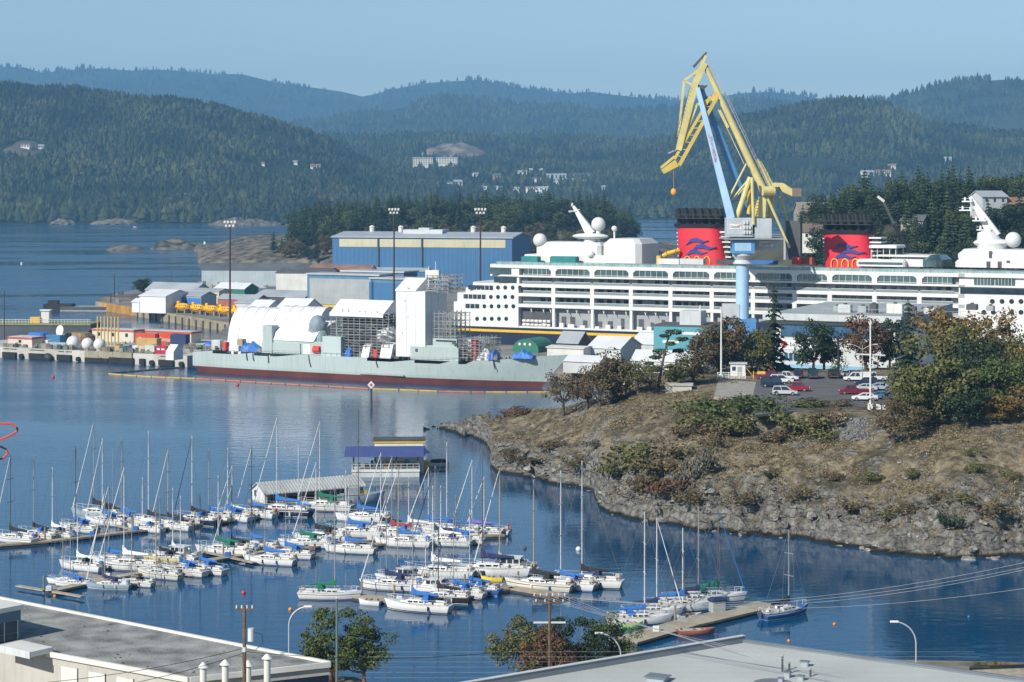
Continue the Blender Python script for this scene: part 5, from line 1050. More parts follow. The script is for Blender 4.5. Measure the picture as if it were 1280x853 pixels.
bay('paint_bay','steel blue framed bay with a grey shutter and yellow strip',384,394,37,18,GREYP,True); bay('panel_bay','tan panelled bay right of the shuttered one',427,393,32,19,mat('tan_panel',(0.38,0.35,0.28),.7,0,.05,.2),False); bay('tank_bay','blue ribbed bay beside the white tower',463,398,26,17,CLADB,False)
for k in range(5):
    p = W(465+k*6.0, 397.5, 3.6); t = tag(MB().cyl((0,0,0),(0,0,15.5),1.05,1.05,10).cyl((0,0,15.5),(0,0,16.5),1.05,.3,10).build('blue_tank', CLADB, None, (p.x, p.y-3, 3.6)), 'tall narrow blue tank beside the white tower, '+('first','second','third','fourth','fifth')[k]+' from the left', 'tank', 'row of blue tanks')
# ---- sheds right of the warship
shed('grey_gable_shed','pale grey gable shed with a dark blue-green end wall',735,452,11.5,17,4.5,7.6,LGREY,ROOFW,ANG,doors=((.8,3.6,.6,2.4),))
shed('low_flat_shed','long low white shed with a flat edge left of the grey gable shed',684,452,13,8,4.6,4.9,OFFW,OFFW,ANG); shed('open_gable_shed','small open gabled roof above the low white shed',697,446,7.5,10,4.6,8,DGREY,ROOFG,ANG); shed('pale_low_shed','low grey roofed shed between bow and headland trees',704,466,12,8,3.6,5,LGREY,ROOFW,ANG)
shed('white_store','long white roofed store behind the windswept pine',790,471,22,12,4.8,7.4,WHITE,ROOFW,R(-18)); shed('white_store','lower white wall shed in front of the long white store',776,487,19,6,4,5,WHITE,ROOFW,R(-18)); shed('far_gable','light grey gable roof tucked behind the grey gable shed',789,447,8,15,4.6,7.6,LGREY,ROOFW,ANG)
# half-round dark green hut
p = W(641, 440, 3.6); t = thing('quonset_hut', 'dark green half-round hut behind the warship bow', 'hut', (p.x, p.y, 3.6), ANG); N = 10
MB().loft([[(4.9-4.9*math.cos(math.pi*i/N), y, 1+3.6*math.sin(math.pi*i/N)) for i in range(N+1)] for y in (0, 12)]).box(0, 9.8, 0, 12, 0, 1).build('hut_shell', GREENW, t)
for x in (2.6, 4.6, 6.6): MB().cyl((x, -.06, 2.8), (x, .1, 2.8), .5, .5, 10).build('window', OFFW, t)
# teal block with white roof house
p = W(817, 456, 3.6); t = thing('teal_building', 'teal clad block with white stripes and a white rooftop cabin', 'building', (p.x, p.y, 3.6), R(-20)); MB().box(0, 18.5, 0, 14, 0, 12.4).build('wall', TEALW, t); MB().box(-.2, 18.7, -.2, 14.2, 12.4, 12.8).build('roof', DGREY, t); MB().cbox(8, 15, 2, 9, 12.8, 17.2, .1).build('roof_cabin', LGREY, t); MB().cyl((14, 5, 17), (14, 5, 19), .35, .2, 8).build('roof_vent', OFFW, t)
for x0, x1, z in ((9.5, 15.2, 9.8), (3, 8.4, 7), (7, 12.4, 3.8)): MB().box(x0, x1, -.1, .05, z, z+.9).build('white_stripe', WHITE, t)
MB().box(2, 18, 16, 28, 0, 12.2).build('rear_block', mat('brick_red_dark',(0.2,0.06,0.05),.8), t)
# long grey office building
def office():
    p = P(968, 470, 545); A = R(-24); p.z = 3.6; r = thing('grey_office_building', 'long grey flat-roofed shipyard building with a blue window strip', 'building', (p.x, p.y, 3.6), A); Ff = frame((p.x, p.y), A)
    w = Ff(1119); zt = Ff(1040, 397)[1]-3.6; d = 62
    MB().box(0, w, 0, d, 0, zt-.8).build('wall', mat('office_wall',(0.52,0.55,0.54),.6,0,.06,.1,streak=.08), r)
    MB().prismz([(-2.5, -2.2), (w+2, -2.2), (w+2, d+2), (-2.5, d+2)], zt-.8, zt+.5).build('roof', mat('office_roof',(0.33,0.36,0.36),.8,0,.12,.08), r)
    MB().box(-2.6, w+2.1, -2.35, -2.2, zt-.9, zt+.9).build('fascia', LGREY, r); MB().box(w+2, w+2.15, -2.3, d+2, zt-3.4, zt+.8).build('end_fascia', mat('slate_fascia',(0.20,0.25,0.32),.7,0,.1,.1), r)
    n = 22
    for k in range(n):
        x0 = 2+(w-4)*k/n; MB().box(x0+.08, x0+(w-4)/n-.08, -.1, .1, zt-5.4, zt-2.4).build('window_pane', BLUEG, r)
    MB().box(1.8, w-1.8, -.05, .05, zt-5.6, zt-2.2).build('window_strip_frame', DGREY, r)
    MB().box(0, w+.02, -.06, .03, 0, zt-13).build('lower_cladding', mat('pale_blue_cladding',(0.22,0.42,0.55),.6), r)
    for k in range(6): MB().box(1.5+k*1.3, 2.5+k*1.3, -.1, .1, zt-12, zt-10).build('window', BLUEG, r)
    s = MB().box(1.5, 10.5, -.14, -.02, zt-9, zt-6.4).build('sign_board', WHITE, r); MB().cyl((2.8, -.2, zt-7.6), (2.8, -.13, zt-7.6), .95, .95, 16).cyl((2.8, -.26, zt-7.6), (2.8, -.19, zt-7.6), .4, .4, 12).build('red_roundel', mat('sign_rose',(0.65,0.08,0.10),.6), s); text('babcock', 1.7, mat('sign_ink',(0.03,0.03,0.08),.6), s, (7.2, -.17, zt-7.6), (R(90), 0, 0)); 
    rg = random.Random(3)
    for k, (u, v, a, h, m) in enumerate(((14, 14, 3.5, 2.2, LGREY), (19, 16, 2.4, 1.8, GREYP), (23, 13, 2, 2.6, DGREY), (27, 16, 4.4, 2.6, OFFW), (33, 15, 2.2, 2, DGREY), (37, 17, 3, 1.6, LGREY), (11, 20, 2, 1.4, GREYP), (44, 40, 3.0, 1.6, DGREY), (50, 38, 2, 1.4, GREYP))):
        o = MB().cbox(u, u+a, v, v+2.4, zt+.5, zt+.5+h, .15).build('roof_unit', m, r); MB().cyl((u+a/2, v+1.2, zt+.5+h), (u+a/2, v+1.2, zt+.9+h), .5, .5, 8).build('fan_cap', DGREY, o)
    rl = MB()
    for k in range(22): u = 10+k*2; rl.cyl((u, 12, zt+.5), (u, 12, zt+1.7), .05, .05, 4)
    rl.cyl((10, 12, zt+1.7), (52, 12, zt+1.7), .06, .06, 4).build('roof_rail', GREYP, r)
BLUEG = mat('blue_glazing',(0.03,0.09,0.18),.12,0,.4,.3,spec=.7)
office()
# brown industrial door wall left of the office, and yellow lamp boxes
p = P(945, 470, 556); t = thing('brown_gate_shed', 'dark shed with a brown roller door behind the tall fir', 'shed', (p.x, p.y, 3.6), R(-24)); MB().box(0, 6.6, 0, 10, 0, 19).build('wall', NAVY, t); MB().box(.6, 6, -.1, .1, 0, 12).build('roller_door', mat('brown_door',(0.16,0.09,0.07),.8,0,.1,.3,streak=.2), t); MB().box(.3, 6.3, -.14, .1, 13.5, 14.6).build('yellow_sign', YELLOW, t)
# houses on the east slope
def house(name, label, px, py, Y, w, d, he, hr, wall, roof, ang, wins=3, zz=None):
    p = P(px, py, Y); r = thing(name, label, 'house', (p.x, p.y, p.z if zz is None else zz), ang); gable(0, w, 0, d, -6, he, hr-.1, 'x').build('wall', wall, r)
    MB().prismx([(-.6, he-.15), (d/2, hr), (d+.6, he-.15), (d+.6, he+.1), (d/2, hr+.3), (-.6, he+.1)], -.6, w+.6).build('roof', roof, r)
    for k in range(wins): x = w*(k+.5)/wins; o = MB().box(x-.6, x+.6, -.08, .1, he*.35, he*.8).build('window', GLASSD, r)
    return r
house('house','white house with a pale grey roof above the forward mast',1228,256,900,13,10,3.5,6,LGREY,ROOFG,R(20)); house('house','brown gabled house at the right edge above the ship',1258,268,905,14,10,4.5,7.5,mat('brown_house',(0.22,0.09,0.06),.8),ROOFR,R(12)); house('house','grey house behind the black boom and forward funnel',1126,289,885,10,9,4.5,7,mat('taupe_wall',(0.3,0.27,0.23),.8),ROOFD,R(-30)); house('house','low brown roofed house left of the forward funnel',1001,300,905,16,12,3.5,7,OFFW,mat('brown_roof',(0.16,0.12,0.10),.8),R(-15)); house('house','low house beside the dark cinema screen',1000,276,1000,26,14,4,9,mat('taupe_wall',(0.3,0.27,0.23),.8),mat('taupe_roof',(0.24,0.21,0.18),.8),R(5))
# black telescopic crane boom behind the ship
t = thing('boom_crane', 'black telescopic crane boom rising behind the forward funnel', 'crane', P(1140, 340, 705)); q = lambda px, py: P(px, py, 705)-P(1140, 340, 705)
MB().bar(q(1138, 318), q(1117, 280), 1.5, 1.5, 1.2, 1.2).build('lower_boom', BLACK, t); MB().bar(q(1117, 280), q(1103, 250), 1.0, 1.0, .8, .8).build('upper_boom', DGREY, t); MB().bar(q(1105, 252), q(1097, 246), .9).build('boom_head', OFFW, t); MB().box(q(1138,318).x-2, q(1138,318).x+3, -2, 2, q(1138,360).z, q(1138,318).z+.5).build('crane_house', DGREY, t)
# ================================================================== left jetty
def jetty():
    a, b = W(-60, 444), W(234, 459); d = (b-a).normalized(); n = Vector((-d.y, d.x, 0)); L = (b-a).length; A = math.atan2(d.y, d.x)
    r = tag(thing('jetty', None, None, (a.x, a.y, 0), A), kind='structure'); r['kind'] = 'structure'
    MB().box(0, L, 0, 62, -4, 3.7).build('jetty_deck', M_CONC, r)
    J = frame((a.x, a.y), A); fx = lambda px: J(px)
    MB().box(fx(107), fx(166), -.6, 0, -3, 3.9).build('timber_facing', mat('old_timber',(0.30,0.28,0.20),.9,0,.2,.3,streak=.4), r)
    for x0, x1 in ((5,21),(38,55),(73,90),(108,137),(138,168),(176,182),(200,218),(-20,-4)): MB().box(fx(x0), fx(x1), -1.0, -.02, .1, 2.1 if x0 != 108 else 1.6).build('fender_panel', BLACK, r)
    for px, s in ((28,.9),(99,.8),(128,.9),(146,.9),(191,.9),(228,.9)): MB().cyl((fx(px), -1.1, .9), (fx(px), -.1, .9), s, s, 12).build('tyre_fender', BLACK, r)
    MB().sphere((fx(62), -1, .6), 1.9, 12, 8, (1.15,.7,1)).build('float_fender', BLACK, r)
    for x0, x1 in ((4,12),(13,21),(38,55),(73,80),(82,90),(200,218)): MB().box(fx(x0), fx(x1), -.06, .02, 3.0, 3.35).build('kerb_slot', DGREY, r)
    return J, A, a
J, AJ, aJ = jetty()
def on_jetty(name, label, cat, px0, px1, ytop, v, d, m, c=.08, group=None, extra=None):
    x0, zt = J(px0, ytop, v); x1 = J(px1, None, v); p = aJ+Vector((math.cos(AJ)*x0-math.sin(AJ)*v, math.sin(AJ)*x0+math.cos(AJ)*v, 3.7)); r = thing(name, label, cat, p, AJ, group); w = x1-x0; h = zt-3.7
    MB().cbox(0, w, 0, d, 0, h, c).build('body', m, r); rib = MB()
    if name == 'container':
        for k in range(int(w/.6)): rib.box(.2+k*.6, .45+k*.6, -.06, .02, .25, h-.25)
        rib.build('corrugation', m, r); MB().box(-.03, .12, -.09, .1, 0, h).box(w-.12, w+.03, -.09, .1, 0, h).build('corner_post', m, r)
    return r, w, h
CINT = mat('container_orange_red',(0.55,0.075,0.03),.6,0,.1,.3); TAN = mat('container_tan',(0.45,0.30,0.12),.7,0,.15,.3); BRN = mat('crate_brown',(0.26,0.15,0.08),.8,0,.2,.5); GRN = mat('container_green',(0.03,0.13,0.11),.6); DBL = mat('container_dark_blue',(0.03,0.05,0.12),.6); PBL = mat('container_blue',(0.05,0.2,0.38),.6); MAR = mat('container_red',(0.40,0.02,0.05),.6); BRF = mat('roof_red_edge',(0.45,0.09,0.06),.7)
def cabin(label, px0, px1, ytop, v, d):
    r, w, h = on_jetty('site_cabin', label, 'cabin', px0, px1, ytop, v, d, mat('cabin_cream',(0.55,0.52,0.44),.6,0,.06,.2,streak=.1)); MB().box(-.25, w+.25, -.25, d+.25, h-.45, h+.15).build('red_roof', BRF, r); MB().box(.2, w-.2, .2, d-.2, h+.15, h+.3).build('roof_sheet', LGREY, r)
    for k in range(max(1, int(w/6))): x = w*(k+.5)/max(1, int(w/6)); MB().box(x-.6, x+.6, -.06, .05, h*.45, h*.75).build('window', GLASSD, r)
cabin('cream site cabin with a red roof edge at the left end of the jetty',10,40,421.5,3,7); cabin('long white site cabin with a red roof behind the yellow posts',115,167,411.5,38,6); cabin('long white site cabin with a red roof behind the two red containers',176,239,413.5,44,6)
for nm, l, x0, x1, yt, v, m in (('container','pale blue container beside the leftmost white dome',60,82,428,2.5,mat('pale_blue_box',(0.30,0.38,0.45),.6)),('container','blue container on the jetty behind the pale blue one',52,75,418.5,16,PBL),('container','small white container between cabin and pale blue one',50,60,425,9,OFFW),('container','dark container beside the pale blue one',82,90,427.5,4,DGREY),('container','orange red container with white lettering, left one',169,194,416.5,30,CINT),('container','orange red container with white lettering, right one',197,217,416.5,32,CINT),('container','dark blue container right of the two orange red ones',213,232,418,26,DBL),('container','tan container in front of the left orange red one',170,196,422.5,20,TAN),('container','dark green container on the jetty front row',149.5,157,433,2,GRN),('container','navy container beside the green one',157.5,165,432.5,2,DBL),('container','white container in the jetty front row',165.5,172,432,2,OFFW),('container','tan container next to the white one in the front row',172.5,180,432.5,2,mat('pale_tan',(0.5,0.44,0.28),.7)),('container','pale corrugated container in the middle of the front row',180.5,193,432,2,mat('pale_grey_box',(0.5,0.52,0.48),.6)),('container','crimson container in the front row',194,208,432.5,2,MAR),('container','grey container beside the crimson one',208.5,218.5,432.5,3,LGREY)):
    r, w, h = on_jetty(nm, l, 'container', x0, x1, yt, v, 2.6, m, group='containers on the jetty')
    if 'white lettering' in l: text('Cintas', h*.5, WHITE, r, (w*.45, -.12, h*.5), (R(90), 0, 0))
    if 'crimson' in l:
        for k in (.3, .7): MB().box(w*k-.6, w*k+.6, -.1, -.06, h*.5, h*.72).build('white_label', WHITE, r)
for l, x0, x1, yt, v in (('brown wooden crate at the right of the third dome',127,136,434.5,2),('darker brown crate beside the first brown one',136.5,142.5,434.5,2.5),('tall tan crate in front of the green container',143,149,432.5,2)): on_jetty('crate', l, 'crate', x0, x1, yt, v, 2.4, TAN if 'tan' in l else BRN)
on_jetty('blue_canopy','blue tarp roof on the jetty behind the cream cabin','canopy',33,52,416,14,5,TARPB,.6); on_jetty('brown_heap','pile of brown timber frames behind the domes','timber',75,104,416,22,8,mat('timber_heap',(0.25,0.17,0.09),.9,0,.4,.8,1.0,1.0),1.2)
for k, (px, py, rp) in enumerate(((91.5,428.5,8.6),(109.5,429.5,7.8),(124.5,430,7.8))):
    u, z = J(px, py, 3.5); rr = rp*675/FPX; p = aJ+Vector((math.cos(AJ)*u-math.sin(AJ)*3.5, math.sin(AJ)*u+math.cos(AJ)*3.5, 3.7)); t = thing('radome', 'white spherical radar dome on the jetty, '+('leftmost of three','middle of three','rightmost of three')[k], 'dome', p, AJ, 'white radar domes')
    MB().sphere((0,0,rr*1.05), rr, 22, 14).build('dome_shell', WHITE, t, smooth=True); MB().cyl((0,0,0),(0,0,.7),rr*.6,rr*.55,14).build('base_ring', GREYP, t)
r, w, h = on_jetty('dish_base','small plinth of the white dish behind the domes','plinth',75,79,419,20,2,GREYP); o = MB().lathe([(.1,0),(1.2,.25),(2.0,.9)], n=14).build('dish', WHITE, r, (w/2, 0, h+1.5)); o.rotation_euler = (R(80), 0, R(-10))
for k in range(7):
    u, z = J(122+k*4.3, 396, 24); p = aJ+Vector((math.cos(AJ)*u-math.sin(AJ)*24, math.sin(AJ)*u+math.cos(AJ)*24, 3.7)); tag(MB().cyl((0,0,0),(0,0,z-3.7),.28,.28,6).build('yellow_post', mat('post_yellow',(0.55,0.40,0.10),.7), None, p), 'slender yellow post on the jetty, '+('first','second','third','fourth','fifth','sixth','last')[k]+' of the row from the left', 'post', 'yellow posts on the jetty')
# clutter on the jetty
def jclut():
    rg = random.Random(6); m = MB()
    for k in range(130):
        u = J(rg.uniform(0, 225)); v = rg.choice([rg.uniform(1, 3), rg.uniform(8, 34)]); s = rg.uniform(.2, 1.0); p = aJ+Vector((math.cos(AJ)*u-math.sin(AJ)*v, math.sin(AJ)*u+math.cos(AJ)*v, 0)); m.box(p.x-s, p.x+s, p.y-s*.6, p.y+s*.6, 3.7, 3.7+rg.uniform(.3, 2.0))
    tag(m.build('jetty_clutter', mat('mixed_gear', (0,0,0))), 'drums, pallets and pipes scattered over the jetty', 'clutter', None, 'stuff')
    m = MB()
    for k in range(420):
        px = rg.uniform(120, 480); py = rg.uniform(352, 400); 
        if px < 300 and py > 378+(px-120)*.02: continue
        p = W(px, py, 3.6); s = rg.uniform(.3, 1.6)
        if p.x < np.interp(p.y, [832,988,1080,1330], [-117,-205,-212,-165])+4: continue
        m.box(p.x-s, p.x+s, p.y-s, p.y+s, 3.6, 3.6+rg.uniform(.4, 2.8))
    tag(m.build('yard_clutter', mat('yard_gear', (0.22,0.21,0.19), .85, 0, .4, .1, island=.6)), 'crates, vehicles parts and stacked material scattered over the left yard', 'clutter', None, 'stuff')
jclut()
# floating dark dock behind the jetty
p = W(-50, 424); t = thing('floating_dock', 'long dark flat barge with a pale railing and small white hut behind the jetty', 'barge', p, R(-3)); L = (W(114, 424.5)-p).length
MB().prismx([(0,-1),(0,5.6),(16,5.6),(16,-1)], 0, L-6).loft([[(L-6,0,-1),(L-6,0,5.6),(L-6,16,5.6),(L-6,16,-1)],[(L,0,4),(L,0,5.6),(L,16,5.6),(L,16,4)]]).build('hull', mat('barge_grey',(0.07,0.085,0.10),.7,0,.2,.1,streak=.3), t); MB().box(0, L, -.4, 16.4, 5.6, 6.2).build('deck_edge', mat('mossy_edge',(0.25,0.25,0.10),.8), t)
rl = MB()
for k in range(40): rl.cyl((L*k/40, 0, 6.2), (L*k/40, 0, 8), .1, .1, 4)
rl.box(0, L, -.05, .05, 7.7, 7.9).box(0, L, -.05, .05, 7, 7.1); tag(rl.build('railing', LGREY, t), kind='stuff')
x = (W(54, 424)-p).length; MB().cbox(x-1.6, x+1.8, 4, 7, 6.2, 11, .2).build('hut', OFFW, t); MB().box(x-2, x+2.2, 3.6, 7.4, 11, 11.5).build('hut_roof', WHITE, t); x = (W(42, 424)-p).length; MB().cbox(x-2, x+2.2, 3, 5, 6.2, 8.6, .2).build('yellow_locker', YELLOW, t)
# ---- inner quay details
def quaywall():
    a, b = Vector((-205, 988, 0)), Vector((-117, 832, 0)); d = (b-a).normalized(); L = (b-a).length; A = math.atan2(d.y, d.x); r = thing('quay_wall', 'stained concrete quay wall in front of the yellow lifeboats', 'wall', (a.x, a.y, 0), A)
    MB().box(0, L, -.9, -.02, -3, 3.9).build('wall_face', mat('stained_quay',(0.30,0.26,0.17),.9,0,.25,.2,.2,1,streak=.45), r); MB().box(L*.05, L*.34, -1.0, -.9, .3, 3.95).build('rusty_sheet_piles', mat('rust_sheet',(0.42,0.22,0.05),.85,0,.25,.2,streak=.3), r)
    for k in range(14): x = L*(.36+.62*k/13); MB().cyl((x, -1.2, -2), (x, -1.2, 3), .4, .4, 7).build('fender_pile', DGREY, r)
quaywall()
p = W(75, 389); t = thing('work_barge', 'low grey floating pontoon at the tip of the inner quay', 'barge', p, R(-4)); MB().box(0, 52, 0, 10, -.5, 2).build('pontoon_deck', GREYP, t); MB().box(0, 52, -.2, 0, .6, 2.1).build('rub_rail', DGREY, t); MB().box(-9, 5, 2, 9, -.5, 3.2).box(-7, -2, 3, 6, 3.2, 5).build('tug_part', BLACK, t)
# yellow lifeboats
def lifeboat(label, px, k):
    p = W(px, 391.6+(px-228)*.085, 3.6); r = thing('lifeboat', label, 'lifeboat', (p.x, p.y, 3.65), ANG+R(k*3-4), 'enclosed yellow lifeboats on the quay'); r.scale = (.82, .9, .98); LY = mat('lifeboat_yellow',(0.75,0.40,0.01),.45,0,.08,.3); rings = []
    for t in np.linspace(-1, 1, 11):
        w = 1.9*(1-abs(t)**3*.75); zb = 1.0+abs(t)**2.5*1.4; rings.append([(t*4.9, -w*.3, zb), (t*4.9, -w, zb+1.2), (t*4.9, -w, zb+1.9), (t*4.9, w, zb+1.9), (t*4.9, w, zb+1.2), (t*4.9, w*.3, zb)])
    MB().loft(rings).build('hull', LY, r, smooth=True); rings = []
    for t in np.linspace(-.92, .92, 9): w = 1.7*(1-abs(t)**3*.7); h = 4.6-abs(t)**3*1.3; rings.append([(t*4.9, -w, 3.0), (t*4.9, -w*.85, h-.5), (t*4.9, -w*.4, h), (t*4.9, w*.4, h), (t*4.9, w*.85, h-.5), (t*4.9, w, 3.0)])
    c = MB().loft(rings).build('canopy', LY, r, smooth=True); MB().cbox(-3.6, -1.9, -.8, .8, 4.2, 5.5, .3).build('conning_dome', LY, c)
    for x in (-.8, .6, 2.0, 3.2): MB().box(x-.3, x+.3, -1.62, -1.4, 3.4, 3.9).build('porthole', DGREY, c)
    MB().box(-3, -2.4, -1.4, 1.4, 0, 1.6).box(2.4, 3, -1.4, 1.4, 0, 1.6).build('cradle', STEEL, r); MB().box(-4.6, 4.6, -2.02, -1.85, 2.55, 2.75).build('rub_strip', mat('orange_strip',(0.6,0.2,0.02),.7), r)
for k, px in enumerate((228, 247, 264, 281.5, 299)): lifeboat('yellow enclosed lifeboat on the inner quay, '+('leftmost, next to the white shelter','second from the white shelter','third of five','fourth, left of the dark light mast','fifth, nearest the arched shelter')[k], px, k)
p = W(110, 385, 3.6); 
for k, (px, py, w, d, h, l) in enumerate(((120, 376, 60, 40, 3, 'low dark breakwater mound at the tip of the inner quay'),)):
    tag(MB().cbox(0, w, 0, d, -7, h-1.2, 1.2).build('mound', mat('dark_mound',(0.12,0.10,0.09),.9,0,.4,.2,.8,.6), None, (W(px,py,3.6).x, W(px,py,3.6).y, 3.6), R(-20)), l, 'mound')
for k, (px, py, wp, hp) in enumerate(((179, 371, 28, 22), (209, 367, 22, 14))):
    p = W(px, py, 3.6); s = p.y/FPX; tree('round_tree', ('rounded dark green tree beside the white shelter','smaller rounded green tree right of the other by the yard')[k], p, hp*s*1.1, wp*s, 'broad', 'dark', seed=k)
# ---- tall light masts
def mast(label, px, ytop, ybase, Y, rr, lamps=True):
    p = P(px, ybase, Y); zt = P(px, ytop, Y).z; zb = max(3.6, min(p.z, 18)); r = thing('light_mast', label, 'light mast', (p.x, p.y, zb)); h = zt-zb
    MB().cyl((0,0,-.5),(0,0,h),rr,rr*.6,8).build('pole', mat('mast_brown',(0.05,0.025,0.025),.6), r)
    if lamps:
        MB().box(-2.2, 2.2, -.15, .15, h-.2, h).box(-1.8, 1.8, -.15, .15, h-1.5, h-1.3).build('crossarm', LGREY, r)
        for k in range(4): MB().cbox(-2.2+k*1.2, -1.4+k*1.2, -.7, -.1, h, h+.8, .1).build('floodlight', OFFW, r)
        for k in range(3): MB().cbox(-1.7+k*1.3, -.9+k*1.3, -.7, -.1, h-1.3, h-.6, .1).build('floodlight', OFFW, r)
mast('very tall dark light mast rising behind the warship stern', 287.5, 279, 432, 720, .42); mast('tall dark light mast in front of the big blue hall, left one', 492.5, 263, 392, 800, .42); mast('tall dark light mast in front of the blue hall beside the ship stern', 600.5, 263, 392, 745, .42)
mast('thin grey light mast at the left edge by the jetty', 5.5, 364, 425, 740, .2, False); mast('thin dark pole on the quay tip', 143, 341, 383, 1000, .28, False); mast('thin dark pole between the two rounded trees, left', 184, 342, 375, 1050, .2, False); mast('thin dark pole right of the rounded trees', 214, 338, 372, 1060, .2, False); mast('short dark pile pole at the quay front', 138.5, 367, 386, 985, .35, False)
# ================================================================== marina
GEL = mat('gelcoat_white', (0.66, 0.67, 0.66), 0.3, 0, 0.05, 0.4, streak=0.06); GEL2 = mat('gelcoat_cream', (0.62, 0.60, 0.52), 0.35, 0, 0.06, 0.4); HBLUE = mat('hull_blue', (0.03, 0.11, 0.30), 0.3); HNAVY = mat('hull_navy', (0.015, 0.025, 0.06), 0.3); HGREY = mat('hull_grey', (0.25, 0.32, 0.38), 0.45); HBLK = mat('hull_black', (0.02, 0.02, 0.022), 0.35); HYEL = mat('hull_yellow', (0.5, 0.42, 0.12), 0.5)
DECKM = mat('deck_cream', (0.42, 0.41, 0.37), 0.7, 0, 0.1, 0.8); TEAK = mat('teak', (0.22, 0.13, 0.07), 0.7, 0, .2, 1.0)
ALU = mat('mast_white', (0.66, 0.67, 0.68), 0.4, 0.2, 0.05, 0.5); ALUD = mat('mast_dark', (0.08, 0.08, 0.085), 0.5); ALUG = mat('mast_grey', (0.30, 0.31, 0.32), 0.45, .2); SPRUCE = mat('mast_wood', (0.42, 0.33, 0.18), 0.6)
CV = {'b': mat('canvas_blue', (0.025, 0.13, 0.40), 0.8, 0, .12, 1.5), 'n': mat('canvas_navy', (0.02, 0.03, 0.09), .85), 'k': mat('canvas_black', (0.02, 0.02, 0.024), .85), 'g': mat('canvas_green', (0.01, 0.13, 0.08), .85), 'w': mat('canvas_white', (0.68, 0.68, 0.66), .8), 'r': mat('canvas_red', (0.30, 0.03, 0.04), .85), 'p': mat('canvas_purple', (0.16, 0.12, 0.42), .85), 't': mat('canvas_tan', (0.42, 0.36, 0.26), .85)}
CVN = {'b': 'bright blue', 'n': 'navy', 'k': 'black', 'g': 'green', 'w': 'white', 'r': 'dark red', 'p': 'purple', 't': 'tan'}
WIRE = mat('rigging_wire', (0.35, 0.36, 0.37), .4, .5)
BL = 9.5
def hull_rings(z0, z1, n=4, out=0.0, full=1.0):
    rings = []
    for t in np.linspace(-1, 1, 13):
        hb = 1.5*full*((0.70+0.30*min(1, (t+1)/.8)) if t < -.2 else max(0.012, 1-((t+.2)/1.2)**2.2))
        zd = 0.98+0.10*(t+.2)**2+(0.22*max(0, t))
        za, zb = (z0 if z0 is not None else -0.35), (z1 if z1 is not None else zd); row = []
        for k in range(n+1):
            z = za+(zb-za)*k/n; w = (hb+out)*(0.50+0.5*max(0, min(1, (z+.35)/(.95)))**.6); x = t*BL/2-(0.45*(1-z/1.1) if t > .5 else 0)*max(0, (t-.5)*2)+(0.35*(1-z/1.0)*max(0, -t-.7)/.3)
            row.append((x, w, z))
        rings.append([(x, -w, z) for x, w, z in row]+[(x, w, z) for x, w, z in reversed(row)])
    return rings
ME = {}
ME['hull'] = MB().loft(hull_rings(None, None, 5)).mesh('hull', True); ME['stripe'] = MB().loft(hull_rings(.06, .17, 1, .02)).mesh('waterline_stripe')
ME['sheer'] = MB().loft(hull_rings(.80, .88, 1, .015)).mesh('sheer_stripe')
dk = MB()
dk.prismz([(-4.3,-.85),(-1.5,-1.3),(1.2,-1.25),(3.0,-.75),(4.3,-.15),(4.3,.15),(3.0,.75),(1.2,1.25),(-1.5,1.3),(-4.3,.85)], 1.0, 1.13); ME['deck'] = dk.mesh('deck')
ME['cabin'] = MB().loft([[(-1.3,-.95,1.1),(1.3,-.8,1.1),(2.6,-.35,1.1),(2.6,.35,1.1),(1.3,.8,1.1),(-1.3,.95,1.1)],[(-1.25,-.8,1.58),(1.1,-.66,1.55),(2.2,-.25,1.3),(2.2,.25,1.3),(1.1,.66,1.55),(-1.25,.8,1.58)]]).mesh('cabin')
ME['coach'] = MB().loft([[(-2.4,-1.0,1.1),(.7,-1.0,1.1),(1.5,-.7,1.1),(1.5,.7,1.1),(.7,1.0,1.1),(-2.4,1.0,1.1)],[(-2.3,-.9,2.5),(.1,-.9,2.5),(.6,-.6,2.45),(.6,.6,2.45),(.1,.9,2.5),(-2.3,.9,2.5)]]).box(-2.5,.8,-1.05,1.05,2.5,2.6).mesh('wheelhouse')
def winm(sx):
    return [MB().box(sx-.28, sx+.28, s*.88-.05, s*.88+.05, 1.26, 1.44).mesh('cabin_window') for s in (-1, 1)]
ME['win'] = [m for x in (-.8, 0., .8) for m in winm(x)]
def winc():
    ms = [MB().box(x-.35, x+.35, s*.97-.05, s*.97+.05, 1.75, 2.35).mesh('wheelhouse_window') for s in (-1, 1) for x in (-1.8, -.9, 0)]
    return ms+[MB().box(.35, .95, -.6, .6, 1.8, 2.3).mesh('wheelhouse_window')]
ME['winc'] = winc()
ME['cockpit'] = MB().box(-3.9, -1.5, -.62, .62, 1.12, 1.15).mesh('cockpit'); ME['coaming'] = MB().box(-4.0, -1.4, -.8, -.68, 1.1, 1.38).box(-4.0, -1.4, .68, .8, 1.1, 1.38).mesh('coaming')
ME['hood'] = MB().loft([[(-1.7,-.9,1.35),(-1.7,.9,1.35),(-.6,.8,1.4),(-.6,-.8,1.4)],[(-1.75,-.85,2.0),(-1.75,.85,2.0),(-1.0,.7,2.05),(-1.0,-.7,2.05)],[(-1.7,-.5,2.25),(-1.7,.5,2.25),(-1.25,.45,2.25),(-1.25,-.45,2.25)]]).mesh('spray_hood')
ME['cw'] = MB().box(-1.34, -1.2, -.28, .28, 1.15, 1.6).box(-1.3, -.7, -.3, .3, 1.585, 1.62).mesh('companionway'); ME['ht'] = MB().box(1.45, 1.95, -.22, .22, 1.36, 1.47).mesh('hatch')
MX = 0.75                     # mast step
ME['mast'] = MB().cyl((0,0,0),(0,0,1),.085,.06,8).mesh('mast')
ME['boom'] = MB().cyl((MX,0,2.15),(-2.9,0,2.1),.07,.06,6).mesh('boom')
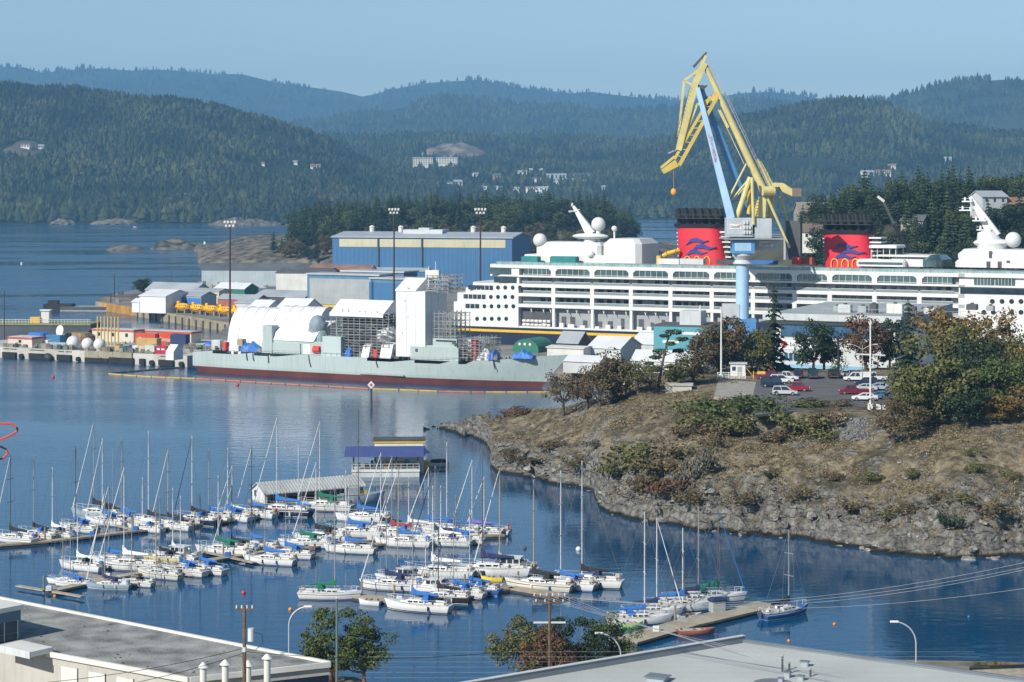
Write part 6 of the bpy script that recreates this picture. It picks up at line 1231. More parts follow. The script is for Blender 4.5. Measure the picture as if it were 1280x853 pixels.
ME['cover'] = MB().loft([[(x, -w, 2.12), (x, -w*.8, 2.12+h*.6), (x, 0, 2.12+h), (x, w*.8, 2.12+h*.6), (x, w, 2.12), (x, 0, 1.98)] for x, w, h in ((MX+.2,.10,1.25),(MX-.05,.17,.95),(.25,.20,.55),(-.9,.19,.40),(-2.0,.16,.30),(-2.9,.08,.2))]).mesh('sail_cover', True)
ME['jib'] = MB().cyl((0,0,0),(0,0,1),.085,.045,6).mesh('furled_jib')
pr = MB()
for s in (-1, 1):
    pr.path([(4.5,.0,1.9),(4.0,s*.35,1.9),(3.2,s*.72,1.85)], .03, 4); pr.cyl((3.2,s*.72,1.15),(3.2,s*.72,1.85),.03,.03,4); pr.cyl((4.0,s*.35,1.2),(4.0,s*.35,1.9),.03,.03,4)
    pr.path([(3.2,s*.72,1.8),(1.0,s*1.3,1.7),(-1.6,s*1.38,1.7),(-4.4,s*1.0,1.7)], .022, 4); pr.path([(-4.4,s*1.0,1.1),(-4.4,s*1.0,1.75),(-4.55,0,1.75)], .03, 4)
    for x in (1.0, -.6, -1.9, -3.2): pr.cyl((x,s*1.3,1.1),(x,s*1.3,1.7),.022,.022,4)
ME['rail'] = pr.mesh('guard_rail')
ME['fend'] = MB().cyl((0,0,0),(0,0,.6),.12,.12,6).mesh('fender'); ME['motor'] = MB().cbox(-5.15,-4.75,-.2,.2,.75,1.35,.08).cyl((-4.95,0,-.3),(-4.95,0,.8),.09,.09,6).mesh('outboard_motor')
ME['ring'] = MB().lathe([(.22,-.05),(.36,-.05),(.36,.05),(.22,.05),(.22,-.05)], n=12).mesh('life_ring'); ME['barrel'] = MB().cbox(-4.3,-3.6,-.8,-.2,1.3,1.75,.1).cyl((-2.4,.95,1.1),(-2.4,.95,1.5),.1,.08,6).cyl((-2.4,-.95,1.1),(-2.4,-.95,1.5),.1,.08,6).mesh('cockpit_gear')
ORD = ['first', 'second', 'third', 'fourth', 'fifth', 'sixth', 'seventh', 'eighth', 'ninth', 'tenth', 'eleventh', 'twelfth', 'thirteenth', 'fourteenth', 'fifteenth', 'sixteenth', 'seventeenth', 'eighteenth', 'nineteenth', 'twentieth']
def boat(label, mx, wy, ytop, head, L, hull=None, cover='b', mast=None, jib='w', flags='', group='moored sailing boats'):
    h = R(head); sc = L/BL*.95; f = Vector((math.cos(h), math.sin(h), 0)); p = W(mx, wy)-f*(MX*sc); rg = random.Random(int(mx*7+wy))
    r = thing('sailboat', label, 'sailboat', p, h, group); hull = hull or GEL; mast = mast or ALU
    def add(n, me, m, par=r, loc=None, s=None):
        o = link(n, me, m, par, loc); o.scale = (sc, sc, sc) if s is None else s; return o
    hu = add('hull', ME['hull'], hull)
    o = link('waterline_stripe', ME['stripe'], rg.choice([HNAVY, HBLUE, BOOT, HBLK]) if hull in (GEL, GEL2) else GEL, hu)
    if 's' in flags or rg.random() < .4: link('sheer_stripe', ME['sheer'], HNAVY if hull in (GEL, GEL2) else GEL, hu)
    add('deck', ME['deck'], DECKM if hull != TEAK else TEAK)
    if 'W' in flags: c = add('wheelhouse', ME['coach'], GEL); [link('window', q, GLASSD, c) for q in ME['winc']]
    else:
        c = add('cabin', ME['cabin'], GEL if rg.random() < .75 else GEL2)
        for wm in ME['win']: link('window', wm, GLASSD, c)
    if 'W' not in flags: link('companionway', ME['cw'], DGREY, c); link('hatch', ME['ht'], GLASSD, c)
    add('cockpit', ME['cockpit'], rg.choice([TEAK, DGREY, DECKM])); add('coaming', ME['coaming'], GEL)
    zt = max(5.0, HC-(ytop-YH)*(p.y+f.y*MX*sc)/FPX)
    if 'M' not in flags:
        m = add('mast', ME['mast'], mast, r, (MX*sc, 0, 1.0), (1.0, 1.0, zt-1.0))
        sp = MB().bar((0,-.9,0),(0,.9,0),.05,.07).mesh('spreader')
        for fr in ((.55,) if L < 9.6 else (.42, .70)): link('spreader', sp, mast, r, (MX*sc, 0, 1+(zt-1)*fr))
        add('boom', ME['boom'], mast)
        if cover: add('sail_cover', ME['cover'], CV[cover])
        wr = MB(); top = Vector((MX*sc, 0, zt-.1)); 
        for s in (-1, 1):
            wr.cyl(top, (MX*sc, s*.9, 1+(zt-1)*.55), .02, .02, 3).cyl((MX*sc, s*.9, 1+(zt-1)*.55), (MX*sc-.1, s*1.3*sc, 1.1), .02, .02, 3)
        wr.cyl(top, (-4.6*sc, 0, 1.1), .02, .02, 3); fs = Vector((4.55*sc, 0, 1.3)); wr.cyl(top, fs, .02, .02, 3); tag(wr.build('standing_rigging', WIRE, r), kind='stuff')
        if jib and (jib != 'w' or rg.random() < .62):
            d = top.lerp(fs, .03)-fs; o = add('furled_jib', ME['jib'], CV[jib], r, fs, (1, 1, d.length)); o.rotation_euler = d.to_track_quat('Z', 'Y').to_euler()
        if 'Z' in flags:
            mz = add('mizzen_mast', ME['mast'], mast, r, (-2.6*sc, 0, 1.0), (.8, .8, (zt-1)*.72)); o = add('mizzen_cover', ME['cover'], CV[cover], r, (-3.0*sc, 0, .2), (sc*.55, sc*.7, sc*.7))
    add('guard_rail', ME['rail'], ALU)
    if 'H' in flags or rg.random() < .45: add('spray_hood', ME['hood'], CV[cover if cover in ('b','n','g') else rg.choice('bnk')])
    if 'O' in flags or rg.random() < .4: add('outboard_motor', ME['motor'], DGREY)
    for s in (-1, 1):
        for x in (-2, .5):
            if rg.random() < .55: add('fender', ME['fend'], rg.choice([GEL, HNAVY, HBLUE]), r, (x*sc, s*1.5*sc, .35))
    if 'R' in flags: o = add('life_ring', ME['ring'], mat('ring_orange',(0.7,0.10,0.03),.6), r, (-4.2*sc, -.9*sc, 1.5)); o.rotation_euler = (R(90), 0, R(40))
    add('cockpit_gear', ME['barrel'], rg.choice([DGREY, CV['b'], GEL2, CV['t']]))
    return r
def row(rowname, lst):
    lst = sorted(lst, key=lambda b: b[0]); n = len(lst)
    hn = {GEL: 'white', GEL2: 'cream', HBLUE: 'blue', HNAVY: 'navy', HGREY: 'grey', HBLK: 'black', HYEL: 'yellow'}; mn = {ALUD: ', dark mast', SPRUCE: ', wooden mast', ALUG: ', grey mast'}
    for k, b in enumerate(lst):
        mx, wy, yt, hd, L, hull, cov, ms, jb, fl = (list(b)+[None]*10)[:10]
        lab = '%s boat%s%s, %s %s' % (hn.get(hull or GEL, 'white'), (' with %s cover' % CVN[cov]) if cov else '', mn.get(ms, ''), ORD[k]+' from left', rowname)
        boat(lab, mx, wy, yt, hd, L, hull, cov, ms, jb if jb != '-' else None, fl or '')
N_ = None
row('in the far row', [(13,678,568,152,10,N_,'k',ALUD,'w','R'),(42,673,569,150,9.5,N_,'k',ALUG,N_,''),(65.5,672,584,150,9,N_,'w',ALU,'-',''),(94.5,664,558,148,9.5,N_,'b',ALUD,'w',''),(117,648,527,155,12.5,HGREY,'k',ALUG,'w','Z'),(128,656,548,150,10,N_,'b',ALU,'w',''),(152,654,547,150,10,N_,'b',ALUG,'w',''),(178,664,597,150,8.5,N_,'w',ALU,'w',''),(185.5,659,539,152,10.5,GEL2,'k',ALU,'-',''),(210,661,562,150,10,N_,'k',SPRUCE,'w',''),(240,655,545,150,11,HNAVY,'k',ALU,'n','R'),(261,651,561,150,9,N_,'b',ALUG,'-',''),(284.6,650,560,148,10,N_,'b',ALU,'-',''),(290,648,582,148,9,N_,'w',ALU,'w',''),(314.5,646,559,150,10,N_,'b',ALUD,'w','R')])
row('by the boathouse', [(346,644,522,160,13,HNAVY,'b',ALU,'w','Z'),(399.5,638,527,165,12,N_,'g',ALU,'w','s'),(448,652,513,165,11,N_,'b',ALUD,'-','')])
row('on the left middle dock', [(78.7,730,640,170,6.5,N_,'b',ALUG,'-','O'),(97,712,640,150,9.5,N_,'w',ALU,'-','H'),(88,733,655,168,6.5,N_,'b',ALUG,'-','O'),(131,736,614,170,7.5,HGREY,'n',ALUG,'w',''),(155,712,584,165,11.5,N_,'w',ALU,'w',''),(136,705,606,160,9,N_,'b',ALUG,'w',''),(164.6,732,640,158,7.0,N_,N_,ALUG,'-','O'),(195,722,634,152,9,GEL2,N_,SPRUCE,'-',''),(200,702,620,155,8.5,HYEL,'k',ALUG,'-',''),(225.6,718,620,150,9.2,N_,'b',ALU,'-','s'),(250,716,617,150,9.2,N_,'b',ALUD,'-','H'),(216,700,610,150,9.5,N_,'w',ALU,'-','W')])
row('on the right middle dock', [(272.7,693,594,160,10.5,N_,'g',ALU,'w',''),(289.8,690,607,160,9,N_,'k',ALUD,'w',''),(314,687,603,155,9.5,N_,'b',ALUD,'b',''),(331.5,705,613,160,9.8,N_,'b',ALUG,'-','O'),(357,697,617,160,9.2,N_,'b',ALUG,'w','RO'),(376.6,684,614,168,10,N_,'g',ALUG,'-',''),(395,677,578,168,10.5,N_,'k',ALU,'w',''),(432.3,691,588,164,9.6,N_,'b',ALU,'-','O')])
row('in the crowded row', [(436,671,607,168,11,N_,'b',ALU,'-',''),(476,667,566,168,10.5,N_,'k',ALU,'w','R'),(490,672,570,168,10,N_,'r',ALUG,'w',''),(498,683,585,166,10.5,N_,'b',SPRUCE,'w',''),(511,667,596,168,9.5,N_,'w',ALU,'w',''),(535.5,664,584,168,10,N_,'b',ALU,'w',''),(544,677,582,168,9.5,N_,'n',ALUG,'n',''),(558.5,670,553,168,11,N_,'b',ALU,'-',''),(551,682,607,165,9.8,N_,'w',ALU,'-','H'),(570,679,619,165,9,GEL2,'b',ALUG,'-','R'),(590,669,575,166,10,N_,'p',ALU,'w',''),(605,668,596,164,8.5,N_,'b',ALU,'w','RO')])
row('around the centre dock', [(483,737,620,165,10.5,N_,'n',ALUG,'w','s'),(497,728,640,165,9,N_,'n',ALUG,'-','W'),(516,763,637,160,10.8,N_,'b',ALUG,'w',''),(541,722,607,168,12,N_,'w',ALU,'w',''),(548,752,660,160,9.5,HBLK,'k',ALUD,'-',''),(567,746,640,158,9.2,N_,'b',ALUG,'-','H'),(587,742,637,158,9.2,HBLUE,'b',ALU,'-','H'),(532,741,680,165,8.5,N_,'k',ALU,'-','WR')])
boat('long white racing yacht numbered 19190 with navy boom cover and dark mast', 603, 720, 555, 176, 13.5, N_, 'n', ALUD, None, '', 'moored sailing boats')
o = bpy.data.objects['sailboat.%03d' % (len([1 for q in bpy.data.objects if q.name.startswith('sailboat')])-1)]
hl = [c for c in o.children if c.name.startswith('hull')][0]; text('19190', .62, HNAVY, hl, (1.1, 1.46, .66), (R(90), 0, R(180)))
boat('white pilothouse motor sailer with tan boom cover and orange life ring', 624.5, 718, 585, 168, 11, N_, 't', SPRUCE, 'w', 'WR')
boat('white double-ended cutter with black boom cover at the dock end', 667, 737, 600, 158, 11.5, GEL2, 'k', SPRUCE, 'w', 'sRH')
boat('white sailboat with blue cover lying beside the wide-sterned sloop', 701, 736, 588, 160, 10, N_, 'b', ALU, None, 'H')
boat('wide-sterned white sloop with black cover nearest the open water', 727.5, 733, 576, 165, 11.5, N_, 'k', ALU, 'w', '')
boat('white sloop with green sail cover and hood lying alone in front', 418.5, 749, 607, -4, 9.8, N_, 'g', ALUG, None, 'H')
boat('white sloop with blue cover nearest the shore on the right dock', 805.7, 780, 640, 8, 9.8, N_, 'b', ALU, None, '')
boat('white sloop with navy cover second from shore on the right dock', 821, 771, 648, 8, 9.5, N_, 'n', ALU, 'w', '')
boat('white sloop with blue cover third from shore on the right dock', 853.5, 764, 660, 6, 10.5, N_, 'b', ALU, 'w', '')
boat('white sloop with tall grey mast behind the dock box', 873, 756, 634, 8, 10, N_, 'n', ALUG, None, '')
boat('white sloop with green cover and blue furled jib on the right dock', 897.6, 752, 637, 4, 10.5, N_, 'g', ALUD, 'b', '')
boat('blue hulled cutter with black cover at the outer end of the right dock', 986, 770, 662, 38, 9.6, HBLUE, 'k', ALUG, None, 'O')
# small open boats
def skiff(label, px, py, head, L, m, inner=None):
    r = thing('dinghy', label, 'dinghy', W(px, py), R(head), 'small open boats'); o = link('hull', ME['hull'], m, r); o.scale = (L/BL, L/BL*1.25, .62)
    MB().prismz([(-L*.43,-.5),(L*.1,-.55),(L*.4,-.1),(L*.4,.1),(L*.1,.55),(-L*.43,.5)], .63, .70).build('inner_floor', inner or DECKM, r); MB().box(-L*.1,-L*.02,-.5,.5,.7,.8).box(L*.12,L*.18,-.4,.4,.7,.8).build('thwart', TEAK, r); o = link('outboard_motor', ME['motor'], DGREY, r, (L*.08,0,-.1)); o.scale = (L/BL*.9, .8, .8)
skiff('small orange skiff tied to the near side of the right dock', 870, 793, 12, 5.4, mat('hull_orange',(0.32,0.11,0.07),.5)); skiff('pale green upturned dinghy at the shore end of the right dock', 790, 785, 20, 3.2, mat('hull_lime',(0.40,0.62,0.22),.5)); skiff('grey inflatable tender lying beside the dock box', 862, 774, 20, 3.6, LGREY, DGREY); skiff('white tender between the two front boats at centre', 462, 756, 160, 3.4, GEL); skiff('white tender by the long racing yacht', 612, 735, 170, 4.0, GEL); skiff('yellow covered tender aboard the dock by the pilothouse boat', 615, 727, 170, 3.4, mat('tender_yellow',(0.75,0.55,0.03),.5)); skiff('small motorboat with blue cover by the crowded row', 375, 694, 150, 5, GEL, CV['b']); skiff('white launch in the notch behind the headland trees', 672, 521, 20, 7, GEL, CV['t'])
# docks
PLANK = mat('dock_planks', (0.34, 0.30, 0.23), .9, 0, .2, .8, .3, 4, streak=.2); FLOATM = mat('dock_float', (0.05, 0.05, 0.045), .9)
def dock(label, pix, wd=2.0, fingers=(), z=.55):
    pts = [W(*q) for q in pix]; r = thing('floating_dock', label, 'dock', pts[0])
    o = pts[0]
    for a, b in zip(pts[:-1], pts[1:]):
        d = (b-a); L = d.length; d.normalize(); n = Vector((-d.y, d.x, 0)); k = max(1, int(L/6)); A = math.atan2(d.y, d.x)
        for i in range(k):
            p = a+d*(L*i/k)-o; s = MB().box(0.03, L/k-.03, -wd/2, wd/2, z-.12, z).build('deck_section', PLANK, r, p, A); MB().box(.1, L/k-.1, -wd/2+.05, wd/2-.05, -.3, z-.12).build('float', FLOATM, s); MB().box(0.02, L/k-.02, -wd/2-.06, -wd/2, z-.25, z+.04).build('edge_board', WOOD, s)
            if i % 2 == 0: MB().cyl(p+n*(wd/2+.25)+Vector((0,0,-2)), p+n*(wd/2+.25)+Vector((0,0,2.6)), .16, .15, 7).build('pile', WOOD, r)
            rgd = random.Random(i+int(px0(a)))
            if rgd.random() < .6: MB().cbox(p.x-.5, p.x+.4, p.y-.3, p.y+.3, z, z+.7, .08).build('dock_box', rgd.choice([OFFW, LGREY, WOOD, CV['b']]), r)
            for fs in fingers:
                if i % 2 == 0:
                    c = p+n*(fs*(wd/2)); e = c+n*(fs*6); MB().bar(c+Vector((0,0,z-.08)), e+Vector((0,0,z-.08)), .9, .14).build('finger', PLANK, r)
def px0(a): return a.x*10
dock('long plank dock of the far mooring row', [(-20,686),(60,680),(170,667),(322,649)], 1.8, (1,))
dock('long plank dock in the middle of the moorings', [(62,743),(135,727),(285,700),(335,692),(420,683),(505,674)], 2.0, (1,-1))
dock('plank dock under the crowded outer row', [(440,688),(500,680),(560,675),(630,672)], 1.8, (1,))
dock('short grey dock behind the white sloop with the blue cover', [(444,748),(500,756),(600,742)], 2.6, ())
dock('plank dock end beside the double-ended cutter', [(585,742),(640,738),(705,749)], 2.4, ())
dock('wide brown dock on the right leading out from the shore', [(780,806),(860,783),(962,759)], 4.2, ())
p = W(896, 769); t = thing('dock_locker', 'grey locker cabinet with a navy cover on the right dock', 'locker', (p.x, p.y, .55), R(25)); MB().cbox(-1, 1.1, -.6, .6, 0, 1.5, .05).build('cabinet', GREYP, t); MB().cbox(-1.2, 1.3, -.8, .8, 1.5, 1.9, .2).build('cover', CV['n'], t)
# boathouse
p = W(331, 634); t = thing('boathouse', 'white gabled boathouse with a long ribbed grey roof on floats', 'boathouse', (p.x, p.y, 0), R(30)); Lb = 20.5
MB().prismx([(0, .6), (6.4, .6), (6.4, 2.5), (3.2, 4.0), (0, 2.5)], 0, .25).build('gable_wall', WHITE, t); MB().box(0, Lb, 6.1, 6.4, .6, 2.5).build('back_wall', OFFW, t); MB().box(-.5, Lb+.5, -.6, 7, -.4, .6).build('float_deck', WOOD, t); MB().prismx([(0,.6),(6.4,.6),(6.4,2.5),(3.2,4.0),(0,2.5)], Lb-.25, Lb).build('end_wall', GREYP, t)
rf = MB().prismx([(-.5, 2.3), (3.2, 4.05), (6.9, 2.3), (6.9, 2.45), (3.2, 4.25), (-.5, 2.45)], -.4, Lb+.4).build('roof', mat('ribbed_roof', (0.42,0.44,0.43), .6, .1, .12, .3, streak=.15), t)
rb = MB()
for k in range(34): x = -.3+k*(Lb+.6)/33; rb.bar((x, -.5, 2.5), (x, 3.2, 4.3), .12, .1)
tag(rb.build('roof_ribs', mat('ribbed_roof', (0,0,0)), rf), kind='stuff')
for k in range(6): MB().box(.3+k*3.3, .5+k*3.3, 0, .2, .6, 2.4).build('post', OFFW, t)
MB().box(-.05, 0, 2.2, 3.2, .7, 2.5).build('door', LGREY, t); MB().box(-.06, 0, 4.0, 5.0, 1.5, 2.6).build('window', GLASSD, t)
# grey workboat
def workboat():
    p = W(452, 628); r = thing('workboat', 'grey steel workboat moored at the boathouse end', 'workboat', p, R(18)); o = link('hull', ME['hull'], HGREY, r); o.scale = (.95, 1.15, 1.5); MB().prismz([(-4,-1),(1.5,-1.3),(3.8,-.2),(3.8,.2),(1.5,1.3),(-4,1)], 1.6, 1.72).build('deck', GREYP, r); MB().cbox(-3.2,-.4,-.9,.9,1.7,3.2,.2).build('cabin', GREYP, r); MB().box(-.4,-.36,-.7,.7,2.3,3).build('window', GLASSD, r); MB().box(-1,1,-.3,.3,1.7,2.2).build('gear_box', YELLOW, r)
workboat()
# covered work float
def float_platform():
    p = W(440, 597); s = p.y/FPX; r = thing('covered_work_float', 'floating work platform with blue canopy roof and yellow topped cabin', 'barge', p, R(3)); w = 84*s
    z = lambda py: HC-(py-YH)*p.y/FPX
    MB().box(0, w, 0, 6, -.4, 1.5).build('pontoon', LGREY, r); MB().box(-.1, w+.1, -.2, 0, 1.1, 1.6).build('rub_rail', OFFW, r)
    MB().loft([[(-1.6,-1.0,z(571)),(w+1.2,-1.0,z(571)),(w+1.2,-.9,z(570.4)),(-1.6,-.9,z(570.4))],[(-1.4,3.4,z(559)-.5),(w+1.4,3.4,z(559)-.5),(w+1.4,3.4,z(559)-.3),(-1.4,3.4,z(559)-.3)]]).build('canopy_roof', mat('canopy_blue',(0.05,0.075,0.21),.7,0,.08,.4), r)
    for k in range(4):
        x = .3+(w-.6)*k/3; MB().box(x-.12, x+.12, .1, .35, 1.5, z(570)).build('post', DGREY, r); MB().box(x-.12, x+.12, 4.5, 4.75, 1.5, z(562)).build('post', DGREY, r)
    MB().prismy([(w+.9, z(569)), (w+2.4, z(566.5)), (w+.9, z(559))], -.6, -.4).build('gable_end', mat('canopy_navy',(0.02,0.04,0.16),.7), r)
    cb = MB().cbox(4.6, w+1, 6, 10, -.2, z(551)-.7, .1).build('rear_cabin', OFFW, r); MB().box(4.4, w+1.2, 5.8, 10.2, z(554.5)-.7, z(551.5)-.7).build('yellow_fascia', mat('fascia_yellow',(0.62,0.38,0.03),.6), cb); MB().box(4.2, w+1.4, 5.6, 10.4, z(551.5)-.7, z(550)-.7).build('cabin_roof', DGREY, cb)
    rl = MB()
    for zz in (2.1, 2.7): rl.cyl((0,0,zz),(w,0,zz),.05,.05,4)
    for k in range(12): x = w*k/11; rl.cyl((x,0,1.5),(x,0,2.7),.05,.05,4)
    rl.build('railing', OFFW, r); rg = random.Random(1)
    for k in range(9): x = 1+k*1.4; MB().cbox(x, x+rg.uniform(.6,1.2), 1.5+rg.random()*2, 3.2+rg.random(), 1.5, 1.5+rg.uniform(.7,1.8), .06).build('deck_crate', rg.choice([TEAL, LGREY, DGREY, BRN, TARPB]), r)
    q = W(531, 587); f = thing('yellow_float', 'yellow round fuel float beside the blue canopy platform', 'float', (q.x, q.y, 0)); MB().lathe([(.8,-.3),(1.05,0),(1.05,1.6),(.85,1.9),(.2,2.0)], n=14).build('tank', YELLOW, f); MB().lathe([(1.07,.9),(1.1,.95),(1.07,1.0)], n=14).build('band', OFFW, f)
    q = W(546, 583); g = thing('runabout', 'dark covered runabout right of the yellow float', 'motorboat', q, R(200)); o = link('hull', ME['hull'], GEL, g); o.scale = (.55,.7,.8); MB().cbox(-2,1.4,-.8,.8,.75,1.5,.3).build('cover', CV['k'], g)
float_platform()
# mooring buoys
for k, (px, py, rr, m, l) in enumerate(((304.5,742,.32,RED,'red round mooring buoy in open water'),(68.5,746,.22,mat('buoy_orange',(0.7,0.25,0.02),.5),'small orange buoy near the left roof'),(363,763,.3,mat('buoy_orange',(0,0,0)),'small orange buoy by the street lamp'),(723,688,.45,GEL,'white mooring buoy near the wide-sterned sloop'),(656,686,.3,DGREY,'small dark buoy near the pilothouse boat'),(986,802,.22,mat('buoy_orange',(0,0,0)),'small orange buoy above the big grey roof'),(1043,781,.22,mat('buoy_orange',(0,0,0)),'orange buoy in the open water at right'),(66.5,472,.5,RED,'red buoy in front of the jetty'),(297,482,.5,RED,'small red buoy in front of the orange boom'),(27,330,.9,GEL,'white buoy far out at the left'),(1211,772,.22,HBLUE,'blue buoy in the dark water at right'))):
    p = W(px, py); t = thing('buoy', l, 'buoy', (p.x, p.y, 0)); MB().sphere((0,0,rr*.4), rr, 12, 8).build('float_ball', m, t, smooth=True); MB().cyl((0,0,rr*1.3),(0,0,rr*1.7),.06,.06,6).build('ring_post', DGREY, t)
# ================================================================== car park: cars, hut, poles
def car_proto(kind):
    """unit car along +x (nose), returns list of (name, mesh, role, children)"""
    L, Wd = (4.7, 1.85) if kind != 'pickup' else (5.6, 1.95); h = L/2; w = Wd/2; zb, zs = (.35, 1.0)
    def sect(x, z0, z1, ww): return [(x,-ww,z0),(x,-ww,z1-.08),(x,-ww+.1,z1),(x,ww-.1,z1),(x,ww,z1-.08),(x,ww,z0)]
    tail = -h; body = MB().loft([sect(tail,.45,zs-.05,w*.92), sect(tail+.25,zb,zs,w), sect(0,zb,zs,w), sect(h-1.1,zb,zs-.04,w), sect(h-.25,zb,zs-.22,w*.96), sect(h,.45,zs-.35,w*.86)]).mesh('body', True)
    a, b, c, d = {'suv': (-h+.12,-h+.45,.35,1.15), 'sedan': (-h+.75,-h+1.35,.25,1.1), 'pickup': (-.55,-.35,1.0,1.65), 'van': (-h+.08,-h+.2,1.2,1.75)}[kind]; zr = {'suv': 1.68,'sedan': 1.42,'pickup': 1.75,'van': 2.0}[kind]
    cab = MB().loft([[(a,-w*.92,zs-.02),(d,-w*.92,zs-.02),(d,w*.92,zs-.02),(a,w*.92,zs-.02)],[(b,-w*.76,zr-.06),(c,-w*.76,zr-.06),(c,w*.76,zr-.06),(b,w*.76,zr-.06)]]).mesh('glasshouse')
    roof = MB().cbox(b-.05,c+.05,-w*.79,w*.79,zr-.07,zr+.02,.04)
    for s in (-1, 1):
        for (xa, xb_) in ((a, b), (d, c)): roof.bar((xa, s*w*.91, zs), (xb_, s*w*.77, zr-.04), .09)
        roof.bar(((a+d)/2, s*w*.925, zs), ((b+c)/2, s*w*.775, zr-.04), .1)
    wm = MB().cyl((0,-.11,0),(0,.11,0),.34,.34,14).mesh('wheel'); rm = MB().cyl((0,-.12,0),(0,.12,0),.2,.2,10).mesh('rim')
    hl = MB().box(-.08,.03,-.2,.2,-.08,.08).mesh('headlight'); bed = MB().box(-h+.15,-.7,-w*.82,w*.82,zs,zs+.02).mesh('bed_floor') if kind == 'pickup' else None
    return dict(L=L, w=w, h=h, body=body, cab=cab, roof=roof.mesh('roof'), wheel=wm, rim=rm, lamp=hl, bed=bed, bump=MB().cbox(-h-.06,-h+.15,-w*.9,w*.9,.4,.62,.04).cbox(h-.15,h+.06,-w*.85,w*.85,.38,.6,.04).mesh('bumper'))
CARS = {k: car_proto(k) for k in ('suv', 'sedan', 'pickup', 'van')}
TYRE = mat('tyre', (0.015,0.015,0.016), .85); RIMM = mat('rim_alloy', (0.4,0.41,0.42), .35, .7); HLAMP = mat('headlamp', (0.7,0.7,0.68), .2); TLAMP = mat('taillamp', (0.35,0.01,0.01), .3)
def paint(n, c): return mat('car_'+n, c, .25, 0.2, .03, .5, spec=.6)
CP = {'white': paint('white',(0.75,0.75,0.74)), 'silver': paint('silver',(0.55,0.56,0.57)), 'red': paint('red',(0.35,0.015,0.03)), 'darkred': paint('darkred',(0.22,0.012,0.03)), 'navy': paint('navy',(0.015,0.03,0.07)), 'black': paint('black',(0.015,0.016,0.018)), 'teal': paint('teal',(0.02,0.07,0.08)), 'blue': paint('blue',(0.08,0.18,0.32)), 'lightblue': paint('lightblue',(0.4,0.48,0.55))}
def car(label, px, py, kind, col, head, z=17.03, extra=None):
    c = CARS[kind]; p = W(px, py, z); r = thing('parked_car' if kind != 'pickup' else 'pickup_truck', label, 'car' if kind != 'pickup' else 'pickup', p, R(head), 'vehicles in the car park'); m = CP[col]
    r.scale = (1.12, 1.12, 1.12); b = link('body', c['body'], m, r); link('bumper', c['bump'], DGREY, b); g = link('glasshouse', c['cab'], GLASSD, r); link('roof', c['roof'], m, r)
    if c['bed']: link('bed_floor', c['bed'], DGREY, r)
    for sx in (-1, 1):
        for sy in (-1, 1):
            wl = link('wheel', c['wheel'], TYRE, r, (sx*c['h']*.62, sy*(c['w']-.1), .34)); link('rim', c['rim'], RIMM, wl)
    for sy in (-1, 1): link('headlight', c['lamp'], HLAMP, r, (c['h']-.1, sy*c['w']*.62, .68)); link('taillight', c['lamp'], TLAMP, r, (-c['h']+.06, sy*c['w']*.78, .85))
    if extra == 'canopy': MB().cbox(-2.6,-.5,-.85,.85,1.0,1.85,.12).build('bed_canopy', m, r)
    if extra == 'load': MB().cbox(-2.5,-.7,-.7,.7,1.02,1.5,.15).build('bed_load', mat('load_orange',(0.6,0.35,0.1),.8), r)
for a in (('silver estate car at the front of the left group', 981,494,'suv','silver',-8),('red pickup truck just behind the silver estate car', 994,489,'pickup','red',-10),('dark van behind the red pickup', 966,484,'van','navy',-8),('white estate car beyond the dark van', 977,479,'suv','white',-8),('white double-cab pickup with its nose to the right', 981,475.5,'pickup','white',-14),('truck with an orange load at the back left', 962,474,'pickup','darkred',-10,17.03,'load'),('dark blue car right of the white double-cab pickup', 998,472.5,'suv','navy',80),('dark teal van parked nose-in at the back row', 1016,473,'van','teal',86),('black car parked nose-in by the dark post', 1041,472.5,'suv','black',86),('pale hatchback at the right end of the back row', 1060,471.5,'sedan','lightblue',60),('white pickup with a white canopy behind the double lamp', 1072,476.5,'pickup','white',172,17.03,'canopy'),('white pickup right of the canopied one', 1092,476,'pickup','white',176),('dark blue off-roader under the white yardarm', 1083,483,'suv','navy',175),('silver saloon behind the dark red pickup', 1081,489,'sedan','silver',172),('grey saloon right of the silver one', 1098,488,'sedan','lightblue',172),('dark red pickup in the front row', 1067,493,'pickup','darkred',175),('white car at the foot of the white mast', 1081,501,'sedan','white',170),('blue grey car right of the white mast', 1099,499,'sedan','blue',170)):
    car(*a)
for l, px, py, k, c, h in (('white car half hidden behind the right-hand trees',1257,477,'suv','white',170),('pale car behind the big olive tree',1180,505,'sedan','silver',170)):
    p = on_head(px, py); car(l, px, py, k, c, h, float(head_z(p.x, p.y))+.05)
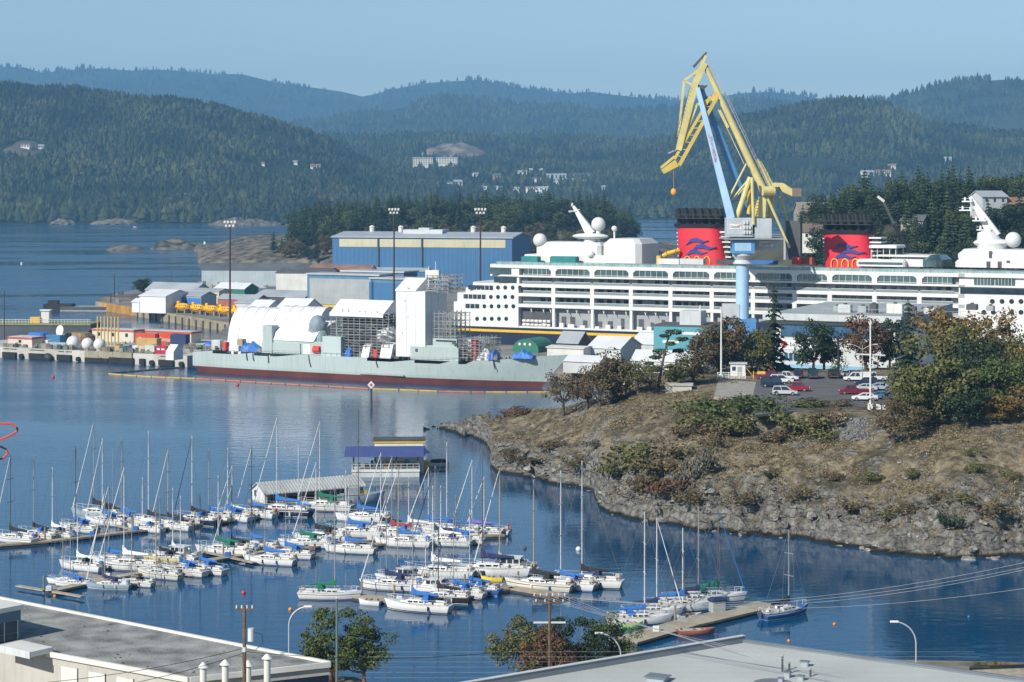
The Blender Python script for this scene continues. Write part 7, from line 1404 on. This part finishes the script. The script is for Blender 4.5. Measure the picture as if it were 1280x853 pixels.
def lookout():
    p = W(913, 470, 17.03); s = p.y/FPX; r = thing('lookout_hut', 'small white hut with a flat roof on the headland lookout', 'hut', p, R(-8))
    MB().box(0,3.4,0,2.6,0,2.7).build('wall', WHITE, r); MB().box(-.3,3.8,-.3,2.9,2.7,2.95).build('roof', LGREY, r); MB().box(1.6,2.6,-.05,.05,.1,2.1).build('door', GREYP, r); MB().box(.4,1.2,-.05,.05,1.2,2.1).build('window', GLASSD, r)
    p = W(897, 473, 17.03); f = thing('white_fence', 'white rail fence in front of the lookout hut', 'fence', p, R(-6))
    for k in range(6): MB().box(k*1.25-.07,k*1.25+.07,-.07,.07,0,1.4).build('post', WHITE, f)
    for z in (.45,.85,1.25): MB().box(0,6.25,-.12,-.07,z,z+.12).build('rail', WHITE, f)
    MB().box(0,6.3,.1,.5,-.05,.35).build('kerb', M_CONC, f)
    for k, (px, py, q) in enumerate(((895.5,476,0),(942,473,1))):
        t = thing('barrier', ('yellow post at the left end of the white fence','yellow slanted barrier right of the lookout hut')[k], 'barrier', W(px,py,17.03)); MB().cyl((0,0,0),(0,0,1.6),.1,.1,8).build('post', YELLOW, t)
        if q: MB().bar((-1.6,0,2.2),(0,0,.3),.12).build('arm', YELLOW, t)
        else: MB().cyl((0,0,1.6),(0,0,1.75),.13,.06,8).build('cap', OFFW, t)
    p = W(901.5, 471, 17.03); f = thing('flagpole', 'tall white flagpole beside the lookout hut', 'flagpole', p); MB().cyl((0,0,0),(0,0,(471-386)*s),.24,.13,10).build('pole', WHITE, f); MB().sphere((0,0,(471-386)*s),.22,8,6).build('finial', OFFW, f); MB().cbox(-.5,.5,-.4,.4,0,.5,.05).build('foot', LGREY, f)
    p = W(1088, 512, 17.0); s = p.y/FPX; f = thing('signal_mast', 'white signal mast with a crossing yardarm at the car park edge', 'mast', p); MB().cyl((0,0,-.3),(0,0,112*s),.2,.14,10).build('pole', WHITE, f); MB().cyl((-18*s,0,69*s),(19*s,.6,67*s),.16,.16,8).build('yardarm', WHITE, f); MB().cbox(-.5,.5,-.5,.5,-.2,1.2,.1).build('base_box', WHITE, f); MB().cyl((0,0,104*s),(2.0*s,0,110*s),.08,.08,6).cyl((0,0,104*s),(-2.5*s,0,110*s),.08,.08,6).build('top_bracket', WHITE, f)
    MB().cyl((-18*s,0,69*s),(0,0,108*s),.025,.025,4).cyl((19*s,.6,67*s),(0,0,108*s),.025,.025,4).build('stay', WIRE, f)
    for k, (dx, l) in enumerate(((1.2,'white cabinet right of the signal mast foot'),(2.4,'second smaller white cabinet beside the signal mast'))): tag(MB().cbox(0,.9-.2*k,0,.6,0,1.0-.2*k,.05).build('cabinet', WHITE, None, (p.x+dx, p.y, 17.0)), l, 'cabinet')
    p = W(1078, 481, 17.03); s = p.y/FPX; f = thing('street_lamp', 'double-armed street lamp in the car park', 'lamp', p); MB().cyl((0,0,0),(0,0,50*s),.13,.09,8).build('pole', mat('lamp_green',(0.25,0.28,0.22),.6), f)
    for sx in (-1, 1): MB().path([(0,0,44*s),(sx*1.6,0,49*s),(sx*2.6,0,50.5*s)],.06,5).build('arm', LGREY, f); MB().cbox(sx*2.9-.45,sx*2.9+.45,-.15,.15,50*s,50.8*s,.03).build('lamp_head', OFFW, f)
    p = W(1048, 474, 17.0); f = thing('dark_post', 'tall dark bare post between the trees behind the cars', 'post', p); MB().cyl((0,0,0),(0,0,9.8),.28,.22,8).build('pole', BLACK, f); MB().box(-.5,.5,-.1,.1,9.0,9.2).build('bracket', BLACK, f)
    p = on_head(832, 492); b = thing('concrete_bunker', 'low grey concrete bunker on the headland crest', 'bunker', p, R(-6)); MB().box(0,5.6,0,4,-1.5,1.7).build('wall', M_CONC, b); MB().box(-.2,5.9,-.3,4.2,1.7,1.95).build('roof_slab', M_CONC, b)
lookout()
# ================================================================== foreground shore and buildings
FG = 4.0
land('near_shore', [(-140,60),(140,60),(140,236),(60,236),(30,239),(14,242),(6,236),(-1,228),(-6,221),(-14,223),(-18,229),(-40,233),(-140,238)], -5, FG, mat('shore_soil',(0.17,0.15,0.11),.95,0,.35,.3,.4,2))
RFG = mat('tar_roof', (0.19,0.195,0.19), .95, 0, .28, .35, .35, 3, col2=(0.26,0.265,0.25)); RFR = mat('membrane_roof', (0.42,0.44,0.42), .85, 0, .10, .08, .12, 2); WALLW = mat('white_stucco', (0.43,0.42,0.38), .85, 0, .06, .3, .1, 6, streak=.12); COPE = mat('slate_coping', (0.15,0.18,0.21), .6, 0, .1, .3)
def wall_line(mb, a, b, z0, z1, th):
    mb.loft([[(a.x,a.y,z0),(b.x,b.y,z0),(b.x,b.y+th,z0),(a.x,a.y+th,z0)],[(a.x,a.y,z1),(b.x,b.y,z1),(b.x,b.y+th,z1),(a.x,a.y+th,z1)]]); return mb
def left_building():
    z = 12.0; A = W(-60,737,z); B = W(412,830,z); C = W(237,849,z); D = W(60,816.5,z); E = W(-60,797,z); r = thing('flat_roofed_building', 'white flat-roofed building with a long grey tar roof in the left foreground', 'building', (0,0,0))
    MB().prismz([(p.x,p.y) for p in (E,D,C,B,A)], FG-.5, z-.25).build('wall', WALLW, r)
    ins = lambda p, q: p+(q-p)*.004
    MB().prismz([(p.x,p.y) for p in (E,D,C,B,A)], z-.25, z-.05).build('roof', RFG, r)
    for a, b, nm in ((A,B,'far_parapet'),(B,C,'end_parapet'),(C,D,'near_parapet')): 
        d = (b-a); n = Vector((-d.y,d.x,0)).normalized()*.3; MB().prismz([(a.x,a.y),(b.x,b.y),(b.x+n.x,b.y+n.y),(a.x+n.x,a.y+n.y)], z-.3, z+.22).build(nm, OFFW, r)
    rg = random.Random(4); lv = MB()
    for k in range(70):
        u, v = rg.random(), rg.random(); p = A.lerp(B,u).lerp(E.lerp(C,u),v); s = rg.uniform(.05,.22); lv.add([(p.x-s,p.y,z-.045),(p.x+s,p.y-s,z-.045),(p.x+s*.4,p.y+s,z-.045),(p.x,p.y,z+.02+s*.5)],[(0,1,2),(0,1,3),(1,2,3),(2,0,3)])
    tag(lv.build('roof_debris', mat('leaf_litter',(0.06,0.05,0.04),.9), r), kind='stuff')
    d = (D-C).normalized(); wl = (D-C).length
    for k in range(4):     # tall windows in the near wall
        p = C+d*(wl*(.18+.2*k)); q = C+d*(wl*(.30+.2*k)); n = Vector((d.y,-d.x,0)); n = n if n.y < 0 else -n; o = n*.06
        MB().loft([[(p.x,p.y,8.2),(q.x,q.y,8.2),(q.x+o.x,q.y+o.y,8.2),(p.x+o.x,p.y+o.y,8.2)],[(p.x,p.y,10.9),(q.x,q.y,10.9),(q.x+o.x,q.y+o.y,10.9),(p.x+o.x,p.y+o.y,10.9)]]).build('wall_panel', OFFW, r); MB().bar(p+o+Vector((0,0,8.1-p.z)), p+o+Vector((0,0,11-p.z)), .08).build('panel_joint', DGREY, r)
    d = (B-C); n = Vector((d.y,-d.x,0)).normalized(); n = n if n.y < 0 else -n; p = C+d*.55; q = C+d*.97; o = n*.08
    for (t0,t1,z0,z1,m,nm) in ((.55,.99,6,10.9,NAVY,'blue_opening'),(.80,.93,6,10.4,BLACK,'dark_doorway')):
        p = C+d*t0; q = C+d*t1; o = n*(.08 if m == NAVY else .14); MB().loft([[(p.x,p.y,z0),(q.x,q.y,z0),(q.x+o.x,q.y+o.y,z0),(p.x+o.x,p.y+o.y,z0)],[(p.x,p.y,z1),(q.x,q.y,z1),(q.x+o.x,q.y+o.y,z1),(p.x+o.x,p.y+o.y,z1)]]).build(nm, m, r)
    for px, yt in ((254,831),(281.5,827.5),(310,829),(334,820)):
        v = P(px, yt, 193); st = thing('roof_vent', 'white capped vent stack at the end of the grey roof, '+{254:'leftmost',281.5:'second from the left',310:'hidden behind the utility pole',334:'rightmost and tallest'}[px], 'vent', (v.x, 193, FG)); h = v.z-FG
        MB().cyl((0,0,0),(0,0,h-.25),.32,.32,12).build('stack', OFFW, st); MB().cyl((0,0,h-.25),(0,0,h+.25),.55,.08,12).build('cap', OFFW, st)
    # blue-grey upper block at the left edge
    p = W(26,757,15.5); u = thing('upper_block', 'blue-grey upper storey block with windows at the left edge', 'building', (p.x, p.y, 0), R(-40)); BG = mat('slate_blue_wall',(0.10,0.16,0.22),.7,0,.08,.3)
    MB().box(-16,0,-9,0,FG,15.1).build('wall', BG, u); MB().box(-16.2,.2,-9.2,.2,15.1,15.6).build('roof', OFFW, u); MB().box(-16,0,-9.05,-8.98,13.9,15.1).build('fascia', LGREY, u)
    for (y0,y1,z0,z1) in [(-1.9-1.7*k,-.5-1.7*k,zz,zz+1.15) for k in range(5) for zz in (11.5,12.8)]: wq = MB().box(-.02,.06,y0,y1,z0,z1).build('side_window', GLASSD, u); MB().box(-.02,.09,y1,y1+.1,z0-.08,z1+.08).build('window_frame', LGREY, wq)
    for k in range(5):
        for zz in (11.2, 12.7): x = -2.6-k*2.6; w = MB().box(x,x+2.2,-9.1,-9,zz,zz+1.3).build('window', GLASSD, u); MB().box(x-.08,x,-9.14,-9,zz-.1,zz+1.4).build('window_frame', LGREY, w)
    q = W(30,807,12.3); s = thing('roof_skylight', 'low white flat canopy at the foot of the blue-grey block', 'canopy', q, R(-38)); MB().box(-1,4.2,-2.6,.4,-.2,.35).build('slab', OFFW, s); MB().box(-1.1,4.3,-2.7,-2.6,-.3,.45).build('edge', LGREY, s)
left_building()
def right_building():
    z = 14.0; A = W(928,801,z); L = W(620,853.5,z); Rr = W(1280,850,z); L2 = A+(L-A)*2.2; R2 = A+(Rr-A)*1.6; r = thing('big_flat_roof', 'big pale grey flat roof with a slate parapet in the right foreground', 'building', (0,0,0))
    S = Vector((A.x, 120, z)); pol = [(L2.x,L2.y),(L2.x,120),(R2.x,120),(R2.x,R2.y),(A.x,A.y)]
    MB().prismz(pol, FG-.5, z-.4).build('wall', WALLW, r); MB().prismz(pol, z-.4, z-.15).build('roof', RFR, r)
    for a, b, nm in ((L2,A,'left_parapet'),(A,R2,'right_parapet')):
        d = (b-a).normalized(); n = Vector((-d.y,d.x,0)); n = n if n.y < 0 else -n; n = n*.35
        MB().prismz([(a.x,a.y),(b.x,b.y),(b.x+n.x,b.y+n.y),(a.x+n.x,a.y+n.y)], z-.5, z+.55 if nm[0] == 'l' else z+.12).build(nm, COPE, r); n2 = n*1.25; MB().prismz([(a.x-n.x*.2,a.y-n.y*.2),(b.x-n.x*.2,b.y-n.y*.2),(b.x+n2.x,b.y+n2.y),(a.x+n2.x,a.y+n2.y)], z+.55 if nm[0] == 'l' else z+.12, z+.61 if nm[0] == 'l' else z+.2).build('coping', LGREY if nm[0] == 'l' else COPE, r)
    sm = MB()
    for k in range(1,14):
        y = 201-k*2.1; sm.box(-14, 46, y-.03, y+.03, z-.15, z-.145)
    tag(sm.build('membrane_seams', mat('seam_grey',(0.30,0.32,0.30),.9), r), kind='stuff')
    q = W(965, 851, z-.15); MB().lathe([(.02,z-.144),(.9,z-.143),(1.9,z-.146)], (0,0), 20).build('puddle_stain', mat('damp_membrane',(0.13,0.14,0.15),.35,0,.2,.5), r, (q.x, q.y-1, 0))
    for k, (px, py, w, h, l) in enumerate(((1006,833,.75,.45,'grey roof vent box right of the pipes'),(984,847,.6,.5,'small grey vent box at the foot of the pipes'),(1001,850.5,.6,.4,'vent box at the bottom edge of the roof'),(976,852,.5,.3,'vent box touching the bottom edge by the pipes'),(822,851,1.8,.4,'larger vent hatch at the bottom of the big roof'))):
        p = W(px,py,z-.15); t = thing('roof_vent_box', l, 'vent', p, R(-25)); MB().cbox(-w/2,w/2,-w*.4,w*.4,0,h,.06).build('box', mat('vent_zinc',(0.36,0.40,0.43),.5,.4,.1,.5), t); MB().box(-w*.6,w*.6,-w*.5,w*.5,h,h+.07).build('lid', COPE, t)
    for k, (px, yb, yt, l) in enumerate(((978,840,820.5,'tall dark roof pipe'),(986.5,842,829.5,'shorter dark roof pipe beside the tall one'),(1013,846,837,'short thin roof pipe near the vent boxes'))):
        p = W(px,yb,z-.15); t = thing('roof_pipe', l, 'pipe', p); h = (yb-yt)*p.y/FPX; MB().cyl((0,0,0),(0,0,h),.1,.1,8).build('pipe', DGREY, t); MB().cyl((0,0,h),(0,0,h+.12),.14,.14,8).build('cap', GREYP, t)
right_building()
# ------------------------------------------------------------------ utility poles, lamps, wires
def street_lamp(label, px, yb, yt, hx, Y):
    p = P(px, yb, Y); zt = P(px, yt, Y).z; dx = (hx-px)*Y/FPX; r = thing('street_lamp', label, 'lamp', (p.x, p.y, FG)); h = zt-FG; sgn = 1 if dx > 0 else -1
    pts = [(0,0,0),(0,0,h-abs(dx)*1.0)]+[(dx*(1-math.cos(t)),0,h-abs(dx)+abs(dx)*math.sin(t)) for t in np.linspace(.2,1.45,7)]
    MB().path(pts,.075,8).build('pole', mat('galvanised',(0.50,0.52,0.53),.5,.3,.1,.6), r); MB().cbox(dx-.45,dx+.45,-.16,.16,h-.05,h+.12,.05).build('lamp_head', OFFW, r)
street_lamp('curved street lamp beside the left foreground tree', 361, 812, 758.5, 385, 214); street_lamp('curved street lamp in front of the dark tree at bottom centre', 776, 823, 792, 749, 206); street_lamp('curved street lamp beyond the big roof at right', 1145, 829, 777.5, 1118, 206)
def upole(label, px, yt, Y, arms, tr):
    p = P(px, 853, Y); zt = P(px, yt, Y).z; s = Y/FPX; r = thing('utility_pole', label, 'utility pole', (p.x, p.y, FG)); h = zt-FG; PW = mat('pole_wood',(0.13,0.085,0.055),.9,0,.25,1.5,.4,6,streak=.3)
    MB().cyl((0,0,0),(0,0,h),.2,.15,10).build('pole', PW, r)
    for (dz, wl, ins) in arms:
        a = MB().box(-wl,wl,-.08,.08,h-dz-.08,h-dz+.08).build('crossarm', PW if ins else LGREY, r)
        for k in range(ins): x = -wl*.9+1.8*wl*k/max(1,ins-1); MB().cyl((x,0,h-dz+.08),(x,0,h-dz+.34),.07,.05,8).build('insulator', OFFW, a)
    if tr: MB().cyl((.55,0,h-3.0),(.55,0,h-1.9),.26,.26,12).build('transformer', LGREY, r); MB().path([(.8,0,h-2.2),(1.5,0,h-2.4),(1.6,0,h-3.2),(.9,0,h-3.8)],.03,5).build('drop_cable', BLACK, r); MB().cyl((0,0,h-3.9),(0,0,h-3.5),.21,.21,10).build('steel_band', LGREY, r)
    return Vector((p.x, p.y, zt))
t1 = upole('brown wooden utility pole with a transformer in front of the left roof', 305.5, 758, 172, ((.25,.75,4),), True)
t2 = upole('wooden utility pole with two crossarms in front of the dark tree', 687, 742, 200, ((.3,1.7,6),(.9,1.5,4),(2.9,1.6,0)), False)
p = P(421, 853, 185); t = thing('slim_post', 'slim grey-green post in front of the left foreground tree', 'post', (p.x, p.y, FG)); h = P(421,748,185).z-FG; MB().cyl((0,0,0),(0,0,h),.12,.11,8).build('post', mat('post_green',(0.10,0.14,0.12),.7), t); MB().cyl((0,0,h),(0,0,h+.08),.14,.1,8).build('cap', LGREY, t)
def wire(label, a, b, sag, m, rr=.016):
    pts = [a.lerp(b,k/24)-Vector((0,0,sag*4*(k/24)*(1-k/24))) for k in range(25)]; o = MB().path(pts,rr,4).build('overhead_wire', m); tag(o, label, 'wire', 'overhead wires')
WW = mat('bare_wire',(0.32,0.33,0.34),.5,.3); WB = mat('black_cable',(0.02,0.02,0.022),.7)
for k, (dx, dz, px, py, Y, sg) in enumerate(((-1.5,0,1300,699,150,2.0),(-.6,0,1300,705,150,2.0),(.6,0,1300,708,150,2.1),(1.5,0,1300,733,150,1.6))): wire('pale overhead wire from the two-armed pole over the water to the right, '+('uppermost','second','third','lowest')[k], t2+Vector((dx,0,dz)), P(px,py,Y), sg, WW)
for k in range(5): wire('pale wire of the bundle slanting down right across the big roof, '+('first from above','second from above','third from above','fourth from above','lowest')[k], t2+Vector((-1.3+.65*k,0,-.2)), P(1020+12*k, 826+7*k, 188), .6, WW)
wire('black cable crossing the bottom of the picture to the left pole', P(60,870,160), t1+Vector((0,0,-4.0)), .5, WB, .03); wire('black cable from the left pole to the two-armed pole', t1+Vector((0,0,-3.9)), t2+Vector((0,0,-5.2)), .9, WB, .03); wire('thin pale cable from the left pole to the two-armed pole higher up', t1+Vector((0,0,.2)), t2+Vector((-1.5,0,-3.6)), 2.4, WW, .02); wire('thin black wire from the left pole out of frame', t1+Vector((0,0,-3.6)), P(-40,860,150), .6, WB, .025)
# looped red and black cable at the left edge
cb = MB(); pts = [P(x,y,180) for x,y in ((-14,529),(0,530),(14,530),(21,534),(22,539),(12,545),(0,550),(-14,553),(-14,555),(0,558),(8,562),(10,567),(4,573),(-14,577))]; t = thing('cable_loop', 'red and black looped cable hanging at the left edge over the water', 'cable', pts[0])
for k in range(len(pts)-1): MB().cyl(pts[k]-pts[0], pts[k+1]-pts[0], .1, .1, 6).build('cable_piece', RED if k % 3 else BLACK, t)
# ------------------------------------------------------------------ foreground trees and bank
NB = [broadleaf(s, nc=44, nl=150, leaf=0.015, cz=0.52, rx=0.42, rz=0.46, cr=0.115) for s in (81, 82, 83)]
BROAD_KEEP = BROAD; BROAD = NB
def fg_tree(label, px, base, top, wp, Y, leaf, seed, z=FG, kind='broad'):
    s = Y/FPX; zt = P(px, top, Y).z; tree('arbutus_tree', label, ((px-640)*s, Y, z-.3), zt-z+.5, wp*s, kind, leaf, group='trees on the near shore', seed=seed, bark=mat('arbutus_bark',(0.26,0.12,0.07),.7))
fg_tree('leafy green tree at the water edge behind the slim post', 416, 845, 752, 90, 226, 'green', 0); fg_tree('smaller reddish green tree right of the slim post', 455, 845, 772, 70, 226.5, 'green', 1)
fg_tree('dense dark tree left of the two-armed pole', 655, 845, 768, 92, 226, 'olive', 2); fg_tree('dense dark tree right of the two-armed pole', 712, 845, 764, 84, 224, 'dark', 0); fg_tree('green tree at the shore end of the right dock', 760, 845, 768, 76, 231, 'green', 1); fg_tree('low rust-tinged tree between the dark ones', 688, 845, 778, 76, 222, 'rust', 2)
BROAD = BROAD_KEEP
for k, (px, Y, wd, h, lf, l) in enumerate(((500,222,3.4,1.4,'gold','dry golden shrub on the bank left of bottom centre'),(478,222,2.6,1.2,'brown','brown shrub on the bank beside the golden one'),(603,219,2.4,1.6,'gold','golden shrub at the foot of the dark tree'),(400,223,3,1.5,'green','green shrub at the foot of the left tree'),(640,221,3.5,2.0,'brown','brown shrub under the dark tree'),(1250,234,3.0,.9,'gold','dry grass clump at the bottom right bank'),(1225,234,2.0,.9,'olive','olive clump beside the dry grass at bottom right'),(520,220,2.4,1.0,'brown','low brown shrub right of the golden one'))): bush(l, ((px-640)*Y/FPX, Y, FG-.1), h, wd, lf, 'shrubs on the near bank', k)
a, b = P(425,846,218), P(525,853,218); t = thing('retaining_wall', 'pale concrete retaining wall below the left foreground tree', 'wall', (a.x, a.y, FG)); MB().box(0,b.x-a.x,0,.5,-2,.45).build('wall', M_CONC, t); MB().box(-.1,b.x-a.x+.1,-.08,.58,.45,.6).build('coping', OFFW, t)
p = P(1180,836,222); t = thing('ramp_frame', 'white and green metal ramp frame at the shore beyond the big roof', 'ramp', (p.x,p.y,FG)); rf = MB()
for k in range(6): rf.bar((k*.7,0,.9+.12*k if k < 4 else 1.3),(k*.7+2.4,-4,0.2),.09)
rf.build('ramp_bars', OFFW, t); MB().bar((-.6,0,.8),(2.9,0,1.4),.14).bar((2.9,0,1.4),(6.2,-4,0),.14).build('ramp_rail', GREENW, t)
p = W(1215,838,4.1); t = thing('shore_deck', 'weathered plank deck with a dark kerb at the bottom right corner', 'deck', (p.x,p.y,4.02), R(8))
for k in range(12): MB().box(0,16,-.6-.62*k,-.62*k-.02,0,.12).build('plank', PLANK, t)
MB().box(-.2,16,.02,.3,0,.5).build('kerb_beam', BLACK, t)
# ================================================================== far houses and clearings
def far_house(name, label, h, px, py, w, d, he, hr, wall, roof, ang=0, wins=0, rows=1, lift=2.0):
    p = on_hill(h, px, py); r = thing(name, label, 'house' if 'apart' not in name else 'apartments', (p.x, p.y, p.z+lift), ang); gable(0,w,0,d,-14,he,hr,'x').build('wall', wall, r)
    MB().prismx([(-.8,he-.2),(d/2,hr),(d+.8,he-.2),(d+.8,he+.3),(d/2,hr+.5),(-.8,he+.3)],-.8,w+.8).build('roof', roof, r)
    for q in range(rows):
        for k in range(wins): x = w*(k+.5)/wins; MB().box(x-w/wins*.22,x+w/wins*.22,-.3,.2,he*(q+.3)/rows,he*(q+.8)/rows).build('window', GLASSD, r)
    return r
CRM = mat('far_cream_wall',(0.62,0.60,0.50),.8); BRK = mat('far_brick',(0.28,0.11,0.09),.85); PNK = mat('far_pink_wall',(0.42,0.25,0.20),.8)
far_house('apartment_block','long white apartment block below the bare rock knoll, left half',mid_land,516,210,48,16,17,19,CRM,ROOFG,0,8,4,6); far_house('apartment_block','long white apartment block below the bare rock knoll, right half',mid_land,545,209,52,16,15,17,CRM,ROOFG,R(-6),8,4,6)
for k, a in enumerate(((554,236,22,12,7,10,WHITE,'white house at the left of the village below the knoll'),(568,234,18,12,6,10,CRM,'cream house next to the leftmost white village house'),(592,226,26,14,9,12,WHITE,'tall white house above the village road'),(617,226,16,12,7,11,PNK,'pink house right of the tall white one'),(648,222,20,14,7,10,CRM,'cream house up the slope right of the pink one'),(662,219,30,12,6,10,PNK,'long pinkish house highest in the village'),(655,232,42,14,10,12,WHITE,'long white terrace in the middle of the village'),(683,227,44,16,9,12,LGREY,'grey apartment block, farther left of two'),(690,233,46,16,10,12,LGREY,'grey apartment block in front of the farther one'),(716,226,38,16,8,11,LGREY,'grey apartment block at the right of the village'),(722,234,30,14,8,10,CRM,'cream house at the right end of the village'),(598,240,50,12,5,7,OFFW,'low pale row along the lower village road, left'),(640,241,48,12,6,8,CRM,'low cream row along the lower village road, middle'),(668,242,30,12,7,9,OFFW,'low pale row along the lower village road, right'),(752,240,14,10,5,8,WHITE,'lone white house right of the village'),(535,238,14,10,6,9,WHITE,'lone small white house left of the village'))):
    far_house('village_house', a[7], mid_land, a[0], a[1], a[2], a[3], a[4], a[5], a[6], ROOFG if k % 3 else ROOFD, R((k*37) % 40-20), max(2,int(a[2]/8)), 2 if a[4] > 7 else 1, 5.0)
for k, a in enumerate(((26,187,24,12,7,10,WHITE,'white house in the clearing high on the left hill'),(48,188,14,10,6,9,WHITE,'small white house right of the clearing house on the left hill'),(212,258,17,14,13,14,BRK,'red brick block on the far left shore'),(228,250,18,12,8,11,CRM,'cream house above the red brick block'),(250,252,16,12,7,10,WHITE,'white house right of the brick block'),(128,261,14,10,5,8,WHITE,'white boathouse in the trees on the far shore'),(45,262,12,10,5,8,CRM,'small cream house on the far left shore'),(215,172,20,12,6,9,CRM,'cream house on the upper left hill'),(326,208,10,8,5,7,WHITE,'tiny white house low on the left hill'),(366,206,12,9,5,7,WHITE,'white house at the right foot of the left hill'),(388,211,26,10,5,8,OFFW,'pale row of sheds at the valley mouth'))):
    far_house('hill_house', a[7], left_hill, a[0], a[1], a[2]*.75, a[3], a[4]*.8, a[5]*.8, a[6], ROOFG if k % 2 else ROOFR, R((k*29) % 30-15), 3, 2 if a[4] > 7 else 1, 2.0)
for k, a in enumerate(((1078,224,26,14,7,11,OFFW,'pale house on the rounded hill above the crane drum, left'),(1096,223,30,14,7,11,CRM,'cream house on the rounded hill beside the pale one'),(1180,205,16,12,6,9,CRM,'small cream house on the right hill'),(1110,214,16,10,6,9,OFFW,'small pale house above the cream one on the rounded hill'))): far_house('slope_house', a[7], right_hill, a[0], a[1], a[2], a[3], a[4], a[5], a[6], ROOFR if k % 2 else ROOFG, R(10-k*9), 4, 1, 6.0)
# pink boathouse on the inner harbour
p = W(776, 263); t = thing('pink_boathouse', 'pinkish gabled boathouse on the far inner harbour shore', 'boathouse', (p.x-10, p.y, 0)); gable(0,26,0,30,0,16,28,'y').build('wall', PNK, t); MB().prismy([(-1.5,15.5),(13,28),(27.5,15.5),(27.5,16.5),(13,29.5),(-1.5,16.5)],-1,31).build('roof', ROOFG, t); MB().box(28,52,0,30,-1,12).build('dark_annex', DGREY, t); MB().box(8,18,-.4,.2,0,10).build('door', DGREY, t)
# bare rock knolls and quarry faces on the hills
def knoll(label, p, rx, ry, hz, m, seed, h=None):
    n = 30; xs = np.linspace(-1,1,n); X, Y = np.meshgrid(xs, xs); r2 = X**2+Y**2; e = 1+.35*(fbm(np.arctan2(Y,X)*1.3+5, r2*0+seed, 3, seed)-.5); wx = p.x+X*rx*e; wy = p.y+Y*ry*e
    base = h.z(wx, wy) if h else np.zeros_like(X)
    Z = base+hz*np.sqrt(np.clip(1-r2,0,1))*(0.35+1.2*fbm(X*3+seed,Y*3,4,seed))-2*r2+.5
    v = np.stack([wx, wy, Z],-1).reshape(-1,3); i = (np.arange(n-1)[:,None]*n+np.arange(n-1)[None]).ravel(); f = np.stack([i,i+1,i+n+1,i+n],-1); f = f[(r2.ravel()[f] < 1.02).all(1)]
    o = link('rock_knoll', npmesh('rock_knoll', v, f), m); tag(o, label, 'rock')
RKL = mat('far_brown_ground',(0.045,0.037,0.026),.95,0,.4,.04,.6,.08,col2=(0.09,0.075,0.055))
RKF = mat('far_bare_rock',(0.07,0.058,0.042),.95,0,.4,.03,.8,.06,col2=(0.19,0.155,0.115))
knoll('bare pale rock knoll above the white apartment block', rk, 92, 110, 22, RKF, 1, mid_land); knoll('pale quarry slope at the left of the valley', qy, 36, 90, 10, mat('quarry_rock',(0.17,0.16,0.14),.95,0,.3,.05), 2, mid_land); knoll('brown clearing around the white houses on the left hill', lw, 44, 58, 2, RKL, 5, left_hill)
# far shore details on the left
for k, (px, l) in enumerate(((75,'pale rock patch on the far left shore'),(140,'long pale rock ledge on the far left shore'))):
    p = W(px,281); knoll(l, Vector((p.x,p.y+20,0)), 22+k*18, 16, 8, M_ISLE, 10+k)
t = thing('harbour_launch', 'small dark launch far out on the harbour', 'motorboat', W(169,286.5)); MB().loft([[(-6,-1.6,0),(-6,1.6,0),(-6,1.6,1.6),(-6,-1.6,1.6)],[(4,-1.6,0),(4,1.6,0),(4,1.6,1.9),(4,-1.6,1.9)],[(8,-.1,.6),(8,.1,.6),(8.6,.1,2.2),(8.6,-.1,2.2)]]).build('hull', DGREY, t); MB().cbox(-3,2,-1.2,1.2,1.6,4,.3).build('cabin', GREYP, t)
t = thing('fort_shed', 'long white shed on the harbour islet', 'shed', W(248,279)+Vector((0,16,7))); MB().box(0,26,0,6,-3,5).build('wall', WHITE, t); MB().box(-.4,26.4,-.4,6.4,5,5.6).build('roof', ROOFG, t)
